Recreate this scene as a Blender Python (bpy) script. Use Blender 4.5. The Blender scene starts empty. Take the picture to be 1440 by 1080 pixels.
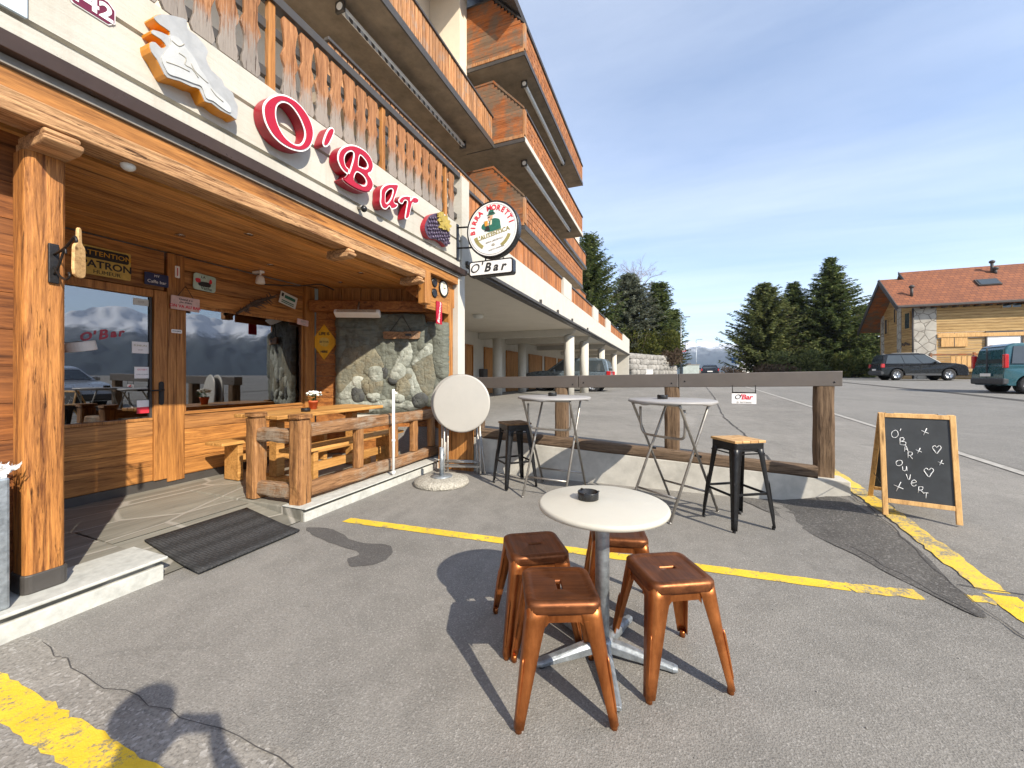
import bpy, bmesh, math, random
from mathutils import Vector, Matrix, noise
random.seed(7)
SC = bpy.context.scene
COL = SC.collection
PI = math.pi
R = math.radians

# ---------------------------------------------------------------- camera frame
# the facade of the house runs along +Y, the street lies towards +X
HC = 1.32; FPX = 550.0; Y0 = 528.0; YAW = math.atan(218/550)
CA, SA = math.cos(YAW), math.sin(YAW)
def cw(lat, dep):                      # camera-frame lateral / depth -> world x, y
    return (lat*CA - dep*SA, lat*SA + dep*CA)
def ray(px, py):
    r = (px-720)/FPX
    return Vector((r*CA - SA, r*SA + CA, (Y0-py)/FPX))
def onX(px, py, X):
    d = ray(px, py); t = X/d.x
    return Vector((X, d.y*t, HC + d.z*t))
def onY(px, py, Y):
    d = ray(px, py); t = Y/d.y
    return Vector((d.x*t, Y, HC + d.z*t))
def atD(px, py, D):
    d = ray(px, py)
    return Vector((d.x*D, d.y*D, HC + d.z*D))
def lerp(a, b, t): return a + (b-a)*t
def clamp(t, a=0, b=1): return max(a, min(b, t))
def sstep(t): t = clamp(t); return t*t*(3-2*t)
def interp(x, pts):
    if x <= pts[0][0]: return pts[0][1]
    for (a, b), (c, d) in zip(pts, pts[1:]):
        if x <= c: return lerp(b, d, (x-a)/(c-a))
    return pts[-1][1]
GR = [(-60, -.9), (0, -.02), (2, 0), (3.2, .03), (4.4, .13), (6, .2), (9, .31), (15, .5), (20, .66), (34, 1.0), (60, 1.22), (150, 1.25), (4200, 1.2)]
def gz(x, y):                          # height of the ground
    r = interp(y, GR)
    if y < 5.0:
        return lerp(0.0, r, sstep((x-.95)/.95))
    return lerp(.52, r, clamp((x+2.7)/4.6))

# ---------------------------------------------------------------- materials
def nt(name):
    m = bpy.data.materials.new(name); m.use_nodes = True
    n = m.node_tree; n.nodes.clear()
    return m, n
def nd(n, t, **kw):
    x = n.nodes.new(t)
    for k, v in kw.items():
        if k in x.inputs.keys(): x.inputs[k].default_value = v
        else: setattr(x, k, v)
    return x
def c4(c): return (c[0], c[1], c[2], 1)
def ramp(n, fac, stops):
    r = n.nodes.new('ShaderNodeValToRGB'); e = r.color_ramp.elements
    while len(e) < len(stops): e.new(.5)
    for i, (p, c) in enumerate(stops): e[i].position = p; e[i].color = c4(c) if hasattr(c, '__len__') else (c, c, c, 1)
    n.links.new(fac, r.inputs[0]); return r.outputs[0]
def mixc(n, fac, a, b, bt='MIX'):
    x = n.nodes.new('ShaderNodeMix'); x.data_type = 'RGBA'; x.blend_type = bt
    for s, v in ((x.inputs[0], fac), (x.inputs[6], a), (x.inputs[7], b)):
        if hasattr(v, 'is_output'): n.links.new(v, s)
        elif hasattr(v, '__len__'): s.default_value = c4(v)
        else: s.default_value = v
    return x.outputs[2]
def mth(n, op, a, b=0.0):
    x = n.nodes.new('ShaderNodeMath'); x.operation = op
    for s, v in ((x.inputs[0], a), (x.inputs[1], b)):
        if hasattr(v, 'is_output'): n.links.new(v, s)
        else: s.default_value = v
    return x.outputs[0]
def coords(n, scale=(1, 1, 1), rot=(0, 0, 0), kind='Object'):
    t = n.nodes.new('ShaderNodeTexCoord'); m = n.nodes.new('ShaderNodeMapping')
    m.inputs['Scale'].default_value = scale; m.inputs['Rotation'].default_value = rot
    n.links.new(t.outputs[kind], m.inputs['Vector']); return m.outputs[0]
def noi(n, vec, scale, detail=5, rough=.6, dist=0):
    x = nd(n, 'ShaderNodeTexNoise', Scale=scale, Detail=detail, Roughness=rough, Distortion=dist)
    n.links.new(vec, x.inputs['Vector']); return x.outputs['Fac']
def finish(n, color, rough=.6, metal=0, bump=None, bstr=.3, bdist=.01, spec=.5, coat=0):
    p = n.nodes.new('ShaderNodeBsdfPrincipled'); o = n.nodes.new('ShaderNodeOutputMaterial')
    for k, v in (('Base Color', color), ('Roughness', rough), ('Metallic', metal), ('Specular IOR Level', spec), ('Coat Weight', coat)):
        if hasattr(v, 'is_output'): n.links.new(v, p.inputs[k])
        elif hasattr(v, '__len__'): p.inputs[k].default_value = c4(v)
        else: p.inputs[k].default_value = v
    if bump is not None:
        b = nd(n, 'ShaderNodeBump', Strength=bstr, Distance=bdist)
        n.links.new(bump, b.inputs['Height']); n.links.new(b.outputs[0], p.inputs['Normal'])
    n.links.new(p.outputs[0], o.inputs[0]); return p
def plain(name, c, rough=.55, metal=0, var=.12, scale=6, bstr=0, bscale=60, spec=.5, coat=0, rvar=.12):
    """one colour with soft wear: value noise, roughness noise, optional fine bump"""
    m, n = nt(name); v = coords(n)
    a = noi(n, v, scale, 6, .65)
    dk = tuple(x*(1-var) for x in c); lt = tuple(min(1, x*(1+var)) for x in c)
    col = ramp(n, a, [(.3, dk), (.7, lt)])
    rr = ramp(n, noi(n, v, scale*2.3, 4), [(.3, max(.02, rough-rvar)), (.7, min(1, rough+rvar))])
    b = noi(n, v, bscale, 4) if bstr else None
    finish(n, col, rr, metal, b, bstr, .004, spec, coat); return m
def wood(name, dark, light, axis='Y', sc=1.0, rough=.6, isl=.45, bstr=.35, grey=None, greyamt=.0, knots=True, zgrey=None, crack=.5):
    """long streaky grain along one axis, per-board tint, knots, optional silver weathering"""
    m, n = nt(name)
    ax = 'XYZ'.index(axis)
    s = [13*sc]*3; s[ax] = .8*sc
    geo = n.nodes.new('ShaderNodeNewGeometry')
    t = n.nodes.new('ShaderNodeTexCoord'); mp = n.nodes.new('ShaderNodeMapping'); mp.inputs['Scale'].default_value = s
    off = n.nodes.new('ShaderNodeVectorMath'); off.operation = 'ADD'
    cmb = n.nodes.new('ShaderNodeCombineXYZ')
    for i in range(3): n.links.new(mth(n, 'MULTIPLY', geo.outputs['Random Per Island'], 17.3+5*i), cmb.inputs[i])
    n.links.new(t.outputs['Object'], off.inputs[0]); n.links.new(cmb.outputs[0], off.inputs[1])
    n.links.new(off.outputs[0], mp.inputs['Vector'])
    v = mp.outputs[0]
    a = noi(n, v, 1.0, 8, .68, 1.3)
    f = noi(n, v, 4.5, 6, .7, .6)
    g = mth(n, 'ADD', mth(n, 'MULTIPLY', a, .62), mth(n, 'MULTIPLY', f, .38))
    mid = tuple((x+y)/2 for x, y in zip(dark, light))
    col = ramp(n, g, [(.37, tuple(x*.8 for x in dark)), (.49, mid), (.61, light)])
    if knots:
        w = nd(n, 'ShaderNodeTexVoronoi', Scale=.55); n.links.new(v, w.inputs['Vector'])
        k = ramp(n, w.outputs['Distance'], [(.03, 0.0), (.13, 1.0)])
        col = mixc(n, k, tuple(x*.45 for x in dark), col)
    if grey:
        gv = noi(n, coords(n), 1.7, 7, .7)
        if zgrey:
            sz = n.nodes.new('ShaderNodeSeparateXYZ'); n.links.new(t.outputs['Object'], sz.inputs[0])
            gv = mth(n, 'ADD', mth(n, 'MULTIPLY', gv, .55), mth(n, 'MULTIPLY', mth(n, 'DIVIDE', mth(n, 'SUBTRACT', zgrey[1], sz.outputs[2]), zgrey[1]-zgrey[0]), .55))
        gm = ramp(n, mth(n, 'ADD', gv, mth(n, 'MULTIPLY', f, .5)), [(max(0, .95-greyamt), 0.0), (min(1, 1.1-greyamt), 1.0)])
        col = mixc(n, gm, col, mixc(n, f, tuple(x*.55 for x in grey), grey))
    ck = noi(n, v, 3.1, 8, .72, .25)
    col = mixc(n, mth(n, 'MULTIPLY', ramp(n, ck, [(.335, 1.0), (.40, 0.0)]), crack), col, tuple(x*.35 for x in dark))
    g = mth(n, 'SUBTRACT', g, mth(n, 'MULTIPLY', ramp(n, ck, [(.335, 1.0), (.40, 0.0)]), .25*crack))
    hb = mth(n, 'FRACT', mth(n, 'MULTIPLY', geo.outputs['Random Per Island'], 7.31)); bw = n.nodes.new('ShaderNodeRGBToBW'); n.links.new(col, bw.inputs[0])
    col = mixc(n, mth(n, 'MULTIPLY', hb, isl*.28), col, mixc(n, 1.0, bw.outputs[0], (1.15, .78, .5), 'MULTIPLY'))
    lo = 1-isl*.5
    tint = ramp(n, geo.outputs['Random Per Island'], [(0, lo), (1, 1+isl*.0)])
    col = mixc(n, 1.0, col, tint, 'MULTIPLY')
    rr = ramp(n, g, [(.3, min(1, rough+.15)), (.7, max(.1, rough-.1))])
    finish(n, col, rr, 0, g, bstr, .012, .35); return m

MT = {}
def setup_mats():
    M = MT
    M['wood_wall'] = wood('warm_larch_planks', (.20, .068, .014), (.66, .29, .072), 'Y', 1.2, .55, .65)
    M['wood_ceil'] = wood('ceiling_larch_planks', (.28, .095, .02), (.85, .41, .11), 'Y', .9, .5, .6)
    M['wood_vert'] = wood('upright_larch_boards', (.21, .072, .015), (.60, .265, .068), 'Z', 1.0, .5)
    M['wood_cross'] = wood('cross_larch_beams', (.17, .05, .011), (.5, .2, .05), 'X', 1.0, .5)
    M['post'] = wood('hewn_timber_post', (.13, .036, .008), (.62, .26, .065), 'Z', 1.9, .55, .1, 1.0, crack=1)
    M['beam'] = wood('weathered_front_beam', (.15, .052, .015), (.72, .42, .2), 'Y', 2.0, .65, .2, 1.0, (.5, .42, .33), .12, crack=1)
    M['rail_y'] = wood('terrace_rail_timber', (.11, .045, .017), (.39, .205, .09), 'Y', 1.7, .7, .35, .8, (.38, .3, .22), .2)
    M['rail_x'] = wood('terrace_cross_timber', (.11, .045, .017), (.39, .205, .09), 'X', 1.7, .7, .35, .8, (.38, .3, .22), .2)
    M['rail_z'] = wood('terrace_post_timber', (.13, .048, .015), (.45, .22, .078), 'Z', 1.7, .65, .35, .8, (.4, .3, .2), .1)
    M['old_x'] = wood('old_fence_timber_long', (.06, .038, .024), (.20, .135, .085), 'X', 1.8, .85, .3, 1.0, crack=1)
    M['old_z'] = wood('old_fence_timber_upright', (.06, .035, .02), (.215, .14, .082), 'Z', 1.9, .85, .3, 1.0, crack=1)
    M['balus'] = wood('weathered_balustrade_boards', (.26, .09, .028), (.74, .37, .155), 'Z', 1.3, .7, .8, .6, (.42, .38, .34), .16)
    M['balus_bar'] = wood('weathered_bar_balusters', (.16, .05, .015), (.52, .245, .10), 'Z', 1.7, .7, .5, .9, (.38, .33, .285), .14, True, (3.72, 4.4), .9)
    M['orange_z'] = wood('orange_stained_boards', (.26, .075, .018), (.64, .25, .075), 'Z', 1.2, .6, .8, .4, (.42, .33, .26), .1)
    M['orange_x'] = wood('orange_stained_planks', (.20, .05, .009), (.56, .17, .035), 'X', 1.1, .6, .6, .5, (.24, .16, .10), .28)
    M['table_wood'] = wood('pale_pine_table', (.34, .15, .035), (.68, .36, .11), 'Y', 1.0, .45, .3, .2)
    M['garage'] = wood('garage_door_boards', (.32, .13, .035), (.55, .27, .09), 'Z', .9, .6, .25, .2)
    M['stool_wood'] = wood('pale_stool_wood', (.42, .22, .08), (.72, .46, .2), 'X', 1.2, .5, .3, .2)
    M['stool_wood_dark'] = wood('dark_stool_wood', (.10, .05, .02), (.27, .15, .065), 'X', 1.2, .5, .3, .2)
    M['frame_wood'] = wood('pale_easel_wood', (.50, .26, .085), (.78, .48, .19), 'Z', 1.3, .5, .2, .15)
    M['chalet_wood'] = wood('yellow_chalet_planks', (.34, .2, .07), (.60, .40, .17), 'X', .6, .7, .35, .2)
    M['chalet_wood_y'] = wood('yellow_chalet_side_planks', (.34, .2, .07), (.58, .38, .16), 'Y', .6, .7, .35, .2)
    M['white_wall'] = plain('white_render', (.52, .495, .435), .85, 0, .07, 3, .25, 40)
    M['fascia'] = plain('board_marked_white_concrete', (.60, .565, .49), .8, 0, .13, 2.2, .5, 22)
    M['beige'] = plain('beige_render', (.72, .62, .48), .9, 0, .05, 3, .2, 60)
    M['soffit'] = plain('carport_soffit_paint', (.66, .61, .52), .85, 0, .05, 1.6, .15, 30)
    M['slab'] = plain('raw_balcony_concrete', (.25, .20, .145), .9, 0, .3, 2.2, .35, 18)
    M['dark_trim'] = plain('dark_grey_metal_trim', (.075, .068, .062), .5, .3, .12, 5)
    M['brown_metal'] = plain('brown_gutter_metal', (.085, .056, .046), .35, .5, .15, 4)
    M['grey_board'] = plain('grey_zinc_strip', (.22, .20, .175), .7, .2, .25, 8)
    M['rail_metal'] = plain('taupe_rail_sheet', (.125, .105, .09), .45, .35, .1, 3)
    M['black_metal'] = plain('black_powder_coat', (.014, .014, .015), .38, .4, .25, 18)
    M['iron'] = plain('wrought_iron', (.03, .028, .028), .5, .7, .3, 20, .3)
    M['steel'] = plain('dull_steel_tube', (.36, .34, .31), .42, .75, .18, 14)
    M['galv'] = plain('galvanised_steel', (.33, .36, .38), .5, .7, .35, 26, .25, 90)
    M['table_grey'] = plain('grey_plastic_tabletop', (.30, .29, .28), .5, 0, .07, 4)
    M['disc_beige'] = plain('beige_metal_tabletop', (.42, .40, .36), .5, .1, .05, 3)
    M['plastic_black'] = plain('black_plastic', (.012, .012, .013), .3, 0, .2, 10)
    M['rubber'] = plain('black_rubber', (.03, .03, .031), .8, 0, .2, 20, .5, 120)
    M['white_paint'] = plain('white_paint', (.82, .81, .78), .45, 0, .04, 6)
    M['cream'] = plain('cream_paint', (.74, .66, .48), .6, 0, .1, 9)
    M['red'] = plain('crimson_acrylic', (.38, .003, .02), .35, 0, .06, 4, coat=.1)
    M['red_side'] = plain('crimson_return', (.32, .008, .022), .4, 0, .15, 7)
    M['white_trim'] = plain('white_trim_acrylic', (.85, .82, .80), .4, 0, .04, 5)
    M['orange'] = plain('orange_enamel', (.70, .26, .015), .4, 0, .1, 6)
    M['silver'] = plain('silver_sheet', (.40, .40, .39), .5, .25, .15, 9)
    M['maroon'] = plain('maroon_enamel', (.13, .012, .035), .3, 0, .1, 5)
    M['navy'] = plain('navy_enamel', (.012, .02, .085), .4, 0, .15, 8)
    M['yellow_sign'] = plain('yellow_enamel', (.72, .36, .015), .4, 0, .15, 12)
    M['gold'] = plain('gold_print', (.60, .40, .08), .5, 0, .2, 20)
    M['pink_sign'] = plain('faded_pink_board', (.66, .46, .42), .6, 0, .15, 14)
    M['ink'] = plain('black_ink', (.02, .018, .018), .6, 0, .1, 10)
    M['ink_red'] = plain('red_ink', (.62, .03, .05), .5, 0, .1, 10)
    M['ink_green'] = plain('green_ink', (.02, .13, .09), .5, 0, .2, 12)
    M['ink_grey'] = plain('grey_ink', (.35, .33, .28), .6, 0, .1, 10)
    M['ink_olive'] = plain('olive_ink', (.30, .26, .09), .6, 0, .1, 10)
    M['skin_print'] = plain('printed_skin', (.62, .36, .22), .6, 0, .1, 10)
    M['beer'] = plain('printed_beer', (.65, .30, .03), .5, 0, .1, 10)
    M['sky_board'] = plain('pale_blue_board', (.62, .72, .80), .5, 0, .04, 4)
    M['mint'] = plain('mint_plate', (.42, .55, .48), .5, 0, .2, 12)
    M['grape'] = plain('grape_purple', (.07, .05, .09), .3, 0, .5, 30)
    M['leaf_gold'] = plain('gold_leaf', (.36, .27, .055), .5, 0, .3, 20)
    M['chalkboard'] = plain('chalkboard_slate', (.030, .034, .038), .75, 0, .35, 3)
    M['chalk'] = plain('white_chalk', (.75, .75, .74), .95, 0, .25, 60)
    M['terracotta'] = plain('terracotta_pot', (.52, .10, .03), .6, 0, .1, 10)
    M['leaf'] = plain('pot_plant_leaf', (.05, .14, .025), .55, 0, .4, 30)
    M['petal'] = plain('white_petals', (.82, .82, .76), .6, 0, .05, 20)
    M['fluff'] = plain('frosted_fleece', (.74, .76, .74), .95, 0, .2, 25)
    M['curtain'] = plain('red_curtain', (.6, .04, .07), .85, 0, .35, 9, .4, 40)
    M['curtain_w'] = plain('white_curtain', (.6, .55, .52), .85, 0, .2, 9)
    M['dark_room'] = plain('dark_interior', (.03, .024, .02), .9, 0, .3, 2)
    M['chrome'] = plain('chrome', (.6, .6, .6), .15, 1, .05, 5)
    M['emblem'] = plain('brushed_emblem_front', (.50, .50, .48), .5, .2, .1, 8)
    M['valance'] = plain('awning_valance', (.46, .45, .43), .8, 0, .1, 5)
    M['tyre'] = plain('tyre_rubber', (.018, .018, .019), .8, 0, .2, 12)
    M['rim'] = plain('alloy_rim', (.42, .43, .45), .35, .8, .1, 8)
    M['car_black'] = plain('black_car_paint', (.006, .007, .009), .25, 0, .1, 3, spec=.35, coat=.25, rvar=.05)
    M['car_teal'] = plain('dark_teal_car_paint', (.008, .075, .095), .28, .15, .08, 3, coat=.7, rvar=.05)
    M['car_grey'] = plain('blue_grey_car_paint', (.16, .20, .23), .28, .4, .08, 3, coat=.7, rvar=.05)
    M['car_silver'] = plain('silver_car_paint', (.42, .44, .46), .3, .5, .08, 3, coat=.7, rvar=.05)
    M['car_glass'] = plain('tinted_car_glass', (.045, .055, .06), .06, 0, .1, 3, spec=.9, rvar=.03)
    M['tail'] = plain('tail_lamp_red', (.45, .01, .012), .2, 0, .1, 10, coat=.6)
    M['lens'] = plain('clear_lamp_lens', (.7, .72, .74), .15, .2, .05, 10)
    M['bumper'] = plain('grey_bumper_plastic', (.05, .052, .055), .6, 0, .1, 10)
    M['roof_dark'] = plain('dark_roof_edge', (.05, .042, .038), .6, 0, .15, 4)
    M['bark'] = plain('bark', (.09, .062, .045), .95, 0, .35, 8, .6, 25)
    M['birch_bark'] = plain('birch_twigs', (.26, .20, .19), .9, 0, .25, 8)
    M['lampshade'] = plain('frosted_glass_lamp', (.62, .62, .58), .4, 0, .08, 6)
    M['clockface'] = plain('cream_dial', (.78, .74, .60), .5, 0, .05, 6)
    M['heater'] = plain('heater_grille', (.55, .50, .40), .45, .4, .25, 40)
    m, n = nt('streaked_board_marked_concrete'); v = coords(n)
    bm_ = noi(n, coords(n, (1, .6, 26)), 1.0, 5, .6, .2); dr = noi(n, coords(n, (1, 9, .55)), 1.0, 6, .7, .3); pt = noi(n, v, 34, 3, .8)
    col = ramp(n, noi(n, v, 1.6, 6, .65), [(.3, (.43, .405, .345)), (.7, (.53, .505, .445))])
    col = mixc(n, mth(n, 'MULTIPLY', ramp(n, dr, [(.52, 0.0), (.72, 1.0)]), .38), col, (.33, .30, .24))
    col = mixc(n, mth(n, 'MULTIPLY', ramp(n, bm_, [(.30, 1.0), (.40, 0.0)]), .25), col, (.36, .33, .27))
    col = mixc(n, ramp(n, pt, [(.24, 1.0), (.29, 0.0)]), col, (.26, .23, .19))
    finish(n, col, .85, 0, mth(n, 'ADD', bm_, mth(n, 'MULTIPLY', pt, .5)), .4, .01); M['fascia'] = m
    # copper: brushed metal, darker rubbed seat
    for nm, a, b, al in (('copper', (.30, .088, .024), (.66, .235, .07), .34), ('copper_seat', (.12, .042, .018), (.34, .125, .048), .42)):
        m, n = nt('brushed_copper_lacquer' if nm == 'copper' else 'rubbed_copper_seat')
        v = coords(n, (60, 3, 60) if nm == 'copper_seat' else (22, 22, 3)); f = noi(n, v, 1.2, 6, .7)
        g2 = noi(n, coords(n), 7, 6, .7)
        col = ramp(n, mth(n, 'ADD', mth(n, 'MULTIPLY', f, .5), mth(n, 'MULTIPLY', g2, .5)), [(.36, a), (.64, b)])
        sp = ramp(n, noi(n, coords(n), 55, 4, .7), [(.68, 0.0), (.78, 1.0)])
        col = mixc(n, sp, col, tuple(x*.35 for x in a))
        oi = n.nodes.new('ShaderNodeObjectInfo'); col = mixc(n, 1.0, col, ramp(n, oi.outputs['Random'], [(0, .72), (1, 1.0)]), 'MULTIPLY')
        scr = ramp(n, noi(n, coords(n, (40, 4, 40), (.3, .2, .5)), 2.0, 3, .8, .2), [(.70, 0.0), (.73, 1.0)]); col = mixc(n, mth(n, 'MULTIPLY', scr, .6), col, tuple(min(1, x*1.35) for x in b))
        finish(n, col, ramp(n, g2, [(.3, al-.06), (.7, al+.14)]), .85, f, .06, .003); M[nm] = m
    # asphalts
    def asphalt(name, lo, hi, sp=.55, sc=1.0):
        m, n = nt(name); v = coords(n, (1, 1, 1))
        big = noi(n, v, .55, 6, .62, .4); mid = noi(n, v, 5, 5, .65); fine = noi(n, v, 88*sc, 4, .8)
        vo = nd(n, 'ShaderNodeTexVoronoi', Scale=120*sc); n.links.new(v, vo.inputs['Vector'])
        col = ramp(n, mth(n, 'ADD', mth(n, 'MULTIPLY', big, .6), mth(n, 'MULTIPLY', mid, .4)), [(.36, lo), (.64, hi)])
        col = mixc(n, ramp(n, fine, [(.36, .7), (.52, 0.0)]), col, tuple(x*.5 for x in lo))
        st = ramp(n, noi(n, v, 1.15, 7, .7, .8), [(.30, 1.0), (.40, 0.0)]); col = mixc(n, mth(n, 'MULTIPLY', st, .42), col, tuple(x*.45 for x in lo))
        lt = ramp(n, noi(n, coords(n, (1, .35, 1), (0, 0, .4)), .9, 6, .7, .5), [(.55, 0.0), (.70, 1.0)]); col = mixc(n, mth(n, 'MULTIPLY', lt, .4), col, tuple(x*1.18 for x in hi))
        bright = mth(n, 'MULTIPLY', ramp(n, vo.outputs['Color'], [(.74, 0.0), (.82, 1.0)]), sp)
        col = mixc(n, bright, col, (.42, .40, .37))
        h = mth(n, 'ADD', mth(n, 'MULTIPLY', fine, .7), mth(n, 'MULTIPLY', vo.outputs['Distance'], .6))
        finish(n, col, .88, 0, h, .5, .006, .3); return m
    M['asphalt'] = asphalt('worn_forecourt_asphalt', (.172, .163, .147), (.268, .253, .228), .34, 1.25)
    M['road'] = asphalt('road_asphalt', (.175, .168, .154), (.235, .225, .206), .35)
    M['patch'] = asphalt('coarse_dark_asphalt', (.082, .077, .071), (.15, .142, .13), .22, .8)
    M['old_asphalt'] = asphalt('coarse_old_asphalt', (.185, .172, .152), (.30, .28, .248), .6, .7)
    M['stain'] = asphalt('damp_asphalt', (.085, .08, .076), (.12, .114, .108), .12, 1.3)
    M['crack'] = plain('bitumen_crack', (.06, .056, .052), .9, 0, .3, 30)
    m, n = nt('worn_yellow_road_paint'); v = coords(n)
    wear = mth(n, 'ADD', mth(n, 'MULTIPLY', noi(n, v, 9, 6, .75), .55), mth(n, 'MULTIPLY', noi(n, v, 70, 4, .8), .45))
    yel = ramp(n, noi(n, v, 3, 5), [(.3, (.66, .43, .025)), (.7, (.80, .56, .05))])
    col = mixc(n, ramp(n, wear, [(.40, 1.0), (.48, 0.0)]), yel, (.20, .18, .14))
    finish(n, col, .8, 0, noi(n, v, 95, 3, .75), .6, .006, .3); M['yellow'] = m
    m, n = nt('faded_yellow_road_paint'); v = coords(n)
    wear = mth(n, 'ADD', mth(n, 'MULTIPLY', noi(n, v, 5, 6, .75), .55), mth(n, 'MULTIPLY', noi(n, v, 60, 4, .8), .45))
    col = mixc(n, ramp(n, wear, [(.42, 1.0), (.52, 0.0)]), (.70, .48, .06), (.22, .205, .175))
    finish(n, col, .85, 0, noi(n, v, 95, 3, .75), .6, .006, .3); M['yellow_old'] = m
    # slate flags
    m, n = nt('slate_flagstones'); v = coords(n, (1.1, .55, 1))
    e = nd(n, 'ShaderNodeTexVoronoi', Scale=1.9, feature='DISTANCE_TO_EDGE'); n.links.new(v, e.inputs['Vector'])
    cc = nd(n, 'ShaderNodeTexVoronoi', Scale=1.9); n.links.new(v, cc.inputs['Vector'])
    bwn = n.nodes.new('ShaderNodeRGBToBW'); n.links.new(cc.outputs['Color'], bwn.inputs[0])
    st = noi(n, coords(n, (9, 1.2, 4), (0, 0, .5)), 1, 7, .65, 1.0)
    base = ramp(n, st, [(.32, (.22, .21, .175)), (.68, (.38, .36, .30))])
    base = mixc(n, .55, base, mixc(n, 1.0, base, bwn.outputs[0], 'MULTIPLY'))
    joint = ramp(n, e.outputs['Distance'], [(.012, 0.0), (.03, 1.0)])
    col = mixc(n, joint, (.33, .31, .27), base)
    finish(n, col, .6, 0, mth(n, 'ADD', mth(n, 'MULTIPLY', st, .5), joint), .35, .012); M['flags'] = m
    M['kerbstone'] = plain('pale_granite_kerb', (.46, .46, .42), .8, 0, .2, 14, .4, 45)
    M['kerb_grey'] = plain('worn_kerb_stone', (.34, .325, .295), .85, 0, .25, 9, .4, 45)
    M['concrete'] = plain('pale_cast_concrete', (.46, .44, .39), .88, 0, .22, 4.5, .4, 30)
    # exposed aggregate
    m, n = nt('washed_pebble_concrete'); v = coords(n)
    vo = nd(n, 'ShaderNodeTexVoronoi', Scale=55); n.links.new(v, vo.inputs['Vector'])
    col = ramp(n, vo.outputs['Color'], [(.1, (.28, .26, .215)), (.5, (.37, .345, .29)), (.9, (.46, .43, .365))])
    finish(n, col, .8, 0, vo.outputs['Distance'], .9, .012); M['pebble'] = m
    # basket-weave rubber mat
    m, n = nt('woven_black_mat'); v = coords(n)
    ch = nd(n, 'ShaderNodeTexChecker', Scale=34); n.links.new(v, ch.inputs['Vector'])
    wv = nd(n, 'ShaderNodeTexVoronoi', Scale=48, feature='F1'); wv.inputs['Randomness'].default_value = .25; n.links.new(v, wv.inputs['Vector'])
    finish(n, ramp(n, wv.outputs['Distance'], [(.2, (.065, .065, .066)), (.6, (.018, .018, .018))]), .75, 0, wv.outputs['Distance'], .7, .007); M['mat'] = m
    # carved slate
    m, n = nt('carved_green_slate'); v = coords(n)
    at = n.nodes.new('ShaderNodeAttribute'); at.attribute_name = 'carved'
    st = noi(n, coords(n, (2.2, 2.2, 7)), 1.6, 8, .7, 1.2)
    rockc = ramp(n, st, [(.3, (.06, .066, .052)), (.7, (.17, .178, .14))])
    carv = ramp(n, noi(n, v, 9, 7, .7), [(.3, (.20, .215, .18)), (.7, (.46, .475, .41))])
    hide = ramp(n, noi(n, v, 6, 6, .7), [(.3, (.12, .10, .06)), (.7, (.27, .235, .15))])
    sp = n.nodes.new('ShaderNodeSeparateColor'); n.links.new(at.outputs['Color'], sp.inputs[0])
    col = mixc(n, sp.outputs[0], rockc, carv); col = mixc(n, sp.outputs[1], col, hide); col = mixc(n, sp.outputs[2], col, (.05, .052, .05))
    finish(n, col, .7, 0, mth(n, 'ADD', st, noi(n, v, 45, 5, .7)), .7, .012); M['relief'] = m
    # natural stone wall / chalet stone
    m, n = nt('grey_boulders'); v = coords(n)
    geo = n.nodes.new('ShaderNodeNewGeometry')
    tint = ramp(n, geo.outputs['Random Per Island'], [(0, (.16, .155, .14)), (1, (.36, .345, .315))])
    finish(n, mixc(n, .45, tint, ramp(n, noi(n, v, 3, 7, .7), [(.3, (.10, .095, .088)), (.7, (.42, .40, .37))])), .9, 0, noi(n, v, 6, 6), .6, .05); M['boulder'] = m
    m, n = nt('crazy_paved_stone'); v = coords(n)
    e = nd(n, 'ShaderNodeTexVoronoi', Scale=1.7, feature='DISTANCE_TO_EDGE'); n.links.new(v, e.inputs['Vector'])
    j = ramp(n, e.outputs['Distance'], [(.02, 0.0), (.06, 1.0)])
    finish(n, mixc(n, j, (.2, .18, .15), ramp(n, noi(n, v, 1.5, 5), [(.3, (.30, .275, .235)), (.7, (.48, .45, .39))])), .85, 0, j, .5, .03); M['crazy'] = m
    # red tiles
    m, n = nt('red_clay_tiles'); v = coords(n)
    br = nd(n, 'ShaderNodeTexBrick', Scale=1.0); br.inputs['Brick Width'].default_value = .34; br.inputs['Row Height'].default_value = .30
    br.inputs['Mortar Size'].default_value = .018; br.inputs['Color1'].default_value = (.275, .092, .032, 1); br.inputs['Color2'].default_value = (.195, .064, .024, 1); br.inputs['Mortar'].default_value = (.10, .03, .018, 1)
    uv = n.nodes.new('ShaderNodeUVMap'); n.links.new(uv.outputs[0], br.inputs['Vector'])
    wv = nd(n, 'ShaderNodeTexWave', Scale=1.06, wave_type='BANDS', bands_direction='Y'); wv.inputs['Distortion'].default_value = 0; n.links.new(uv.outputs[0], wv.inputs['Vector'])
    finish(n, mixc(n, .5, br.outputs['Color'], mixc(n, 1.0, br.outputs['Color'], ramp(n, noi(n, v, .8, 6), [(.3, (.6, .55, .5)), (.7, (1, 1, 1))]), 'MULTIPLY')), .75, 0, br.outputs['Fac'], -.8, .05); M['tiles'] = m
    # window glass: clear front reflection over a dim see-through pane
    m, n = nt('window_glass'); o = n.nodes.new('ShaderNodeOutputMaterial')
    tr = nd(n, 'ShaderNodeBsdfTransparent', Color=(.30, .32, .32, 1)); gl = nd(n, 'ShaderNodeBsdfGlossy', Roughness=.004, Color=(.95, .97, 1, 1))
    fr = nd(n, 'ShaderNodeFresnel', IOR=3.2); mx = n.nodes.new('ShaderNodeMixShader')
    n.links.new(fr.outputs[0], mx.inputs[0]); n.links.new(tr.outputs[0], mx.inputs[1]); n.links.new(gl.outputs[0], mx.inputs[2]); n.links.new(mx.outputs[0], o.inputs[0]); M['glass'] = m
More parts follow.
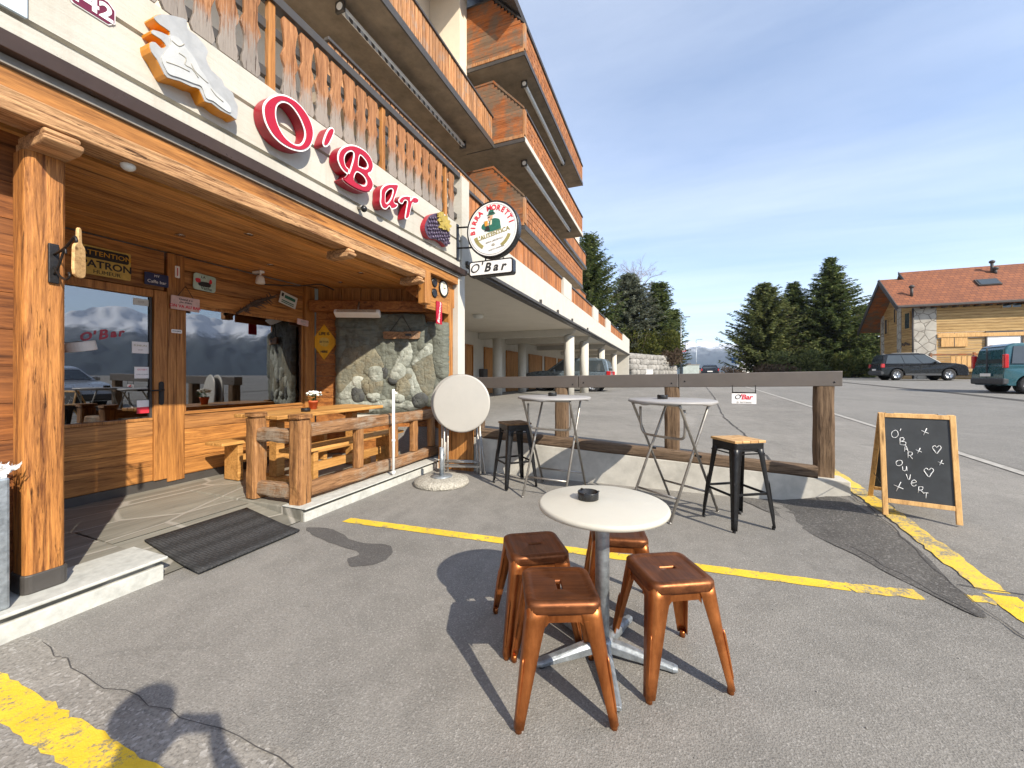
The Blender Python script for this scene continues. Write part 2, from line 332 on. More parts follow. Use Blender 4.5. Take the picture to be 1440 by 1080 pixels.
    # foliage
    def foliage(name, c1, c2, c3, sc=1.1):
        m, n = nt(name); v = coords(n)
        geo = n.nodes.new('ShaderNodeNewGeometry')
        a = mth(n, 'ADD', mth(n, 'MULTIPLY', noi(n, v, sc, 5, .65), .65), mth(n, 'MULTIPLY', geo.outputs['Random Per Island'], .35))
        col = ramp(n, a, [(.3, c1), (.5, c2), (.72, c3)])
        p = finish(n, col, .75, 0, None, spec=.2)
        tl = n.nodes.new('ShaderNodeBsdfTranslucent'); n.links.new(col, tl.inputs[0])
        mx = nd(n, 'ShaderNodeMixShader', Fac=.35); o = [x for x in n.nodes if x.type == 'OUTPUT_MATERIAL'][0]
        n.links.new(p.outputs[0], mx.inputs[1]); n.links.new(tl.outputs[0], mx.inputs[2]); n.links.new(mx.outputs[0], o.inputs[0]); return m
    M['spruce'] = foliage('dark_spruce_needles', (.04, .066, .025), (.105, .145, .048), (.24, .26, .085))
    M['pine'] = foliage('olive_pine_needles', (.055, .078, .028), (.14, .165, .06), (.27, .28, .10))
    M['frost'] = foliage('grey_green_needles', (.06, .075, .05), (.15, .17, .115), (.32, .33, .25))
    M['thuja'] = foliage('yellow_green_thuja', (.04, .055, .012), (.10, .11, .025), (.19, .18, .045))
    M['scrub'] = foliage('brown_scrub_twigs', (.07, .05, .03), (.14, .10, .07), (.20, .15, .10))
    # far mountains: dark forest to rock to snow by height
    m, n = nt('alpine_slopes'); v = coords(n)
    sx = n.nodes.new('ShaderNodeSeparateXYZ'); n.links.new(v, sx.inputs[0])
    hz = mth(n, 'ADD', mth(n, 'DIVIDE', sx.outputs[2], 345.0), mth(n, 'MULTIPLY', noi(n, v, .011, 12, .78), .66))
    col = ramp(n, hz, [(.62, (.020, .034, .042)), (.80, (.06, .075, .085)), (.90, (.16, .17, .18)), (1.0, (.78, .80, .84))])
    finish(n, col, .95, 0, None, spec=.1); M['mountain'] = m
# ---------------------------------------------------------------- mesh builder
SPLIT = {'wall_post', 'baluster_post', 'parapet_pier', 'apron', 'awning_bracket', 'stone_pier', 'purlin', 'rafter_ends', 'eave_bracket', 'hinge', 'screw', 'brace', 'collar', 'pivot', 'hanger', 'barge_board'}
class MB:
    def __init__(s): s.v = []; s.f = []; s.sm = []
    def add(s, vs, fs, smooth=False):
        b = len(s.v); s.v += [Vector(p) for p in vs]
        for f in fs: s.f.append([i+b for i in f]); s.sm.append(smooth)
        return s
    def box(s, x0, x1, y0, y1, z0, z1):
        vs = [(x, y, z) for z in (z0, z1) for y in (y0, y1) for x in (x0, x1)]
        return s.add(vs, [(0, 2, 3, 1), (4, 5, 7, 6), (0, 1, 5, 4), (2, 6, 7, 3), (0, 4, 6, 2), (1, 3, 7, 5)])
    def obox(s, c, size, rot=(0, 0, 0)):
        m = Matrix.Translation(c) @ (rot if isinstance(rot, Matrix) else (Matrix.Rotation(rot[2], 4, 'Z') @ Matrix.Rotation(rot[1], 4, 'Y') @ Matrix.Rotation(rot[0], 4, 'X')))
        hx, hy, hz = (q/2 for q in size)
        vs = [m @ Vector((x, y, z)) for z in (-hz, hz) for y in (-hy, hy) for x in (-hx, hx)]
        return s.add(vs, [(0, 2, 3, 1), (4, 5, 7, 6), (0, 1, 5, 4), (2, 6, 7, 3), (0, 4, 6, 2), (1, 3, 7, 5)])
    def loft(s, rings, cap0=True, cap1=True, smooth=True, closed=True):
        n = len(rings[0]); vs = [p for r in rings for p in r]; fs = []
        for i in range(len(rings)-1):
            for j in range(n if closed else n-1):
                k = (j+1) % n; fs.append((i*n+j, i*n+k, (i+1)*n+k, (i+1)*n+j))
        s.add(vs, fs, smooth)
        b = len(s.v)-len(vs)
        if cap0: s.f.append([b+j for j in range(n)][::-1]); s.sm.append(False)
        if cap1: s.f.append([b+(len(rings)-1)*n+j for j in range(n)]); s.sm.append(False)
        return s
    def tube(s, pts, r, n=10, cap=True):
        pts = [Vector(p) for p in pts]; rings = []
        rr = r if hasattr(r, '__len__') else [r]*len(pts)
        up = None
        for i, p in enumerate(pts):
            t = (pts[min(i+1, len(pts)-1)] - pts[max(i-1, 0)]).normalized()
            if up is None: up = Vector((0, 0, 1)) if abs(t.z) < .9 else Vector((1, 0, 0))
            a = t.cross(up).normalized(); b = a.cross(t).normalized(); up = b
            rings.append([p + (a*math.cos(2*PI*j/n) + b*math.sin(2*PI*j/n))*rr[i] for j in range(n)])
        return s.loft(rings, cap, cap)
    def lathe(s, prof, c=(0, 0, 0), n=40, smooth=True, M=None, caps=True):
        rings = []
        for r, z in prof:
            ring = [Vector((r*math.cos(2*PI*j/n), r*math.sin(2*PI*j/n), z)) for j in range(n)]
            if M is not None: ring = [M @ p for p in ring]
            rings.append([p + Vector(c) for p in ring])
        return s.loft(rings, caps, caps, smooth)
    def prism(s, poly, fn, d0, d1):
        """poly of (a,b), fn(a,b,d)->point"""
        n = len(poly)
        a = sum(poly[i][0]*poly[(i+1) % n][1]-poly[(i+1) % n][0]*poly[i][1] for i in range(n))
        if a < 0: poly = poly[::-1]
        vs = [fn(p[0], p[1], d0) for p in poly] + [fn(p[0], p[1], d1) for p in poly]
        fs = [tuple(range(n))[::-1], tuple(range(n, 2*n))] + [(i, (i+1) % n, n+(i+1) % n, n+i) for i in range(n)]
        return s.add(vs, fs)
    def ball(s, c, r, sc=(1, 1, 1), nu=14, nv=9, M=None):
        rings = []
        for i in range(nv+1):
            th = PI*i/nv; q = max(math.sin(th), .001)
            ring = [Vector((r*sc[0]*q*math.cos(2*PI*j/nu), r*sc[1]*q*math.sin(2*PI*j/nu), -r*sc[2]*math.cos(th))) for j in range(nu)]
            if M is not None: ring = [M @ p for p in ring]
            rings.append([p+Vector(c) for p in ring])
        return s.loft(rings, False, False)
    def build(s, name, mat, parent=None, bevel=0, seg=2, loc=None, world=False, fix=True):
        if name in SPLIT:
            up = list(range(len(s.v)))
            def fd(i):
                while up[i] != i: up[i] = up[up[i]]; i = up[i]
                return i
            for f in s.f:
                for i in f[1:]: up[fd(i)] = fd(f[0])
            isl = {}
            for f, q in zip(s.f, s.sm): isl.setdefault(fd(f[0]), []).append((f, q))
            if len(isl) > 1:
                first = None
                for fl in isl.values():
                    m = MB(); mp = {}
                    for f, q in fl:
                        for i in f:
                            if i not in mp: mp[i] = len(m.v); m.v.append(s.v[i])
                        m.f.append([mp[i] for i in f]); m.sm.append(q)
                    o = m.build(name, mat, parent, bevel, seg, loc, world, fix); first = first or o
                return first
        me = bpy.data.meshes.new(name)
        me.from_pydata([tuple(p) for p in s.v], [], s.f)
        me.polygons.foreach_set('use_smooth', s.sm)
        if fix:
            bm = bmesh.new(); bm.from_mesh(me); bmesh.ops.recalc_face_normals(bm, faces=bm.faces); bm.to_mesh(me); bm.free()
        me.materials.append(MT[mat] if isinstance(mat, str) else mat)
        o = bpy.data.objects.new(name, me); COL.objects.link(o)
        if loc: o.location = loc
        if parent is not None:
            o.parent = parent
            if world: o.matrix_parent_inverse = Matrix.LocRotScale(parent.location, parent.rotation_euler, None).inverted()
        if bevel:
            b = o.modifiers.new('edge', 'BEVEL'); b.width = bevel; b.segments = seg; b.limit_method = 'ANGLE'; b.angle_limit = R(35)
        return o
def tag(o, label=None, cat=None, group=None, kind=None):
    if label: o['label'] = label
    if cat: o['category'] = cat
    if group: o['group'] = group
    if kind: o['kind'] = kind
    return o
def thing(name, label, cat, loc=(0, 0, 0), rz=0, group=None):
    o = bpy.data.objects.new(name, None); COL.objects.link(o); o.empty_display_size = .1
    o.location = loc; o.rotation_euler = (0, 0, rz)
    return tag(o, label, cat, group)
def dup(root, loc, rz, label=None):
    r = root.copy(); COL.objects.link(r); r.location = loc; r.rotation_euler = (0, 0, rz)
    if label: r['label'] = label
    def rec(src, dst):
        for ch in [o for o in bpy.data.objects if o.parent == src]:
            c = ch.copy(); COL.objects.link(c); c.parent = dst; rec(ch, c)
    rec(root, r); return r
def structure(o): o['kind'] = 'structure'; return o

def catmull(pts, k=5, closed=True):
    out = []; n = len(pts)
    for i in range(n if closed else n-1):
        p0, p1, p2, p3 = (pts[(i+q) % n] if closed else pts[clamp(i+q, 0, n-1)] for q in (-1, 0, 1, 2))
        for j in range(k):
            t = j/k
            out.append(tuple(.5*((2*b) + (c-a)*t + (2*a-5*b+4*c-d)*t*t + (-a+3*b-3*c+d)*t**3) for a, b, c, d in zip(p0, p1, p2, p3)))
    if not closed: out.append(tuple(pts[-1]))
    return out
def curve_mesh(polys, ext, offset=0, bevel=0):
    """filled 2D outlines (holes by even-odd) -> mesh in local XY, thickness 2*ext about z=0"""
    cu = bpy.data.curves.new('c', 'CURVE'); cu.dimensions = '2D'; cu.fill_mode = 'BOTH'; cu.extrude = ext; cu.offset = offset; cu.bevel_depth = bevel
    for p in polys:
        sp = cu.splines.new('POLY'); sp.points.add(len(p)-1); sp.use_cyclic_u = True
        for q, (x, y) in zip(sp.points, p): q.co = (x, y, 0, 1)
    return _eval(cu)
def text_mesh(s, size, ext=.001, shear=0, offset=0, space=1.0):
    cu = bpy.data.curves.new('t', 'FONT'); cu.body = s; cu.size = size; cu.extrude = ext; cu.shear = shear; cu.offset = offset
    cu.align_x = 'CENTER'; cu.align_y = 'CENTER'; cu.space_character = space; cu.resolution_u = 3
    return _eval(cu)
def _eval(cu):
    o = bpy.data.objects.new('tmp', cu); COL.objects.link(o)
    dg = bpy.context.evaluated_depsgraph_get(); dg.update()
    me = bpy.data.meshes.new_from_object(o.evaluated_get(dg))
    bpy.data.objects.remove(o); bpy.data.curves.remove(cu)
    return me
def frame(c, right, up):
    r = Vector(right).normalized(); u = Vector(up).normalized(); n = r.cross(u)
    return Matrix(((r.x, u.x, n.x, c[0]), (r.y, u.y, n.y, c[1]), (r.z, u.z, n.z, c[2]), (0, 0, 0, 1)))
def add_mesh(mb, me, M):
    mb.add([M @ v.co for v in me.vertices], [tuple(p.vertices) for p in me.polygons]); bpy.data.meshes.remove(me)
FX = ((0, 1, 0), (0, 0, 1))       # a board on a wall facing +X
FY = ((1, 0, 0), (0, 0, 1))       # a board facing -Y
def rrect(w, h, r, k=5):
    out = []
    for cx, cy, a in ((w/2-r, h/2-r, 0), (-w/2+r, h/2-r, 90), (-w/2+r, -h/2+r, 180), (w/2-r, -h/2+r, 270)):
        out += [(cx+r*math.cos(R(a+90*i/k)), cy+r*math.sin(R(a+90*i/k))) for i in range(k+1)]
    return out
def plate(M, poly, t, name, mat, parent, bevel=0):
    mb = MB(); mb.prism(poly, lambda a, b, d: M @ Vector((a, b, d)), 0, t)
    return mb.build(name, mat, parent, bevel, world=True)
def lettering(M, lines, parent, name='lettering'):
    """lines: (text, size, x, y, mat, shear, z)"""
    groups = {}
    for ln in lines:
        s, size, x, y, mat = ln[:5]; sh = ln[5] if len(ln) > 5 else 0; z = ln[6] if len(ln) > 6 else .004; off = ln[7] if len(ln) > 7 else 0
        mb = groups.setdefault(mat, MB())
        add_mesh(mb, text_mesh(s, size, .0012, sh, off), M @ Matrix.Translation((x, y, z)))
    for k, mb in groups.items(): mb.build(name, k, parent, world=True, fix=False)
def strip(name, xa, xb, ya, yb, dz, mat, step=.25, jag=0, seed=1, shear=0):
    """sheet following the ground"""
    nx = max(1, int((xb-xa)/step)); ny = max(1, int((yb-ya)/step)); nx = min(nx, 60); ny = min(ny, 300)
    vs = []; rnd = random.Random(seed)
    for j in range(ny+1):
        for i in range(nx+1):
            x = lerp(xa, xb, i/nx); y = lerp(ya, yb, j/ny)
            y += shear*(x-xa)
            if jag and (i in (0, nx) or j in (0, ny)): x += rnd.uniform(-jag, jag); y += rnd.uniform(-jag, jag)
            vs.append((x, y, gz(x, y)+dz))
    fs = [(j*(nx+1)+i, j*(nx+1)+i+1, (j+1)*(nx+1)+i+1, (j+1)*(nx+1)+i) for j in range(ny) for i in range(nx)]
    return structure(MB().add(vs, fs, True).build(name, mat))
def ribbon(name, pts, w, dz, mat):
    vs = []; n = len(pts)
    for i, p in enumerate(pts):
        t = (Vector(pts[min(i+1, n-1)])-Vector(pts[max(i-1, 0)])).normalized(); q = Vector((-t.y, t.x))
        ww = w*random.uniform(.5, 1.4)
        for sg in (-1, 1):
            a = Vector(p[:2]) + q*ww/2*sg; vs.append((a.x, a.y, gz(a.x, a.y)+dz))
    return structure(MB().add(vs, [(2*i, 2*i+1, 2*i+3, 2*i+2) for i in range(n-1)]).build(name, mat))
setup_mats()
# ================================================================ SETTING: ground
def make_ground():
    def axis(fine0, fine1, st, lo, hi):
        a = []; x = fine0
        while x <= fine1+1e-6: a.append(x); x += st
        q = st; x = fine0
        while x > lo: q *= 1.35; x -= q; a.insert(0, max(x, lo))
        q = st; x = fine1
        while x < hi: q *= 1.35; x += q; a.append(min(x, hi))
        return a
    xs = axis(-9, 14, .3, -4200, 4200)
    ys = [y for y in axis(-6, 40, .3, -4200, 4200) if abs(y-5.0) > .12]; ys += [4.985, 5.015]; ys.sort()
    vs = [(x, y, gz(x, y)) for y in ys for x in xs]; nx = len(xs)
    fs = [(j*nx+i, j*nx+i+1, (j+1)*nx+i+1, (j+1)*nx+i) for j in range(len(ys)-1) for i in range(nx-1)]
    structure(MB().add(vs, fs, True).build('ground', 'asphalt'))
make_ground()
strip('road', 3.82, 9.8, -12, 62, .006, 'road', .5)
strip('kerb_strip', 3.68, 3.80, -12, 62, .008, 'kerb_grey', .3)
strip('gutter_shadow_line', 9.85, 10.1, 2, 62, .008, 'crack', .4)  # flat dark strip, the gutter's shadow painted as colour
strip('yellow_parking_line', -2.72, 1.05, 2.71, 2.815, .004, 'yellow', .04, .005, 1, .0716)
strip('yellow_parking_line', 1.05, 1.40, 2.98, 3.085, .004, 'yellow_old', .03, .012, 2, .0716)
strip('yellow_bay_line', -3.0, -.2, .668, .782, .004, 'yellow', .05, .01)
strip('yellow_edge_line', 1.74, 1.88, -2, 3.18, .004, 'yellow', .05, .012)
strip('yellow_edge_line', 1.74, 1.88, 3.22, 5.9, .005, 'yellow_old', .05, .012)
strip('yellow_edge_line', 1.57, 1.735, 3.06, 3.14, .004, 'yellow_old', .04, .015)
def blob(name, pts, dz, mat, k=4):
    pp = catmull(pts, k); pp = [(x+random.uniform(-.012, .012), y+random.uniform(-.012, .012)) for x, y in pp]
    cx = sum(p[0] for p in pp)/len(pp); cy = sum(p[1] for p in pp)/len(pp)
    vs = []; n = len(pp); K = 7
    for q in range(K, 0, -1):
        for x, y in pp:
            x = cx+(x-cx)*q/K; y = cy+(y-cy)*q/K; vs.append((x, y, gz(x, y)+dz))
    vs.append((cx, cy, gz(cx, cy)+dz))
    fs = [(q*n+i, q*n+(i+1) % n, (q+1)*n+(i+1) % n, (q+1)*n+i) for q in range(K-1) for i in range(n)]
    fs += [((K-1)*n+i, (K-1)*n+(i+1) % n, K*n) for i in range(n)]
    structure(MB().add(vs, fs).build(name, mat))
def flat(name, pts, dz, mat):
    pp = catmull(pts, 4); pp = [(x+random.uniform(-.008, .008), y+random.uniform(-.008, .008)) for x, y in pp]
    structure(MB().add([(x, y, gz(x, y)+dz) for x, y in pp], [tuple(range(len(pp)))]).build(name, mat))
def gp(px, py, z=0):
    d = ray(px, py); t = (HC-z)/-d.z; return (d.x*t, d.y*t)
flat('damp_stain', [gp(*p) for p in ((432, 742), (470, 745), (500, 762), (545, 766), (551, 780), (530, 793), (495, 797), (490, 786), (505, 778), (470, 766), (440, 752))], .003, 'stain')
blob('asphalt_patch', [(.78, 4.86), (1.45, 4.86), (1.62, 4.7), (1.68, 4.0), (1.66, 3.4), (1.6, 2.9), (1.45, 3.1), (1.2, 3.7), (.98, 4.3), (.8, 4.6)], .006, 'patch')
flat('old_asphalt', [gp(45, 893), gp(130, 960), gp(195, 985), gp(260, 1008), gp(330, 1042), gp(420, 1090), (-.95, .25), (-1.2, -.6), (-3.0, -.6), (-3.02, .3), (-3.02, .85)], .002, 'old_asphalt')
def crackline(pts, w, seed):
    rnd = random.Random(seed); out = []
    for a, b in zip(pts, pts[1:]):
        L = math.dist(a, b); m = max(2, int(L/.09))
        for i in range(m): out.append((lerp(a[0], b[0], i/m)+rnd.uniform(-.016, .016), lerp(a[1], b[1], i/m)+rnd.uniform(-.016, .016)))
    out.append(pts[-1]); ribbon('ground_crack', out, w, .0075, 'crack')
crackline([gp(60, 905), gp(130, 960), gp(260, 1008), gp(330, 1042), gp(420, 1090)], .004, 3)
crackline([(1.70, 4.85), (1.7, 4.2), (1.64, 3.5), (1.62, 3.05), (1.7, 2.4), (1.68, 1.5)], .009, 4)
crackline([(1.28, 3.7), (1.45, 3.2), (1.56, 2.9)], .008, 5)
crackline([(1.66, 3.24), (2.0, 3.22), (2.6, 3.3), (3.6, 3.25)], .01, 6)
crackline([(1.2, 5.1), (1.25, 7.5), (1.2, 10), (1.6, 16), (2.2, 30)], .025, 7)
crackline([(-2.4, 9.5), (-.5, 10.4), (1.2, 10.2)], .02, 8)

# ================================================================ THE HOUSE
H = thing('apartment_house', 'tall chalet apartment house with orange wooden balconies above a timber bar front', 'building', (-5.4, 10, 0))
def P(mb, name, mat, bevel=0, parent=None, seg=2, fix=True): return mb.build(name, mat, parent or H, bevel, seg, world=True, fix=fix)
def child(o):   # a part that parents sub-parts: identity-safe because H is unrotated
    return o
# terrace / entrance floor (paving)
mb = MB()
mb.box(-5.6, -3.06, -3, 1.53, -.3, .128)
mb.box(-5.6, -3.06, 2.58, 5.5, -.3, .112)
mb.add([(-5.6, 1.531, .118), (-3.75, 1.531, .10), (-3.75, 2.579, .095), (-5.6, 2.579, .118)], [(0, 1, 2, 3)])
mb.add([(-3.751, 1.531, .0995), (-3.07, 1.531, .012), (-3.07, 2.579, .012), (-3.751, 2.579, .0945)], [(0, 1, 2, 3)])
structure(mb.build('terrace_paving', 'flags', None, .012))
mb = MB()
mb.add([(-4.25, 1.56, .1165), (-3.72, 1.56, .104), (-3.72, 2.55, .100), (-4.25, 2.55, .1155)], [(0, 1, 2, 3)])
structure(mb.build('threshold_slab', 'flags'))
mb = MB()
for y0, y1 in ((-3, -1.2), (-1.19, .45), (.46, 1.525)): mb.box(-3.055, -3.03, y0, y1, -.25, .095)
for y0, y1 in ((2.585, 3.5), (3.505, 4.4), (4.405, 5.2)): mb.box(-3.055, -3.03, y0, y1, -.25, .08)
structure(mb.build('terrace_kerb', 'kerbstone', None, .006))
mb = MB()
for y0, y1 in ((-3, .2), (.205, 1.54)): mb.box(-3.4, -3.012, y0, y1, .1285, .148)
mb.box(-3.3, -3.005, 2.57, 5.2, .1125, .125)
structure(mb.build('terrace_edge_slabs', 'kerbstone', None, .006))

# --- bar front: timber wall left of the porch
mb = MB(); z = .14
i = 0
while z < 2.68:
    h = min(.205, 2.68-z); mb.box(-3.44, -3.40+.002*((i*7) % 3), -3, 1.03, z+.001, z+h-.0005); z += h; i += 1
P(mb, 'timber_facade', wood('dark_rust_planks', (.10, .028, .008), (.38, .135, .035), 'Y', 1.3, .6, .4), .003)
mb = MB(); mb.box(-5.08, -3.47, .94, 1.02, .13, 2.66); P(mb, 'porch_side_wall', 'wood_cross')
# --- recessed wall with door and window
XW = -5.08
mb = MB()
def planks_h(mb, y0, y1, z0, z1, w=.165, x=XW, seed=0):
    rnd = random.Random(seed); z = z0
    while z < z1-.005:
        h = min(w*rnd.uniform(.85, 1.15), z1-z)
        if z1-z-h < .05: h = z1-z
        mb.box(x-.05, x+rnd.uniform(-.005, .005), y0, y1, z+.002, z+h-.002); z += h
planks_h(mb, 2.742, 4.30, .20, .88, seed=2); P(mb, 'plank_wall', 'wood_wall', .005)
mb = MB(); planks_h(mb, 1.0, 2.56, 2.235, 2.66, .2, seed=3); planks_h(mb, 2.742, 4.30, 2.13, 2.66, .2, seed=4); P(mb, 'plank_wall', 'wood_wall', .005)
mb = MB()
mb.box(XW-.06, XW+.028, 2.575, 2.66, .16, 2.66); mb.box(XW-.06, XW+.024, 2.662, 2.741, .16, 2.66)
mb.box(XW-.06, XW+.05, 4.301, 4.47, .13, 2.66); mb.box(XW-.06, XW+.02, .99, 1.50, .16, 2.23)
P(mb, 'wall_post', 'wood_vert', .006)
mb = MB(); mb.box(XW-.08, XW+.012, 1.0, 4.30, .10, .198); P(mb, 'skirting', 'dark_trim')
# window
wn = P(MB().box(XW-.055, XW+.012, 2.743, 4.299, .882, .915), 'window', 'wood_wall', .004)
f = MB(); f.box(XW-.055, XW+.004, 2.743, 2.765, .916, 2.13); f.box(XW-.055, XW+.004, 4.277, 4.299, .916, 2.13); f.box(XW-.055, XW+.006, 2.766, 4.276, 2.10, 2.129)
P(f, 'window_frame', 'wood_vert', .003, wn)
P(MB().box(XW-.03, XW-.018, 2.766, 4.276, .916, 2.099), 'pane', 'glass', 0, wn)
mb = MB(); vs = []; nU = 28
for k in range(13):
    z = lerp(.93, 2.09, k/12)
    for j in range(nU+1):
        u = j/nU; w = lerp(.34, .20, math.sin(PI*k/12)**.8*.7)
        vs.append((XW-.14+.028*math.sin(u*26+.4*k), 4.27-w*u, z))
mb.add(vs, [(k*(nU+1)+j, k*(nU+1)+j+1, (k+1)*(nU+1)+j+1, (k+1)*(nU+1)+j) for k in range(12) for j in range(nU)], True)
P(mb, 'curtain', 'curtain', 0, wn)
# room behind
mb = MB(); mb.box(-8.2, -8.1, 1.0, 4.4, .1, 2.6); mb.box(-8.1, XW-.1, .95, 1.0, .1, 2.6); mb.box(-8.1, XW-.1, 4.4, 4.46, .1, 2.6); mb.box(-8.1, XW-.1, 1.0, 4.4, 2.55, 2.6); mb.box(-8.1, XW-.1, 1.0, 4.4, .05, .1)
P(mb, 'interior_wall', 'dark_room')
# door
dr = P(MB().box(XW-.05, XW+.006, 1.60, 2.45, .2, .84), 'door', 'wood_wall', .004)
mb = MB()
for k, (a, b) in enumerate(((.205, .36), (.363, .52), (.523, .68), (.683, .838))): mb.box(XW+.0065, XW+.012+.003*(k % 2), 1.60, 2.45, a, b)
P(mb, 'door_planks', 'wood_wall', .004, dr)
f = MB(); f.box(XW-.05, XW+.032, 1.505, 1.598, .2, 2.23); f.box(XW-.05, XW+.032, 2.452, 2.572, .2, 2.23); f.box(XW-.05, XW+.028, 1.60, 2.45, 2.15, 2.228); f.box(XW-.05, XW+.022, 1.60, 2.45, .842, .872)
P(f, 'door_frame', 'wood_vert', .006, dr)
P(MB().box(XW-.03, XW-.018, 1.60, 2.43, .873, 2.149), 'door_pane', 'glass', 0, dr)
P(MB().box(XW-.045, XW+.001, 2.431, 2.4505, .873, 2.149), 'glazing_bead', 'dark_trim', 0, dr)
hb = MB(); hp = [(q[0]*1.0, q[1]) for q in rrect(.046, .25, .022)]
hb.prism(hp, lambda a, b, d: Vector((XW+.033+d, 2.515+a, 1.13+b)), 0, .008)
hb.tube([(XW+.04, 2.515, 1.165), (XW+.085, 2.515, 1.165), (XW+.088, 2.50, 1.165), (XW+.088, 2.385, 1.16)], .009, 8)
P(hb, 'door_handle', 'iron', .002, dr)
def stick(name, y0, y1, z0, z1, mat, lines=()):
    o = P(MB().box(XW-.0175, XW-.0155, y0, y1, z0, z1), name, mat, 0, dr)
    M = frame((XW-.0155, (y0+y1)/2, (z0+z1)/2), *FX)
    for s, size, x, y, m in lines: 
        mb = MB(); add_mesh(mb, text_mesh(s, size, .0003), M @ Matrix.Translation((x, y, .0009))); P(mb, 'lettering', m, 0, o, fix=False)
stick('door_notice', 2.29, 2.43, 1.55, 1.67, 'white_trim', (('FUMEURS', .026, 0, .02, 'ink_olive'), ('WIFI', .022, 0, -.025, 'ink_grey')))
stick('door_notice', 2.31, 2.44, 1.29, 1.41, 'white_trim', (('OUVERT', .022, 0, .03, 'ink_red'), ('TOUS LES JOURS', .014, 0, -.02, 'ink')))
stick('door_notice', 2.33, 2.44, .925, .99, 'ink_red'); stick('door_notice', 2.33, 2.44, .99, 1.06, 'white_trim')
stick('door_notice', 2.30, 2.43, 2.05, 2.12, 'lampshade', (('BAR', .03, 0, 0, 'ink_grey'),))
mb = MB(); M = frame((XW-.0165, 2.09, 1.72), (0, .96, .24), (0, -.24, .96))
for s, x, sz in (("O", -.155, .105), ("'", -.095, .105), ("B", -.03, .125), ("a", .05, .105), ("r", .11, .105)): add_mesh(mb, text_mesh(s, sz, .0004, .35, .004), M @ Matrix.Translation((x, 0, 0)))
P(mb, 'door_lettering', 'red', 0, dr, fix=False)
# ceiling
mb = MB(); rnd = random.Random(5); x = -5.1
while x < -3.36:
    w = min(rnd.uniform(.12, .19), -3.355-x)
    if w < .02: break
    mb.box(x+.003, x+w-.003, -2.9, 5.6, 2.668+rnd.uniform(0, .006), 2.70); x += w
P(mb, 'porch_ceiling', 'wood_ceil', .003)
for (x, y) in ((-4.35, 2.32), (-3.72, 2.55), (-4.5, 3.35), (-3.75, 4.05), (-4.4, 4.35)):
    P(MB().lathe([(.001, 2.664), (.03, 2.664), (.042, 2.668)], (x, y, 0), 20), 'ceiling_spot', 'chrome')
# front beam, boards over it
mb = MB(); mb.prism(catmull([(-3.195, 2.625), (-3.03, 2.62), (-3.005, 2.635), (-3.0, 2.71), (-3.01, 2.735), (-3.195, 2.738)], 2), lambda a, b, d: Vector((a, d, b)), -3, 4.43)
P(mb, 'front_beam', 'beam', .006)
mb = MB(); mb.box(-3.18, -3.04, -3, 5.38, 2.741, 2.85); P(mb, 'upper_board', 'wood_wall', .004)
mb = MB(); mb.box(-3.2, -3.02, -3, 5.39, 2.852, 2.897); P(mb, 'zinc_strip', 'grey_board')
mb = MB(); mb.prism([(-3.046, 2.985), (-3.046, 2.90), (-2.965, 2.903), (-2.95, 2.98), (-2.962, 2.985), (-2.975, 2.92), (-3.034, 2.918), (-3.034, 2.985)], lambda a, b, d: Vector((a, d, b)), -3, 5.52)
mb.box(-3.10, -3.05, -3, 5.39, 2.90, 2.98)
P(mb, 'gutter', 'brown_metal', .003)
# corbels
def corbel(y, w=.17):
    mb = MB()
    mb.prism([(-3.30, 2.53), (-3.03, 2.53), (-2.985, 2.55), (-2.98, 2.57), (-2.99, 2.577), (-3.30, 2.577)], lambda a, b, d: Vector((a, d, b)), y-w/2, y+w/2)
    mb.prism([(-3.30, 2.578), (-3.02, 2.578), (-2.998, 2.588), (-2.998, 2.608), (-3.015, 2.616), (-3.30, 2.616)], lambda a, b, d: Vector((a, d, b)), y-w/2+.008, y+w/2-.008)
    return P(mb, 'corbel', 'beam', .012, seg=3)
for y, w in ((1.06, .155), (3.12, .10), (4.33, .12)): corbel(y, w)
# left timber post
mb = MB(); rings = []; rnd = random.Random(11)
sec = rrect(.158, .158, .03, 3)
for k in range(33):
    z = lerp(.245, 2.529, k/32); ring = []
    for j, (a, b) in enumerate(sec):
        q = 1+.035*noise.noise(Vector((a*9, b*9, z*1.7)))+.018*noise.noise(Vector((a*30, b*30, z*5)))
        ring.append((-3.25+a*q, 1.055+b*q, z))
    rings.append(ring)
mb.loft(rings, smooth=False); pt = P(mb, 'timber_post', 'post')
P(MB().prism(rrect(.176, .176, .035, 4), lambda a, b, d: Vector((-3.25+a, 1.055+b, d)), .149, .25), 'post_shoe', 'dark_trim', .006, pt)
# right end: skewed end wall
A = Vector((-5.03, 4.49)); B = Vector((-3.18, 5.35)); dAB = (B-A).normalized(); nAB = Vector((dAB.y, -dAB.x)); LAB = (B-A).length
def EW(s, h, d=0): p = A + dAB*s + nAB*d; return Vector((p.x, p.y, h))
mEW = Matrix.Rotation(math.atan2(dAB.y, dAB.x), 4, 'Z')
mb = MB(); rnd = random.Random(9); z = .12
while z < 2.30:
    h = min(rnd.uniform(.15, .2), 2.3-z)
    if h < .03: break
    c = EW(LAB/2, z+h/2, -.03); mb.obox(c, (LAB, .05+rnd.uniform(0, .008), h-.004), mEW); z += h
P(mb, 'end_wall_planks', 'wood_cross', .004)
mb = MB(); k = 0; s = .02
while s < LAB-.05:
    w = rnd.uniform(.13, .2); mb.obox(EW(s+w/2, 2.53, -.04+.02*(k % 2)), (w-.006, .04, .30), mEW); s += w; k += 1
P(mb, 'frieze_boards', 'wood_vert', .004)
mb = MB(); mb.obox(EW(LAB/2-.02, 2.37, .10), (LAB+.02, .16, .165), mEW); P(mb, 'end_beam', 'wood_cross', .015, seg=3)
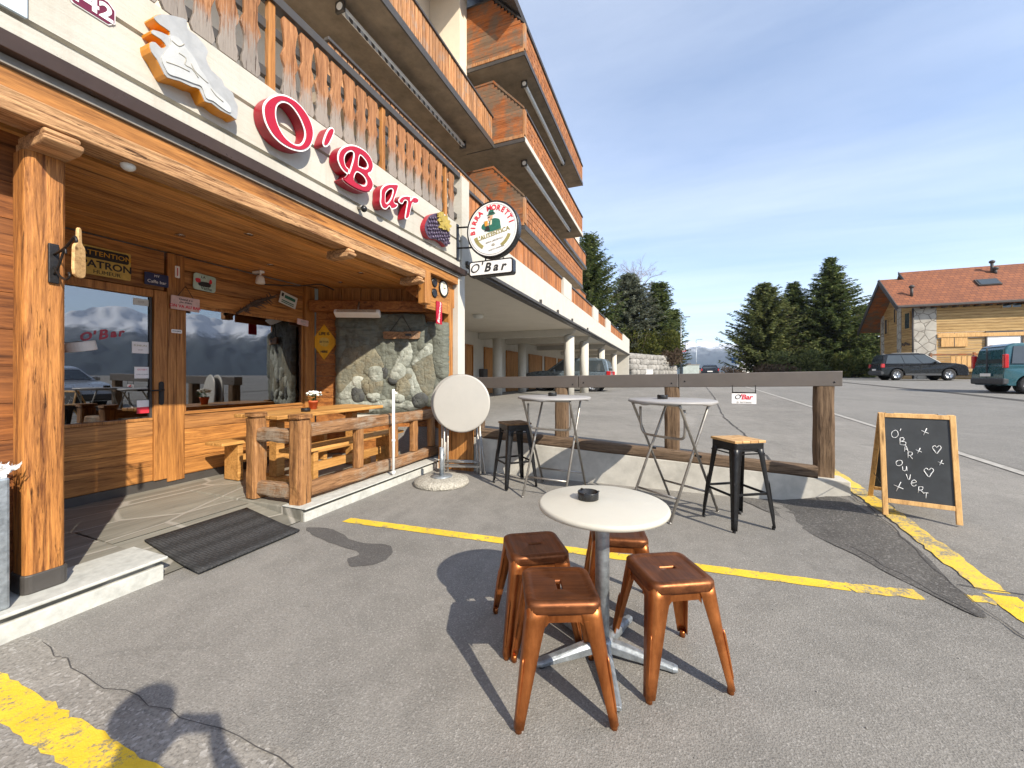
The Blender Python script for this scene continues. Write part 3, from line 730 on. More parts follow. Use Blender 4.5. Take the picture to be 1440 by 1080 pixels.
mb = MB(); mb.box(-3.13, -3.005, 4.44, 4.575, 2.29, 2.74); P(mb, 'drop_post', 'wood_vert', .014, seg=3)
mb = MB(); mb.prism([(0, 0), (.28, .16), (.28, .19), (0, .19)], lambda a, b, d: Vector((-3.14-a*.9, 4.45+a*.25+d, 2.36+b)), 0, .12); P(mb, 'knee_brace', 'wood_cross', .008)
mb = MB(); mb.box(-3.16, -3.12, 4.60, 5.25, 2.26, 2.738); P(mb, 'end_panel', 'wood_wall', .004)
mb = MB(); mb.box(-3.24, -3.135, 5.262, 5.385, .11, 2.738); P(mb, 'slim_post', 'wood_vert', .006)
mb = MB(); mb.obox(EW(LAB/2+.2, .70, .05), (1.25, .14, .045), mEW); P(mb, 'stone_ledge', 'white_wall', .004)
mb = MB(); mb.box(-3.45, -3.05, 5.40, 5.62, .1, 2.97); P(mb, 'concrete_pier', 'white_wall', .006)
mb = MB(); mb.box(-8.1, -3.46, 5.56, 5.66, .1, 3.1); P(mb, 'side_wall', 'white_wall')
# fascia with two drip grooves
mb = MB(); mb.prism([(-3.5, 2.984), (-3.052, 2.984), (-3.052, 3.115), (-3.085, 3.12), (-3.085, 3.145), (-3.05, 3.15), (-3.05, 3.43), (-3.083, 3.435), (-3.083, 3.455), (-3.05, 3.46), (-3.05, 3.70), (-3.5, 3.70)], lambda a, b, d: Vector((a, d, b)), -3, 5.48)
P(mb, 'concrete_fascia', 'fascia')
mb = MB(); mb.box(-3.36, -3.03, 5.485, 5.73, 3.0, 4.50); P(mb, 'parapet_pier', 'fascia', .006)
# terrace slab + carport soffit
mb = MB(); mb.box(-7.5, -3.51, -3, 5.5, 3.02, 3.2); mb.box(-7.5, -3.26, 5.67, 35.2, 3.12, 3.3); P(mb, 'terrace_slab', 'soffit')
mb = MB(); mb.box(-3.25, -3.05, 5.735, 35.4, 3.17, 3.86); P(mb, 'carport_fascia', 'white_wall', .004)
mb = MB(); mb.box(-3.28, -2.98, 5.6, 35.4, 3.10, 3.165); mb.box(-3.20, -3.03, 5.6, 35.4, 3.06, 3.098); P(mb, 'carport_gutter', 'dark_trim', .005)
for y in (9.6, 11.3, 13.2, 16): P(MB().box(-3.05, -2.99, y, y+.05, 3.17, 3.27), 'gutter_bracket', 'dark_trim')
# wavy baluster boards over the bar
def wavy(mb, yc, z0, z1, x, w=.068, seed=0):
    rnd = random.Random(seed); pl, pr = [], []; n = 16; ph = rnd.uniform(-.3, .3)
    for i in range(n+1):
        t = i/n; z = lerp(z0, z1, t)
        a = w*(1+.22*math.sin(t*PI*5+ph)+.1*math.sin(t*PI*9)) + rnd.uniform(-.003, .003)
        pr.append((yc+a, z)); pl.append((yc-a, z))
    mb.prism(pr+pl[::-1], lambda a, b, d: Vector((d, a, b)), x-.028, x)
mb = MB(); rl = MB(); y = .92-.17375*22; k = 2
while y < 5.4:
    if k % 8 == 0: rl.box(-3.13, -3.08, y-.03, y+.03, 3.70, 4.45)
    else: wavy(mb, y, 3.735, 4.44, -3.085, .062, k)
    y += .17375; k += 1
bal = P(mb, 'balustrade', 'balus_bar', .004)
P(rl, 'baluster_post', 'wood_vert', .004, bal)
r2 = MB(); r2.box(-3.16, -3.055, -3, 5.48, 4.452, 4.535); r2.box(-3.16, -3.115, -3, 5.48, 4.22, 4.30); r2.box(-3.16, -3.115, -3, 5.48, 3.82, 3.90)
P(r2, 'handrail', 'dark_trim', .006, bal)
# carport parapet with orange board infill between white piers
piers = [(12.15, 13.25), (17.55, 18.9), (21.5, 23.3), (30.2, 35.4)]
mb = MB()
for a, b in piers: mb.box(-3.245, -3.045, a, b, 3.862, 4.44)
P(mb, 'parapet_pier', 'white_wall', .004)
def boards(mb, x, y0, y1, z0, z1, step=.13, gap=.018, t=.025, rnd=random.Random(3)):
    y = y0
    while y < y1-.02:
        w = min(step-gap, y1-y); mb.box(x-t, x+rnd.uniform(-.004, .004), y, y+w, z0, z1); y += step
a = 5.74
for b, c in piers:
    mb = MB(); boards(mb, -3.12, a+.02, b-.02, 3.88, 4.38); o = P(mb, 'parapet_boards', 'orange_z')
    P(MB().box(-3.2, -3.08, a+.005, b-.005, 4.385, 4.44), 'handrail', 'dark_trim', .005, o); a = c
# upper storeys
mb = MB(); mb.box(-7.9, -7.4, -3, 35.2, 3.31, 15.5); P(mb, 'upper_wall', 'beige')
for y in (-2.0, .15, 2.3, 4.45, 6.6, 8.75):  # added glass doors; dark panes stand in for shade between the balusters
    f = MB()
    for q in range(2): f.box(-7.39, -7.34, y+q*.95, y+q*.95+.93, 3.32, 3.40); f.box(-7.39, -7.34, y+q*.95, y+q*.95+.93, 5.42, 5.50); f.box(-7.39, -7.34, y+q*.95, y+q*.95+.07, 3.401, 5.419); f.box(-7.39, -7.34, y+q*.95+.86, y+q*.95+.93, 3.401, 5.419)
    o = P(f, 'added_balcony_door', 'garage', .004); P(MB().box(-7.38, -7.36, y+.071, y+1.81, 3.401, 5.419), 'pane', 'car_glass', 0, o)
mb = MB(); mb.box(-7.39, -6.24, 11.15, 11.64, 8.94, 16); P(mb, 'wall_pier', 'beige')
YJ0, YJ1 = 11.65, 20.8
for zi, z in enumerate((5.95, 8.73, 11.45)):
    jog = MB(); jog.box(-7.39, -4.2, YJ0, YJ1, z, z+.19); P(jog, 'balcony_slab', 'slab', .01)
    if zi < 2:
        lf = MB(); lf.box(-7.39, -5.26, 4.93 if zi == 0 else 3.0, YJ0-.004, z+.001, z+.185); P(lf, 'balcony_slab', 'slab', .01)
        fb = MB(); fb.box(-7.39, -5.26, YJ1+.004, 27.4, z+.001, z+.185); P(fb, 'balcony_slab', 'slab', .01)
        for y0, y1 in ((4.93 if zi == 0 else 3.0, YJ0-.01), (YJ1+.02, 27.4)):
            bb = MB(); boards(bb, -5.28, y0+.04, y1-.04, z+.20, z+.97, .145, .03); o = P(bb, 'balcony_boards', 'balus' if y0 < 10 else 'orange_z')
            hr = MB(); hr.box(-5.35, -5.24, y0, y1, z+.975, z+1.03); hr.box(-5.36, -5.315, y0, y1, z+.75, z+.82); hr.box(-5.36, -5.315, y0, y1, z+.3, z+.37); P(hr, 'handrail', 'dark_trim', .006, o)
            P(MB().box(-5.262, -5.225, y0, y1, z-.01, z+.17), 'slab_edge_trim', 'dark_trim')
    # jogged front: lattice boards
    bb = MB(); rnd = random.Random(zi)
    y = YJ0+.16
    while y < YJ1-.1:
        for q in range(4): bb.box(-4.235, -4.21, y, y+.115, z+.215+q*.195, z+.215+q*.195+(.165 if (q+int(y*7)) % 2 else .18))
        y += .145
    o = P(bb, 'balcony_boards', 'orange_z')
    hr = MB(); hr.box(-4.30, -4.16, YJ0+.06, YJ1, z+1.0, z+1.06); hr.box(-4.28, -4.245, YJ0+.1, YJ1, z+.21, z+.98); 
    P(hr, 'handrail', 'dark_trim', .006, o)
    P(MB().box(-4.245, -4.17, YJ0-.03, YJ0+.14, z+.2, z+1.0), 'corner_post', 'balus', .005)
    P(MB().box(-4.24, -4.2, YJ1-.14, YJ1+.01, z+.2, z+1.0), 'corner_post', 'balus', .005)
    P(MB().box(-4.198, -4.165, YJ0, YJ1, z-.01, z+.15), 'slab_edge_trim', 'dark_trim' if zi != 1 else 'white_wall')
    P(MB().box(-6.24, -4.165, YJ0-.035, YJ0-.004, z-.012, z+.10), 'slab_edge_trim', 'dark_trim')
    # side screen of horizontal planks with a sloping top
    hp = z+2.12; xp = -5.29
    def top(x): return hp if x < xp else lerp(hp, z+1.03, (x-xp)/(-4.2-xp))
    sb = MB(); zz = z+.23; rnd = random.Random(zi+40)
    while zz < hp-.01:
        h = min(.115, hp-zz)
        xr = -4.25 if zz+h < z+1.0 else min(-4.25, xp+(hp-(zz+h))/(hp-z-1.03)*(-4.2-xp))
        sb.box(-6.24, max(xr, -6.0), YJ0-.03+rnd.uniform(-.004, .004), YJ0+.01, zz+.002, zz+h-.002); zz += h
    o = P(sb, 'side_screen', 'orange_x')
    cp = MB(); w = .05
    cp.prism([(-6.24, hp), (xp+.02, hp), (-4.2, z+1.02), (-4.2, z+1.09), (xp+.04, hp+w+.02), (-6.24, hp+w)], lambda a, b, d: Vector((a, d, b)), YJ0-.045, YJ0+.02)
    P(cp, 'screen_cap', 'orange_x' if zi < 2 else 'roof_dark', .004, o)
    P(MB().box(-6.24, -4.2, YJ0-.05, YJ0-.005, z+.115, z+.225), 'screen_sill', 'balus', .01, o)
mb = MB(); mb.prism([(-4.34, 12.80), (-4.30, 12.95), (-7.6, 16.4), (-7.6, 16.2)], lambda a, b, d: Vector((a, d, b)), YJ0-.5, YJ1+.2); P(mb, 'roof', 'roof_dark')
mb = MB(); mb.prism([(-4.9, 14.3), (-4.9, 14.5), (-7.9, 17.2), (-7.9, 17.0)], lambda a, b, d: Vector((a, d, b)), 3, YJ0-.52); P(mb, 'roof', 'orange_x')
for y in (8.2, 9.4, 10.6): P(MB().box(-7.4, -5.1, y, y+.16, 14.0, 14.25), 'eave_bracket', 'orange_x', .01)
# folded awnings
def awning(x, z, y0, y1, striped):
    o = P(MB().tube([(x, y0, z), (x, y1, z)], .07, 12), 'awning', 'white_paint')
    vb = MB(); n = int((y1-y0)/.11)
    for i in range(n):
        ya = lerp(y0+.1, y1-.1, i/n); yb = lerp(y0+.1, y1-.1, (i+1)/n); ym = (ya+yb)/2
        k = len(vb.v)
        if i == 0: vb.v += [Vector((x+.05, ya, z-.05)), Vector((x+.055, ya, z-.135))]; k += 2
        vb.v += [Vector((x+.05, yb, z-.05)), Vector((x+.055, yb, z-.135)), Vector((x+.055, ym, z-.16))]
        l0, l1 = (k-2, k-1) if i == 0 else (k-3, k-2)
        vb.f.append([l0, k, k+1, k+2, l1]); vb.sm.append(False)
    vo = P(vb, 'valance', 'valance', 0, o)
    if striped:
        vo.data.materials.append(MT['dark_trim'])
        for i, p in enumerate(vo.data.polygons): p.material_index = i % 2
    ar = MB()
    for y in (y0+.05, y1-.05): ar.box(x-.12, x+.09, y-.03, y+.03, z-.09, z+.12)
    P(ar, 'awning_bracket', 'dark_trim', .004, o)
awning(-4.55, 11.32, 12.6, 18.1, False); awning(-4.55, 8.60, 12.6, 19.3, False); awning(-6.0, 8.60, 5.9, 11.0, True)
# carport interior
mb = MB(); mb.box(-7.6, -7.42, 5.7, 35.2, .3, 3.119); P(mb, 'carport_back_wall', 'white_wall')
mb = MB(); mb.box(-7.42, -3.06, 35.0, 35.3, .4, 3.16); P(mb, 'carport_end_wall', 'white_wall')
for y in (15.0, 18.0, 23.0, 28.8):
    mb = MB(); mb.prism([(-7.41, 2.86), (-3.75, 2.86), (-3.35, 2.98), (-3.3, 3.119), (-7.41, 3.119)], lambda a, b, d: Vector((a, d, b)), y-.16, y+.16); P(mb, 'carport_beam', 'white_wall', .008)
    for x in (-3.55, -6.6):
        if y > 20 and x < -4: continue
        P(MB().lathe([(.2, .4), (.2, 2.86)], (x, y, 0), 28), 'column', 'white_wall')
for px0, px1 in ((653, 664), (680, 694), (711, 730.5), (743, 761.5), (765.5, 781), (784.5, 797)):
    y0 = onX(px0, 528, -7.42).y; y1 = onX(px1, 528, -7.42).y
    gd = MB(); boards(gd, -7.385, y0+.05, y1-.05, .45, 2.5, .14, .006, .03); o = P(gd, 'garage_door', 'garage', .003)
    fr = MB(); fr.box(-7.415, -7.36, y0, y0+.045, .45, 2.56); fr.box(-7.415, -7.36, y1-.045, y1, .45, 2.56); fr.box(-7.415, -7.36, y0+.046, y1-.046, 2.505, 2.56); P(fr, 'door_frame', 'wood_vert', .003, o)
P(MB().lathe([(.16, 3.119), (.16, 3.07), (.13, 3.02), (.02, 3.0)], (-5.2, 10.4, 0), 24), 'ceiling_lamp', 'lampshade')
mb = MB(); p = onX(677, 528, -7.40); mb.box(-7.40, -7.2, p.y-.22, p.y+.22, 1.15, 1.6); P(mb, 'meter_box', 'dark_trim', .01)
# ================================================================ SIGNS AND THINGS ON THE HOUSE
# --- big channel letters: outlines traced onto the plane of their faces
XF = -2.93
def z6(x, y): p = onX(340+x/4.153, 90+y/4.153, XF); return (p.y, p.z)
sg = thing('bar_sign', "large crimson O'Bar channel letters with white rims on the white fascia", 'sign', (-3.05, 3.4, 3.3))
LET = {
 'O': ([(130, 235), (165, 195), (215, 178), (270, 190), (330, 230), (385, 300), (415, 375), (416, 435), (395, 485), (355, 508), (300, 500), (240, 470), (185, 420), (145, 355), (127, 290)],
       [(200, 260), (215, 232), (245, 222), (285, 240), (325, 290), (355, 350), (370, 405), (360, 450), (335, 472), (300, 465), (255, 430), (220, 375), (200, 315)]),
 "'": ([(480, 478), (476, 452), (498, 392), (520, 371), (538, 385), (535, 412), (512, 462), (496, 480)],),
 'B': ([(618, 640), (585, 612), (562, 560), (570, 508), (605, 478), (660, 476), (720, 508), (755, 553), (767, 598), (757, 630), (738, 642), (757, 672), (767, 710), (752, 742), (715, 748), (660, 727), (612, 697), (590, 672), (606, 664), (628, 630), (648, 570), (655, 524), (640, 508), (612, 520), (598, 552), (606, 596), (624, 616)],
       [(690, 532), (722, 560), (736, 594), (722, 610), (690, 600), (680, 588)], [(670, 630), (708, 650), (728, 685), (720, 708), (690, 704), (655, 676)]),
 'a': ([(812, 775), (815, 732), (840, 705), (880, 700), (913, 708), (902, 755), (888, 796), (893, 812), (911, 820), (900, 840), (875, 846), (862, 828), (842, 847), (820, 837), (810, 805)],
       [(837, 790), (841, 752), (865, 729), (884, 736), (874, 780), (852, 811), (839, 810)]),
 'r': ([(916, 800), (933, 775), (963, 769), (985, 776), (984, 796), (1003, 776), (1028, 786), (1031, 808), (1012, 816), (997, 812), (986, 850), (975, 896), (955, 901), (961, 850), (968, 803), (950, 796), (936, 816)],),
}
for k, polys in LET.items():
    pp = [catmull([z6(*q) for q in p], 4) for p in polys]
    def lay(off, d0, d1, name, mat, parent):
        me = curve_mesh(pp, (d1-d0)/2, off); mb = MB()
        add_mesh(mb, me, frame((XF+(d0+d1)/2, 0, 0), *FX)); return mb.build(name, mat, parent, world=True, fix=False)
    b = lay(0, -.112, -.006, 'letter', 'red_side', sg)
    lay(.004, -.006, 0, 'letter_rim', 'white_trim', b); lay(-.010, 0, .006, 'letter_face', 'red', b)
# --- canton outline
def z1(x, y): p = onX(x/4, y/4, -2.95); return (p.y, p.z)
ol = [(865, 92), (905, 78), (960, 84), (1005, 95), (1050, 112), (1058, 165), (1100, 195), (1140, 240), (1172, 292), (1160, 330), (1190, 395), (1250, 448), (1262, 482), (1310, 522), (1320, 562), (1338, 600), (1332, 672), (1300, 652), (1240, 622), (1190, 582), (1150, 570), (1120, 502), (1080, 490), (1010, 457), (940, 437), (910, 392), (880, 332), (850, 292), (840, 240), (872, 236), (905, 268), (932, 258), (905, 222), (852, 188), (858, 166), (912, 182), (948, 198), (952, 176), (900, 140), (872, 112)]
pp = [catmull([z1(*q) for q in ol], 2)]
cn = thing('relief_map_sign', 'silver fronted orange sided sign shaped like a regional map outline on the fascia', 'sign', (-3.05, 1.75, 3.45))
def lay2(off, x0, x1, name, mat, par, poly=None):
    me = curve_mesh(poly or pp, (x1-x0)/2, off); mb = MB(); add_mesh(mb, me, frame(((x0+x1)/2, 0, 0), *FX)); return mb.build(name, mat, par, world=True, fix=False)
lay2(0, -3.05, -2.955, 'side', 'orange', cn); lay2(-.002, -2.955, -2.948, 'front', 'silver', cn)
inn = [(955, 205), (1000, 215), (1040, 270), (1090, 330), (1120, 390), (1150, 430), (1190, 500), (1240, 545), (1290, 600), (1290, 635), (1240, 605), (1195, 570), (1155, 552), (1130, 490), (1085, 470), (1010, 440), (950, 420), (925, 385), (905, 330), (930, 290), (960, 255)]
f0 = lay2(0, -2.948, -2.940, 'raised_front', 'emblem', cn, [catmull([z1(*q) for q in inn], 3)])
mb = MB()
for ln in (((1000, 300), (1040, 330), (1035, 365), (1075, 390), (1110, 440)), ((930, 350), (1000, 375), (1060, 405)), ((1070, 360), (1090, 400), (1130, 440), (1165, 470)), ((1180, 500), (1210, 540), (1250, 575)), ((960, 230), (1000, 262), (1030, 250))):
    mb.tube([Vector((-2.939, *z1(*q))) for q in catmull(list(ln), 3, False)], .0035, 5)
mb.build('river_line', 'ink_grey', f0, world=True)
# --- house number, pale board, camera
def onF(px, py): return onX(px, py, -3.05)
num = thing('number_plate', 'maroon enamel house number plate 142', 'number plate', tuple(onF(127, 20)))
c = onF(128, 14); M = frame((-3.05, 1.185, 3.44), *FX)
w, h = .21, .135; ch = .03
pol = [(-w/2, -h/2+ch), (-w/2+ch, -h/2), (w/2-ch, -h/2), (w/2, -h/2+ch), (w/2, h/2-ch), (w/2-ch, h/2), (-w/2+ch, h/2), (-w/2, h/2-ch)]
plate(M, pol, .008, 'rim', 'white_trim', num); plate(M @ Matrix.Translation((0, 0, .0081)), [(x*.95, y*.93) for x, y in pol], .003, 'plate', 'maroon', num)
lettering(M, [('142', .125, 0, -.006, 'white_trim', 0, .0125, .004)], num)
o = MB().box(-3.052, -3.032, .1, .945, 3.14, 3.66).build('fascia_board', 'sky_board', None, .004); tag(o, 'pale blue blank board at the left end of the white fascia', 'board')
cam_ = thing('security_camera', 'small dark dome camera fixed under the channel letters', 'camera', tuple(onX(505, 295, -3.04)))
p = onX(505, 295, -3.04); mb = MB(); mb.tube([p+Vector((-.01, 0, .02)), p+Vector((.05, 0, .02))], .022, 14); mb.build('mount', 'steel', cam_, world=True)
MB().ball(p+Vector((.065, 0, .0)), .034).build('dome', 'plastic_black', cam_, world=True)
# --- grape cluster
gr = thing('grape_sign', 'grape cluster cut-out with yellow leaves at the right end of the fascia', 'sign', tuple(onX(617, 330, -3.05)))
def z2(x, y, X=-2.97): return onX(560+x/6.75, 240+y/6.75, X)
go = [(255, 520), (290, 440), (330, 412), (380, 402), (430, 420), (470, 475), (482, 560), (486, 640), (465, 720), (430, 690), (400, 665), (350, 650), (300, 640), (265, 590)]
gpoly = [catmull([(z2(*q).y, z2(*q).z) for q in go], 3)]
me = curve_mesh(gpoly, .035); mb = MB(); add_mesh(mb, me, frame((-3.012, 0, 0), *FX)); mb.build('back_plate', 'red_side', gr, world=True, fix=False)
me = curve_mesh(gpoly, .003); mb = MB(); add_mesh(mb, me, frame((-2.973, 0, 0), *FX)); mb.build('front_plate', 'grape', gr, world=True, fix=False)
mb, lf = MB(), MB(); rnd = random.Random(4)
for row, (y, xa, xb) in enumerate(((455, 300, 400), (490, 285, 420), (525, 278, 470), (560, 280, 475), (595, 290, 478), (628, 320, 478), (655, 380, 475), (690, 440, 470))):
    n = max(2, int((xb-xa)/19))
    for i in range(n):
        q = z2(lerp(xa, xb, (i+.5*(row % 2)*.6)/max(1, n-1)*.97), y+rnd.uniform(-5, 5)); mb.ball(q+Vector((.01, 0, 0)), rnd.uniform(.021, .027), (.7, 1, 1), 10, 6)
mb.build('grapes', 'grape', gr, world=True)
for cx, cy, s in ((395, 450, 30), (425, 490, 34), (450, 530, 28), (400, 520, 24), (380, 425, 18)):
    lp = [(cx+s*1.1*math.cos(R(a))*(1+.3*math.cos(R(5*a))), cy+s*1.5*math.sin(R(a))*(1+.3*math.cos(R(5*a)))) for a in range(0, 360, 15)]
    lf.prism([(z2(*q).y, z2(*q).z) for q in lp], lambda a, b, d: Vector((d, a, b)), -2.955, -2.935+rnd.uniform(0, .008))
lf.build('leaves', 'leaf_gold', gr, world=True)

# --- round projecting beer sign and lightbox under it
YS = 5.30; cs = onY(692, 322, YS); RS = .425
bs = thing('beer_sign', "round black rimmed projecting beer sign with a green hatted drinker", 'sign', (cs.x, YS+.06, cs.z))
M = frame(cs, *FY)
mb = MB(); Mx = Matrix.Rotation(PI/2, 4, 'X')
mb.lathe([(RS-.03, -.13), (RS, -.11), (RS, -.004), (RS-.008, .004), (RS-.024, .004), (RS-.026, -.004)], cs, 64, False, Mx); rim = mb.build('rim', 'plastic_black', bs, .003, world=True)
mb = MB(); mb.lathe([(RS-.027, -.006), (RS-.028, -.0)], cs, 64, False, Mx); face = mb.build('face', 'white_paint', bs, world=True)
def on(poly, mat, z=.002, name='print', t=.002, par=None):
    mb = MB(); mb.prism(poly, lambda a, b, d: M @ Vector((a, b, d)), z, z+t); return mb.build(name, mat, par or face, world=True)
def ringp(r0, r1, a0, a1, n=40):
    return [(r1*math.cos(R(lerp(a0, a1, i/n))), r1*math.sin(R(lerp(a0, a1, i/n)))) for i in range(n+1)] + [(r0*math.cos(R(lerp(a1, a0, i/n))), r0*math.sin(R(lerp(a1, a0, i/n)))) for i in range(n+1)]
on(ringp(.372, .376, -265, 94, 60), 'ink_grey')
mb = MB()
txt = 'BIRRA MORETTI'; a0, a1 = 186, 12
for i, chh in enumerate(txt):
    if chh == ' ': continue
    a = R(lerp(a0, a1, (i+.1)/(len(txt)-.8))); add_mesh(mb, text_mesh(chh, .105, .001, 0, .004), M @ Matrix.Translation((.315*math.cos(a), .315*math.sin(a), .003)) @ Matrix.Rotation(a-PI/2, 4, 'Z'))
mb.build('lettering', 'ink_red', face, world=True, fix=False)
# drinker (generic figure: hat, face, jacket, arm, mug)
on(catmull([(-.13, .0), (-.17, .03), (-.165, .075), (-.12, .10), (-.09, .06), (-.06, .08), (-.03, .13), (.02, .155), (.075, .15), (.125, .12), (.135, .05), (.138, -.01), (.02, -.03), (-.06, -.035)], 3), 'ink_green', .0021)
on(catmull([(-.06, .15), (-.055, .20), (-.03, .225), (.0, .222), (.012, .19), (.005, .155), (-.02, .125), (-.045, .125)], 3), 'skin_print', .0042)
on(catmull([(-.09, .215), (-.055, .225), (-.05, .265), (-.02, .285), (.02, .28), (.032, .245), (.06, .228), (.03, .215), (-.03, .205)], 3), 'ink_green', .0063)
on([(-.054, .223), (.034, .236), (.036, .248), (-.052, .236)], 'ink', .0084)
on(catmull([(-.068, .185), (-.03, .186), (-.028, .176), (-.065, .173)], 3), 'ink', .0063)
on([(-.125, .125), (-.07, .13), (-.06, .055), (-.115, .05)], 'beer', .0063)
on([(-.127, .126), (-.069, .131), (-.071, .146), (-.124, .142)], 'white_trim', .0084)
on(catmull([(-.075, .085), (-.05, .09), (-.045, .06), (-.075, .055)], 3), 'skin_print', .0084)
on([(-.02, .15), (.0, .155), (-.005, .07), (-.03, .06)], 'cream', .0042)
on([(-.10, .04), (-.05, .045), (-.03, -.02), (-.12, -.02)], 'ink', .0063)
on(ringp(.27, .32, 200, 240, 14), 'ink_olive'); on(ringp(.27, .32, 300, 340, 14), 'ink_olive')
on([(-.26, -.155), (.21, -.05), (.21, -.055), (-.26, -.16)], 'ink_olive')
lettering(M @ Matrix.Rotation(R(12), 4, 'Z'), [("L'AUTENTICA", .088, .0, -.075, 'ink_olive', 0, .003, .002), ('BIRRA ORIGINALE', .035, .0, -.175, 'ink_grey', 0, .003), ('RICETTA ORIGINALE', .028, .01, -.30, 'ink_grey', 0, .003)], face)
on([(.02+.028*math.cos(R(a)), -.235+.02*math.sin(R(a))) for a in range(0, 360, 30)], 'ink_grey')
mb = MB()
for z in (cs.z+.11, cs.z-.21):
    mb.tube([(-3.04, YS+.07, z+.02), (cs.x-RS*.9, YS+.07, z)], .014, 8)
mb.box(-3.05, -3.035, YS+.04, YS+.10, 3.12, 3.68); mb.build('bracket', 'black_metal', bs, world=True)
for px in (683, 708): MB().tube([onY(px, 362, YS+.06), onY(px, 374, YS+.06)], .012, 8).build('hanger', 'black_metal', bs, world=True)
a_ = onY(659.5, 377, YS); b_ = onY(721.5, 375, YS); w = b_.x-a_.x; cc = (a_+b_)/2
lb = thing('lightbox_sign', "small black framed rectangular O'Bar lightbox under the round sign", 'sign', (cc.x, YS+.06, cc.z))
M2 = frame((cc.x, YS, cc.z), *FY)
plate(M2 @ Matrix.Translation((0, 0, -.12)), rrect(w, .235, .04), .12, 'frame', 'plastic_black', lb, .006)
pf = plate(M2 @ Matrix.Translation((0, 0, .0005)), rrect(w-.045, .19, .025), .004, 'face', 'white_paint', lb)
lettering(M2, [("O", .19, -.27, 0, 'ink', .3, .006, .001), ("'", .17, -.16, .02, 'ink', .3, .006, .003), ("B", .18, -.055, 0, 'ink', .3, .006, .006), ("a", .18, .08, 0, 'ink', .3, .006, .006), ("r", .18, .20, 0, 'ink', .3, .006, .006)], pf)

# --- little signs on the timber wall
def wsign(name, label, cat, px, py, w, h, mat, lines=(), rot=0, X=-5.055, r=.008, t=.008):
    p = onX(px, py, X); T = thing(name, label, cat, tuple(p))
    M = frame(p, *FX) @ Matrix.Rotation(rot, 4, 'Z')
    plate(M, rrect(w, h, r, 3), t, 'board', mat, T)
    if lines: lettering(M @ Matrix.Translation((0, 0, t)), [(a[0], a[1], a[2], a[3], a[4], 0, .0015) + tuple(a[5:]) for a in lines], T)
    return T, M
T, M = wsign('wall_plaque', 'weathered yellow plaque headed ATTENTION above the door', 'plaque', 150, 370, .36, .27, 'gold', (('ATTENTION', .066, 0, .07, 'yellow_sign'), ('PATRON', .095, 0, -.035, 'ink', .002), ('HUMEUR', .05, 0, -.105, 'ink')))
plate(M @ Matrix.Translation((0, 0, .0085)), [(x, y+.07) for x, y in rrect(.33, .10, .02)], .0006, 'panel', 'ink', T)
wsign('wall_plaque', 'navy enamel plaque beside the top right of the door frame', 'plaque', 220, 393.5, .21, .13, 'navy', (('MY', .035, .0, .035, 'white_trim'), ('Caffe bar', .045, 0, -.025, 'white_trim')))
T, M = wsign('thermometer', 'narrow white wall thermometer on the post between door and window', 'thermometer', 249, 382.5, .045, .13, 'white_trim')
plate(M @ Matrix.Translation((0, 0, .009)), rrect(.008, .09, .003), .003, 'tube', 'ink_red', T)
T, M = wsign('wall_plaque', 'mint plaque with a black and red cow drawing, hung askew', 'plaque', 287.5, 398, .24, .19, 'mint', (('LA', .04, -.02, .06, 'ink'), ('Vache', .05, .02, -.065, 'ink')), R(-3), r=.03)
for pol, mat in (([(-.06, 0), (.05, .01), (.055, -.04), (-.055, -.045)], 'ink'), ([(-.10, .03), (-.05, .035), (-.05, -.01), (-.09, -.01)], 'ink_red'), ([(.045, .0), (.075, .01), (.07, .05), (.05, .05)], 'ink_red')):
    plate(M @ Matrix.Translation((0, 0, .0085)), catmull(pol, 3), .0015, 'drawing', mat, T)
T, M = wsign('hanging_board', 'faded pink board reading ON VA AU BAR, hung by a cord between door and window', 'sign', 260.5, 427.5, .28, .15, 'pink_sign', (('Quand y a', .032, 0, .045, 'ink'), ("plus d'idees", .026, 0, .012, 'ink'), ('ON VA AU BAR', .044, 0, -.035, 'ink_red', .001)), R(-1), X=-5.02)
mb = MB(); 
for x in (-.08, .08): mb.tube([M @ Vector((x, .07, .004)), M @ Vector((0, .20, 0))], .003, 5)
mb.build('cord', 'ink', T, world=True)
wsign('opening_plate', 'small white plate on the door post under the pink board', 'plate', 248, 466, .10, .04, 'white_trim', (('POUSSEZ', .02, 0, 0, 'ink'),))
T, M = wsign('number_plaque', 'white printed plate tilted steeply above the right of the window', 'plaque', 405, 422, .27, .17, 'lampshade', (), R(-14), X=-5.03)
for q, (x, y, w_, h_) in enumerate(((.02, .03, .17, .045), (0, -.035, .2, .014), (0, -.06, .2, .012), (-.10, .04, .03, .05))):
    plate(M @ Matrix.Translation((x, y, .0085)), rrect(w_, h_, .005), .0012, 'print', 'ink_green' if q < 3 else 'ink', T)
wsign('number_plaque', 'little pink plate on the corner post beside the red curtain', 'plaque', 425.5, 453.5, .19, .085, 'pink_sign', (('BIERE', .04, .01, .01, 'ink_grey'), ('1842', .025, .02, -.025, 'ink_grey')), R(-5), X=-5.02)
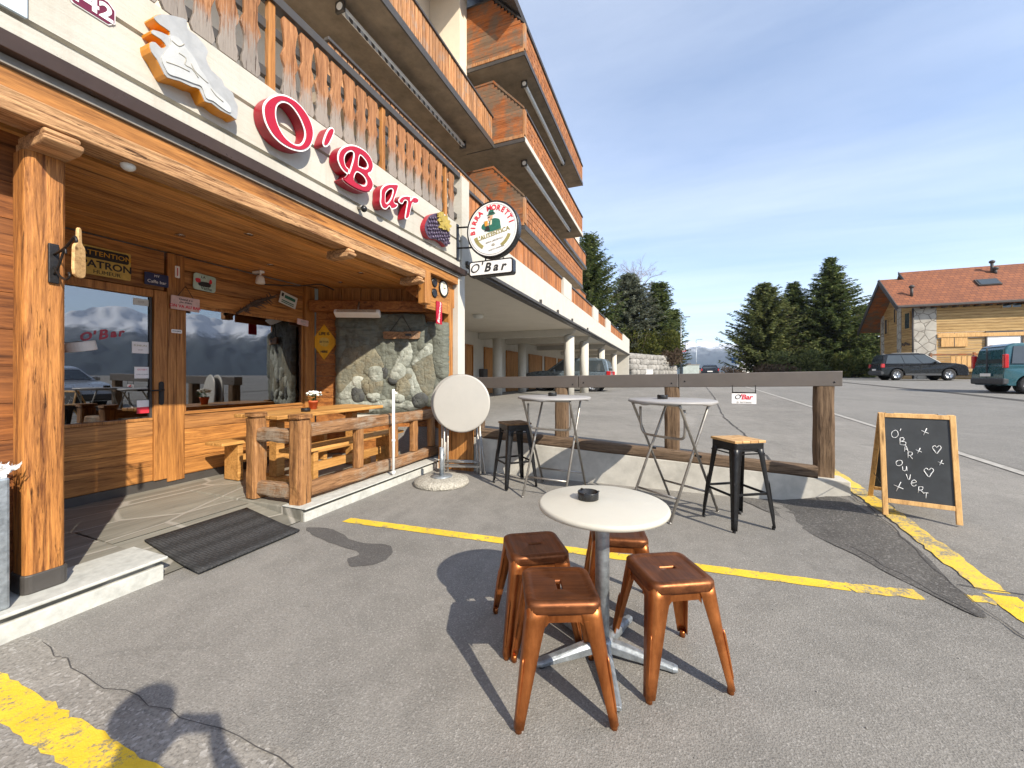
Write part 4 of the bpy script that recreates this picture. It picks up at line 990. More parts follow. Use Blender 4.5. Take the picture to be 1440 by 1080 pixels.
# things on the end wall
def EWp(px, py, d=0):
    r = ray(px, py); base = A + nAB*d
    t = (base.x*nAB.x + base.y*nAB.y)/(r.x*nAB.x + r.y*nAB.y)
    return Vector((r.x*t, r.y*t, HC + r.z*t))
eR = Vector((dAB.x, dAB.y, 0)); eN = Vector((nAB.x, nAB.y, 0))
p = EWp(456, 481, .012); T = thing('diamond_sign', 'yellow diamond warning sign headed LIFE IS on the end wall planks', 'sign', tuple(p)); M = frame(p, eR, (0, 0, 1))
dm = [(0, -.275), (.20, 0), (0, .275), (-.20, 0)]
plate(M, dm, .006, 'board', 'yellow_sign', T)
plate(M @ Matrix.Translation((0, 0, .0062)), catmull([(-.07, -.03), (-.06, .05), (.0, .07), (.07, .04), (.06, -.05), (0, -.07)], 3), .0012, 'drawing', 'gold', T)
lettering(M, [('LIFE IS', .06, 0, .125, 'ink', 0, .0075, .002), ('BETTER', .04, 0, -.0, 'ink', 0, .0085), ('HERE', .045, 0, -.15, 'ink', 0, .0075, .002)], T)
c = EWp(503, 441, .32); T = thing('patio_heater', 'slim white infrared heater bar under the end beam', 'heater', tuple(c))
rot = Matrix.Rotation(math.atan2(dAB.y, dAB.x), 4, 'Z') @ Matrix.Rotation(R(-35), 4, 'X')
mb = MB(); mb.obox(c, (.66, .12, .075), rot); mb.build('housing', 'white_paint', T, .02, world=True)
mb = MB(); mb.obox(c + (rot @ Vector((0, -.062, -.004))), (.56, .006, .05), rot); mb.build('grille', 'heater', T, world=True)
mb = MB(); mb.tube([c+Vector((0, 0, .03)), EWp(505, 425, .19)], .012, 8); mb.build('bracket', 'steel', T, world=True)
c = EWp(565, 471, .20); T = thing('hanging_plank', 'small carved wooden plank hung on cords over the stone relief', 'plank', tuple(c)); M = frame(c, eR, (0, 0, 1))
plate(M @ Matrix.Translation((0, 0, -.015)), catmull([(-.26, .05), (0, .045), (.26, .06), (.27, 0), (.24, -.06), (0, -.055), (-.25, -.06), (-.27, 0)], 3), .03, 'board', 'rail_x', T, .004)
plate(M @ Matrix.Translation((.10, 0, .0155)), rrect(.09, .035, .008), .002, 'emblem', 'ink', T)
mb = MB()
for x in (-.18, .15): mb.tube([M @ Vector((x, .045, 0)), M @ Vector((0, .30, -.02))], .005, 6)
mb.build('cord', 'rubber', T, world=True)
# right-hand panel: dial and badges, red strip
XP = -3.119
p = onX(623, 406, XP); T = thing('wall_clock', 'cream round dial in a dark ring at the end panel of the bar', 'clock', tuple(p)); My = Matrix.Rotation(PI/2, 4, 'Y')
MB().lathe([(.125, 0), (.125, .022), (.108, .025), (.107, .012)], p, 36, True, My).build('ring', 'plastic_black', T, .003, world=True)
MB().lathe([(.107, .010), (.10, .013)], p, 36, False, My).build('dial', 'clockface', T, world=True)
mb = MB(); mb.tube([p+Vector((.016, 0, 0)), p+Vector((.016, .0, .07))], .004, 5); mb.tube([p+Vector((.016, 0, 0)), p+Vector((.016, .05, .01))], .005, 5); mb.build('hand', 'ink', T, world=True)
for k, (px, py, s) in enumerate(((610.5, 397, 'upper'), (610.5, 412, 'lower'))):
    p = onX(px, py, XP); T = thing('round_badge', s+' of the two dark round wall badges left of the dial', 'badge', tuple(p), 0, 'round badges')
    MB().lathe([(.065, 0), (.065, .014), (.05, .02), (.046, .014)], p, 28, True, My).build('ring', 'plastic_black', T, world=True)
    MB().lathe([(.045, .010), (.04, .013)], p, 28, False, My).build('centre', 'iron', T, world=True)
p = onX(617, 440, -3.11); T = thing('red_banner', 'narrow red hanging strip with white script by the end of the bar', 'sign', tuple(p)); M = frame(p, *FX)
plate(M, rrect(.15, .33, .008), .01, 'board', 'red', T)
lettering(M @ Matrix.Rotation(R(80), 4, 'Z'), [('Bienvenue', .075, 0, 0, 'white_trim', .3, .012)], T)
# ceiling spotlight, cable, twig
c = Vector((-4.86, 3.48, 2.60)); T = thing('spotlight', 'white adjustable spotlight under the porch ceiling', 'lamp', tuple(c))
mb = MB(); mb.lathe([(.03, 0), (.045, -.02), (.055, -.09), (.05, -.10), (.045, -.085)], c+Vector((0, 0, .0)), 20, True); mb.build('head', 'white_paint', T, world=True)
mb = MB(); mb.box(c.x-.11, c.x+.04, c.y-.03, c.y+.03, 2.635, 2.664); mb.tube([c+Vector((0, 0, .0)), c+Vector((0, 0, .05))], .012, 8); mb.build('base', 'white_paint', T, .004, world=True)
mb = MB(); mb.tube(catmull([tuple(onX(372, 400, -4.85)), tuple(onX(420, 402, -4.75)), tuple(EWp(450, 400, .25)), tuple(EWp(470, 408, .12))], 6, False), .009, 6); tag(mb.build('cable', 'rubber'), 'black cable sagging from the white spotlight to the end wall', 'cable')
mb = MB(); rnd = random.Random(8); a = onX(333, 441, -4.98); b = onX(384, 417, -4.98)
mb.tube([a, a.lerp(b, .5)+Vector((0, 0, .04)), b], [.018, .022, .012], 7)
for i in range(46):
    q = a.lerp(b, rnd.uniform(.1, 1)); v = Vector((rnd.uniform(-.02, .06), rnd.uniform(-.09, .09), rnd.uniform(-.05, .06))); mb.tube([q, q+v], [.012, .004], 5)
tag(mb.build('dried_branch', 'bark'), 'dark dried branch fixed above the middle of the window', 'branch')
# drum lamp on the door glass
c = onX(113, 487, XW+.06); T = thing('drum_lamp', 'small tilted white drum lamp in front of the door glass', 'lamp', tuple(c)); rt = Matrix.Rotation(R(12), 4, 'X')
MB().lathe([(.10, -.045), (.105, -.04), (.105, .04), (.10, .045), (.09, .02)], c, 28, False, rt).build('shade', 'white_paint', T, .003, world=True)
MB().tube([c+Vector((-.07, 0, 0)), c+Vector((-.01, 0, 0))], .02, 10).build('arm', 'white_paint', T, world=True)

# --- iron bracket with a hanging board on the timber post, bulb under the beam
T = thing('iron_bracket', 'scrolled wrought iron bracket on the timber post', 'bracket', (-3.165, 1.08, 1.94))
MB().box(-3.168, -3.155, 1.058, 1.10, 1.83, 2.05).build('plate', 'iron', T, .005, world=True)
mb = MB()
mb.tube(catmull([(-3.155, 1.08, 1.99), (-3.05, 1.08, 2.01), (-2.97, 1.08, 2.045), (-2.935, 1.08, 2.06), (-2.92, 1.08, 2.035), (-2.94, 1.08, 2.02)], 5, False), .0065, 7)
mb.tube(catmull([(-3.155, 1.08, 1.88), (-3.10, 1.08, 1.93), (-3.06, 1.08, 1.99), (-3.035, 1.08, 2.005), (-3.03, 1.08, 1.98)], 5, False), .0055, 7)
mb.tube(catmull([(-3.155, 1.08, 1.92), (-3.10, 1.08, 1.87), (-3.03, 1.08, 1.84), (-2.99, 1.08, 1.855), (-3.0, 1.08, 1.875)], 5, False), .0055, 7); mb.build('scroll', 'iron', T, world=True)
T = thing('serving_board', 'pale wooden paddle board hanging from the iron bracket', 'board', (-2.95, 1.12, 1.95))
M = frame((-2.94, 1.09, 1.955), (-.60, .80, 0), (0, 0, 1))
plate(M, catmull([(-.034, -.10), (.034, -.10), (.038, .0), (.034, .055), (.014, .08), (.010, .15), (-.010, .15), (-.014, .08), (-.034, .055), (-.038, 0)], 3), .014, 'paddle', 'stool_wood', T, .003)
MB().tube([(-2.945, 1.09, 2.10), (-2.94, 1.085, 2.05)], .004, 6).build('cord', 'rubber', T, world=True)
T = thing('bulb_lamp', 'small pear shaped bulb lamp beside the post capital', 'lamp', (-3.12, 1.36, 2.62))
c = Vector((-3.12, 1.33, 2.635)); MB().ball(c+Vector((.03, .04, -.02)), .038, (1, 1, .9)).build('bulb', 'lampshade', T, world=True)
MB().tube([c+Vector((-.05, -.05, .05)), c+Vector((.012, .02, -.002))], .014, 8).build('holder', 'steel', T, world=True)

# --- carved stone relief of two cows
def proj(P_):
    dep = -P_.x*SA + P_.y*CA; lat = P_.x*CA + P_.y*SA
    return (720+FPX*lat/dep-420)*4.908, (Y0-FPX*(P_.z-HC)/dep-380)*4.908
RNX, RNZ = 230, 200
PO = [  # outline in the relief's own drawing grid, height, rounding, colour (0 pale, 1 hide, 2 dark, 3 rock)
 ([(300, 872), (340, 850), (420, 900), (500, 905), (620, 890), (780, 905), (890, 930), (830, 968), (700, 935), (560, 945), (440, 990), (330, 930)], .018, 20, 0),
 ([(680, 645), (735, 545), (770, 495), (792, 560), (765, 655), (700, 665)], .028, 30, 0), ([(795, 650), (850, 570), (905, 508), (940, 560), (900, 600), (835, 660)], .026, 30, 0),
 ([(320, 590), (345, 550), (430, 530), (480, 518), (560, 575), (602, 660), (590, 720), (480, 740), (400, 765), (300, 850), (288, 700)], .034, 55, 1),
 ([(300, 865), (350, 800), (400, 760), (450, 770), (420, 850), (330, 890)], .036, 24, 0),
 ([(800, 660), (900, 590), (938, 600), (945, 760), (912, 855), (860, 845), (828, 760)], .036, 45, 1),
 ([(745, 700), (790, 690), (832, 780), (862, 850), (805, 880), (772, 800)], .045, 26, 0),
 ([(905, 385), (940, 372), (1000, 376), (1032, 430), (1027, 725), (960, 725), (930, 600), (942, 500), (910, 450)], .055, 50, 3),
 ([(398, 745), (450, 735), (470, 780), (432, 818), (404, 795)], .050, 20, 0), ([(390, 832), (410, 812), (446, 820), (468, 872), (440, 902), (400, 895)], .062, 24, 2),
 ([(800, 882), (840, 845), (880, 855), (892, 902), (850, 936), (810, 930)], .064, 26, 2),
 ([(470, 690), (500, 680), (516, 705), (492, 724)], .05, 12, 1), ([(588, 690), (618, 680), (627, 714), (600, 740)], .05, 12, 2),
 ([(452, 772), (490, 742), (578, 748), (592, 790), (572, 850), (560, 890), (522, 896), (495, 864), (468, 832)], .072, 34, 1),
 ([(495, 855), (560, 848), (566, 880), (545, 898), (512, 894)], .080, 18, 0),
 ([(503, 692), (530, 672), (575, 672), (594, 702), (585, 756), (545, 770), (513, 746)], .082, 22, 0),
 ([(640, 742), (690, 752), (684, 776), (646, 772)], .05, 12, 2), ([(735, 735), (775, 715), (790, 735), (750, 760)], .05, 12, 1),
 ([(698, 762), (745, 735), (782, 790), (770, 842), (742, 882), (705, 902), (670, 892), (666, 862), (688, 830)], .070, 32, 1),
 ([(668, 862), (690, 845), (735, 868), (728, 895), (700, 904), (672, 894)], .078, 16, 0),
 ([(648, 722), (680, 660), (722, 650), (748, 700), (730, 742), (690, 758), (655, 746)], .076, 26, 0)]
PO = [(catmull(p, 3), h*.48, w*.8, c) for p, h, w, c in PO]
PO = [(p, h, w, c, min(q[0] for q in p), max(q[0] for q in p), min(q[1] for q in p), max(q[1] for q in p)) for p, h, w, c in PO]
LN = [((800, 765), (812, 835)), ((786, 800), (832, 788)), ((606, 540), (612, 690)), ((500, 760), (512, 842)), ((575, 760), (560, 840)), ((715, 765), (700, 850)), ((765, 790), (735, 862)), ((430, 560), (400, 660)), ((480, 600), (470, 700)), ((870, 640), (880, 780)), ((740, 560), (720, 640)), ((880, 560), (850, 630))]
def sdist(poly, x, y):
    ins = False; d = 1e9; n_ = len(poly); j_ = n_-1
    for i_ in range(n_):
        ax, ay = poly[i_]; bx, by = poly[j_]
        if (ay > y) != (by > y) and x < (bx-ax)*(y-ay)/(by-ay)+ax: ins = not ins
        ex, ey = bx-ax, by-ay; t = ((x-ax)*ex+(y-ay)*ey)/(ex*ex+ey*ey+1e-9); t = 0 if t < 0 else 1 if t > 1 else t
        q = (ax+ex*t-x)**2+(ay+ey*t-y)**2
        if q < d: d = q
        j_ = i_
    return math.sqrt(d) if ins else -1
def relief_h(x, y):
    P3 = Vector((x*.01, y*.01, 1.7)); fn = noise.fractal(P3*2.2, .8, 2.2, 5)
    h = .028*noise.fractal(P3, 1, 2.2, 5) + .012*noise.noise(P3*3.1); c = [0, 0, 0]
    for p, hh, w, col_, xa, xb, ya, yb in PO:
        if x < xa or x > xb or y < ya or y > yb: continue
        d = sdist(p, x, y)
        if d > 0:
            t = min(1, d/w); hq = hh*(.55*min(1, t*3)+.45*t**.7)
            h = max(h*.3, 0)+hq + .007*fn + .003*noise.noise(P3*9)
            k = clamp(d/4); c = [0, 0, 0]
            if col_ < 3: c[col_] = k*((.30 if col_ == 1 else .45 if col_ == 0 else .7)+.45*clamp(fn*1.4+.45))
    for (ax, ay), (bx, by) in LN:
        ex, ey = bx-ax, by-ay; t = clamp(((x-ax)*ex+(y-ay)*ey)/(ex*ex+ey*ey)); q = math.hypot(ax+ex*t-x, ay+ey*t-y)
        if q < 4.5: h -= .010*(1-q/4.5)
    for ex, ey in ((492, 782), (572, 778), (712, 772), (760, 775), (525, 876), (548, 877), (684, 884), (705, 888)):
        if (x-ex)**2+(y-ey)**2 < 6**2: h -= .014; c = [0, 0, 1]
    return h, c
vs, cols, idx = [], [], {}
for k in range(RNZ+1):
    for j in range(RNX+1):
        s = lerp(.30, LAB+.02, j/RNX); hz = lerp(.74, 2.24, k/RNZ)
        p0 = EW(s, hz, .03); x, y = proj(p0)
        lo = 930+60*math.sin(clamp((x-275)/600)*PI) + 8*noise.noise(Vector((x*.02, 3, 1)))
        hi = 300 + 10*noise.noise(Vector((x*.03, 7, 1))) if x < 880 else 372+8*noise.noise(Vector((x*.05, 2, 2)))
        le = 278 + 9*noise.noise(Vector((y*.02, 9, 1))); ri = 1028+8*noise.noise(Vector((y*.02, 5, 1)))
        if not (hi < y < lo and le < x < ri): continue
        h, c = relief_h(x, y); e = clamp(min((lo-y), (y-hi), (x-le), (ri-x))/26)
        p = EW(s, hz, .03+.03+(h+.05)*math.sqrt(e)); idx[(j, k)] = len(vs); vs.append(p); cols.append(c)
fs = [(idx[(j, k)], idx[(j+1, k)], idx[(j+1, k+1)], idx[(j, k+1)]) for k in range(RNZ) for j in range(RNX) if all(q in idx for q in ((j, k), (j+1, k), (j+1, k+1), (j, k+1)))]
o = MB().add(vs, fs, True).build('stone_relief', 'relief', None)
at = o.data.color_attributes.new('carved', 'FLOAT_COLOR', 'POINT')
for i, c in enumerate(cols): at.data[i].color = (c[0], c[1], c[2], 1)
so = o.modifiers.new('thick', 'SOLIDIFY'); so.thickness = .04; so.offset = -1
tag(o, 'grey green carved rock relief of two belled cow heads on the end wall', 'relief')
# ================================================================ FURNITURE
def sheet_leg(top, bot, ztop, zbot, wt, wb, t=.004):
    """folded sheet-metal corner leg; (sx,sy) corner sign; open L section tapering to the foot"""
    def leg(sx, sy, flute=True):
        mb = MB(); rings = []
        for k in range(11):
            f = k/10; z = lerp(ztop, zbot, f); c = lerp(top, bot, f); w = lerp(wt, wb, f**.8); r = min(.026, w*.45)
            q = [(0, -w)] + [(0-(r-r*math.cos(R(a))) if False else -r+r*math.cos(R(a)), -r+r*math.sin(R(a))) for a in range(0, 91, 15)] + [(-w, 0)]
            inn = [(x-t if i < len(q)-1 else x, y-t if i > 0 else y) for i, (x, y) in enumerate(q)][::-1]
            rings.append([Vector((sx*(c+x), sy*(c+y), z)) for x, y in q+inn])
        mb.loft(rings)
        if flute:
            pts = [Vector((sx*(lerp(top, bot, f)-.0045), sy*(lerp(top, bot, f)-.0045), lerp(ztop, zbot, f))) for f in (.42, .47, .6, .75, .86, .9)]
            mb.tube(pts, [.001, .0045, .005, .0045, .004, .001], 8)
        return mb
    return leg
def seat_mesh(s, z, slot=True, rim=.008, skirt=.045, rad=.04):
    """rounded square pan with recessed top, rolled edge, skirt and hand slot; grid of loops"""
    n = 64
    def sq(h, r):
        out = []
        for i in range(n):
            a = 2*PI*(i+.5)/n; dx, dy = math.cos(a), math.sin(a)
            m = h/max(abs(dx), abs(dy)); x, y = dx*m, dy*m
            cx = max(abs(x)-(h-r), 0); cy = max(abs(y)-(h-r), 0)
            if cx > 0 and cy > 0:
                q = math.hypot(cx, cy); x = math.copysign(h-r+cx/q*r, x); y = math.copysign(h-r+cy/q*r, y)
            out.append((x, y))
        return out
    def st(l, w):
        return [(clamp(math.cos(2*PI*(i+.5)/n)*l*1.3, -l, l) + 0*w, clamp(math.sin(2*PI*(i+.5)/n)*w*1.6, -w, w)) for i in range(n)]
    L = [(st(.034, .0105), z-.014), (st(.035, .0115), z-.004), (st(.039, .0155), z-.0025), (sq(s-.042, .02), z-.003), (sq(s-.034, .022), z-.002), (sq(s-.028, .024), z+.002), (sq(s-.02, .028), z+.0035), (sq(s-.008, rad), z+.001), (sq(s-.001, rad), z-.006), (sq(s, rad), z-.014), (sq(s+.001, rad), z-skirt+.012), (sq(s-.002, rad), z-skirt), (sq(s-.006, rad-.003), z-skirt), (sq(s-.006, rad-.003), z-.012)]
    rings = [[Vector((x, y, zz)) for x, y in q] for q, zz in L]
    return MB().loft(rings, False, False)
def stool(name, label, cat, grp, H_, s, foot, wt, wb, copper, wood_m=None, ring=None):
    T = thing(name, label, cat, (0, 0, 0), 0, grp)
    m = 'copper' if copper else 'black_metal'
    ztop = H_-.012
    if copper:
        seat_mesh(s, H_).build('seat', 'copper_seat', T)
        sk = MB(); 
    else:
        mb = MB(); w = .0715*s/.15
        for k in range(4):
            x0 = -s-.004+k*(2*s+.008)/4; mb.box(x0+.0015, x0+(2*s+.008)/4-.0015, -s-.004, s+.004, H_-.022, H_)
        mb.build('seat', wood_m, T, .004)
        mb = MB(); mb.prism(rrect(2*s, 2*s, .03), lambda a, b, d: Vector((a, b, d)), H_-.075, H_-.0225); mb.build('seat_pan', m, T, .004)
    leg = sheet_leg(s-.004, foot, H_-.02 if copper else H_-.05, .018, wt, wb)
    for sx, sy in ((1, 1), (-1, 1), (-1, -1), (1, -1)):
        l = leg(sx, sy).build('leg', m, T)
        f = MB(); f.lathe([(.013, 0), (.0135, .022), (.011, .03)], (sx*(foot-.017), sy*(foot-.017), 0), 12); f.build('foot_cap', 'rubber' if not copper else 'copper', l)
    mb = MB(); zt = H_-.04 if copper else H_-.06
    for a in range(4):
        Rm = Matrix.Rotation(a*PI/2, 4, 'Z'); h2 = s-wt+.012
        pol = [(-h2, 0), (-h2, -.052), (-h2+.014, -.034), (h2-.014, -.034), (h2, -.052), (h2, 0)]
        mb.prism(pol, lambda x, y, d: Rm @ Vector((x, -(s-.008)-d, zt+y)), -.0025, .0025)
    mb.build('apron', m, T)
    br = MB()
    zb = H_*.80; cc = lerp(s, foot, .2)-.028
    if copper:
        br.tube(catmull([(-cc, -cc, zb), (-cc*.5, -cc*.5, zb+.035), (cc*.5, cc*.5, zb+.035), (cc, cc, zb)], 4, False), .006, 6); br.tube(catmull([(-cc, cc, zb), (-cc*.5, cc*.5, zb+.028), (cc*.5, -cc*.5, zb+.028), (cc, -cc, zb)], 4, False), .006, 6)
    else:
        z2 = .295; c2 = lerp(foot, s, z2/H_)-.008
        for a in range(4):
            Rm = Matrix.Rotation(a*PI/2, 4, 'Z'); br.obox((Rm @ Vector((0, -c2+.004, z2 + (.0 if a % 2 else .012)))), (2*c2, .005, .022), Rm)
        z3 = H_-.115; c3 = lerp(foot, s, z3/H_)-.01
        for a in range(4):
            Rm = Matrix.Rotation(a*PI/2, 4, 'Z'); br.obox((Rm @ Vector((0, -c3+.004, z3))), (2*c3, .004, .012), Rm)
    br.build('brace', 'iron' if copper else m, T)
    return T
def put(T, lat, dep, rz): x, y = cw(lat, dep); T.location = (x, y, gz(x, y)); T.rotation_euler = (0, 0, rz)
GC = 'copper stools around the bistro table'
sA = stool('copper_stool', 'copper metal stool standing in front of the cream table, its slot turned crossways', 'stool', GC, .45, .147, .196, .085, .035, True)
put(sA, .196, 1.635, R(23.9+90))
def dup_at(src, lat, dep, rz, label): x, y = cw(lat, dep); return dup(src, (x, y, gz(x, y)), rz, label)
dup_at(sA, .708, 1.779, R(29), 'copper stool to the right of the bistro table, clear of the other stools')
dup_at(sA, .118, 2.03, R(32), 'copper stool at the left of the bistro table, partly behind the nearest stool')
dup_at(sA, .60, 2.22, R(13), 'copper stool behind the table pedestal, its seat half hidden under the white tabletop')
GB = 'black bar stools with wooden seats'
sB = stool('bar_stool', 'tall black bar stool with pale plank seat near the chalkboard', 'stool', GB, .76, .150, .208, .075, .034, False, 'stool_wood')
put(sB, 2.016, 3.5, R(32))
sC = stool('bar_stool', 'tall black bar stool with dark brown seat beside the folded tables', 'stool', GB, .76, .150, .208, .075, .034, False, 'stool_wood_dark')
put(sC, .032, 4.72, R(45.8))

# round bistro table
x, y = cw(.428, 1.854); BT = thing('bistro_table', 'small round cream topped table on a galvanised five-toed pedestal', 'table', (x, y, gz(x, y)), YAW)
MB().lathe([(.001, .690), (.288, .690), (.298, .695), (.302, .706), (.298, .716), (.288, .7195), (.001, .72)], (0, 0, 0), 96).build('tabletop', mt := plain('cream_laminate_tabletop', (.49, .465, .395), .45, 0, .05, 3), BT)
ft = MB(); ft.box(-.12, .12, -.02, .02, .675, .69); ft.box(-.02, .02, -.12, .12, .674, .6895); ft.build('mounting_cross', 'galv', BT, .003)
MB().lathe([(.033, .05), (.033, .60), (.030, .675)], (0, 0, 0), 28).build('pedestal', 'galv', BT)
MB().lathe([(.05, .03), (.055, .05), (.05, .08), (.036, .09)], (0, 0, 0), 28).build('hub', 'galv', BT)
for k in range(5):
    a = R(-93+72*k); d = Vector((math.cos(a), math.sin(a), 0)); s = Vector((-d.y, d.x, 0))
    rings = []
    for q, w, zb, zt in ((.03, .030, .03, .082), (.12, .028, .022, .068), (.24, .024, .014, .045), (.31, .022, .010, .032), (.33, .016, .010, .028)):
        rings.append([d*q + s*w*u + Vector((0, 0, zz)) for u, zz in ((-1, zb), (-1, lerp(zb, zt, .7)), (-.5, zt), (.5, zt), (1, lerp(zb, zt, .7)), (1, zb))])
    l = MB().loft(rings, smooth=False).build('leg', 'galv', BT, .003)
    MB().lathe([(.018, .001), (.02, .006), (.016, .011)], tuple(d*.305), 14).build('foot_pad', 'rubber', l)
def ashtray(lat, dep, z, label):
    x, y = cw(lat, dep)
    mb = MB(); mb.lathe([(.046, 0), (.05, .003), (.0505, .034), (.049, .037), (.046, .036), (.0445, .008), (.001, .006)], (0, 0, 0), 40)
    for a in (20, 140, 260): mb.obox((.048*math.cos(R(a)), .048*math.sin(R(a)), .0375), (.012, .009, .004), (0, 0, R(a)))
    return tag(mb.build('ashtray', 'plastic_black', None, loc=(x, y, z)), label, 'ashtray', 'round black ashtrays')
ashtray(.37, 1.90, .7205, 'round black ashtray on the cream bistro table')

# folding high tables
def high_table(lat, dep, ang, label, grp):
    x, y = cw(lat, dep); z0 = gz(x, y)
    T = thing('high_table', label, 'table', (x, y, z0), ang+YAW, grp); ht = 1.085
    # local: x = spread axis (legs cross), y = frame width axis
    prof = []; n = 96
    tp = MB(); rings = []
    for r, dz in ((.001, -.028), (.30, -.03), (.375, -.034), (.395, -.036), (.408, -.026), (.41, -.014), (.405, -.004), (.395, 0), (.001, .002)):
        ring = []
        for j in range(n):
            a = 2*PI*j/n; sc = 1.0; dd = 0
            if r > .3 and dz < -.02:          # underside scallops where the frame clips in
                dd = .016*(1-math.exp(-((math.sin(2*a))**2)*9)) if r < .40 else .010*(1-math.exp(-((math.sin(2*a))**2)*9))
            ring.append(Vector((r*math.cos(a), r*math.sin(a), ht+dz+dd-.008*(r > .3)*(dz < -.02))))
        rings.append(ring)
    tp.loft(rings); tp.build('tabletop', 'table_grey', T)
    for sgn, w in ((1, .27), (-1, .235)):
        f = MB()
        for s in (-1, 1):
            f.tube([(-sgn*.25, s*w, ht-.035), (-sgn*.235, s*w, ht-.06), (sgn*.33, s*w, .012)], .0125, 10)
            f.tube([(sgn*.33, s*w, .012), (sgn*.335, s*w, .0)], .014, 8)
        zb = .20; xb = sgn*lerp(.33, -.235, zb/(ht-.06)); f.tube([(xb, -w, zb), (xb, w, zb)], .011, 8)
        f.tube([(-sgn*.25, -w, ht-.035), (-sgn*.25, w, ht-.035)], .0125, 8)
        f.build('leg_frame', 'steel', T)
    f = MB(); zz = .74
    f.tube(catmull([(-.155, .25, ht-.08), (-.145, .25, zz+.08), (-.135, .22, zz), (-.135, .1, zz-.012), (-.135, -.1, zz-.012), (-.135, -.22, zz), (-.145, -.25, zz+.08), (-.155, -.25, ht-.08)], 4, False), .012, 8)
    f.build('stay', 'steel', T)
    f = MB()
    for s in (-1, 1): f.tube([(.045, s*.225, .565), (.045, s*.285, .565)], .012, 8)
    f.build('pivot', 'plastic_black', T)
    return T
GH = 'open grey high tables in front of the fence'
high_table(1.57, 3.85, R(121-90), 'round grey folding high table beside the pale seated bar stool', GH)
high_table(.475, 4.42, R(153-90), 'round grey folding high table beside the dark seated bar stool', GH)
ashtray(1.50, 3.90, 1.0875, 'round black ashtray on the high table nearer the chalkboard')
ashtray(.46, 4.45, 1.0875, 'round black ashtray on the high table farther from the chalkboard')
# folded tables leaning at the end of the terrace
def folded(lat, dep, label, top, ang):
    x, y = cw(lat, dep); T = thing('folded_table', label, 'table', (x, y, 0), ang, 'folded high tables')
    M = Matrix.Translation((0, 0, .955)) @ Matrix.Rotation(R(86), 4, 'X')
    MB().lathe([(.001, -.012), (.36, -.012), (.378, -.008), (.38, .004), (.374, .012), (.36, .013), (.001, .012)], (0, 0, 0), 80, True, M).build('tabletop', top, T)
    MB().lathe([(.381, -.009), (.383, -.002), (.381, .005)], (0, 0, 0), 80, True, M).build('edge_band', 'steel', T)
    for s in (-1, 1):
        f = MB()
        f.tube([(s*.235, .03, .95), (s*.245, .045, .02), (s*.245, .045, 0)], .0125, 8); f.tube([(s*.195, .06, .95), (s*.30 if s > 0 else s*.20, .075, .02), (s*.30 if s > 0 else s*.20, .075, 0)], .0125, 8)
        f.build('leg', 'steel', T)
    f = MB(); f.tube([(-.245, .045, .17), (.245, .045, .17)], .0125, 8); f.box(-.25, .25, .035, .055, .10, .125); f.build('crossbar', 'steel', T)
    return T
folded(-.665, 5.15, 'folded table with beige disc top standing upright in front of its twin', 'disc_beige', YAW+R(-4))
folded(-.715, 5.24, 'folded table mostly hidden behind the upright beige disc', 'disc_beige', YAW+R(-6))
# parasol base
x, y = cw(-.86, 4.78); T = thing('parasol_base', 'round pebble concrete parasol base with short steel tube', 'parasol base', (x, y, 0))
MB().lathe([(.325, 0), (.335, .02), (.32, .055), (.25, .082), (.1, .09), (.001, .09)], (0, 0, 0), 48).build('base', 'pebble', T)
MB().lathe([(.13, .088), (.13, .098), (.04, .102)], (0, 0, 0), 36).build('flange', 'galv', T)
MB().lathe([(.027, .10), (.027, .44), (.022, .44), (.022, .42)], (0, 0, 0), 24).build('tube', 'galv', T)
MB().tube([(.02, 0, .36), (.06, -.02, .36)], .007, 8).build('clamp_screw', 'galv', T)
# white stake on the kerb
T = thing('white_pole', 'thin white metal pole standing on the terrace kerb', 'pole', (-3.045, 3.83, .125))
MB().tube([(0, 0, 0), (0, 0, 1.03)], .017, 12).build('shaft', 'white_paint', T); 
mb = MB(); mb.tube([(0, 0, .40), (0, 0, .43)], .021, 12); mb.tube([(0, 0, 1.0), (.035, .02, .98)], .012, 8); mb.tube([(0, 0, .02), (0, 0, .05)], .023, 12); mb.build('collar', 'white_paint', T)

# terrace railing
T = thing('terrace_railing', 'low railing of rough hewn brown timbers round the bar terrace', 'railing', (-3.2, 3.9, .125))
def hewn(mb, p0, p1, w, h, rough=.012, seed=0, n=14):
    p0, p1 = Vector(p0), Vector(p1); d = (p1-p0).normalized(); up = Vector((0, 0, 1)) if abs(d.z) < .9 else Vector((0, 1, 0)); s = d.cross(up).normalized(); u = s.cross(d).normalized(); rings = []
    sec = rrect(w, h, min(w, h)*.22, 2)
    for k in range(n+1):
        c = p0.lerp(p1, k/n); rings.append([c + s*(a*(1+rough*9*noise.noise(Vector((a*14, k*.45+seed, b*14))))) + u*(b*(1+rough*9*noise.noise(Vector((b*14, k*.45, seed+a*14))))) for a, b in sec])
    return mb.loft(rings, smooth=False)
def rp(mb, name, mat): return mb.build(name, mat, T, world=True)
zb = .125
for x, y, w, seed in ((-3.77, 2.66, .138, 1), (-3.2, 2.68, .15, 2)):
    po = rp(hewn(MB(), (x, y, zb), (x, y, .90), w, w, .02, seed), 'post', 'rail_z')
    mb = MB(); hewn(mb, (x, y, .90), (x, y, .918), w*.86, w*.86, .01, seed); hewn(mb, (x, y, .918), (x, y, .955), w*1.12, w*1.12, .012, seed); mb.build('post_cap', 'rail_z', po, .008, world=True)
rp(hewn(MB(), (-3.2, 2.76, .80), (-3.2, 5.12, .76), .105, .13, .018, 3, 26), 'top_rail', 'rail_y')
rp(hewn(MB(), (-3.2, 2.76, .235), (-3.2, 5.12, .215), .105, .135, .018, 4, 26), 'bottom_rail', 'rail_y')
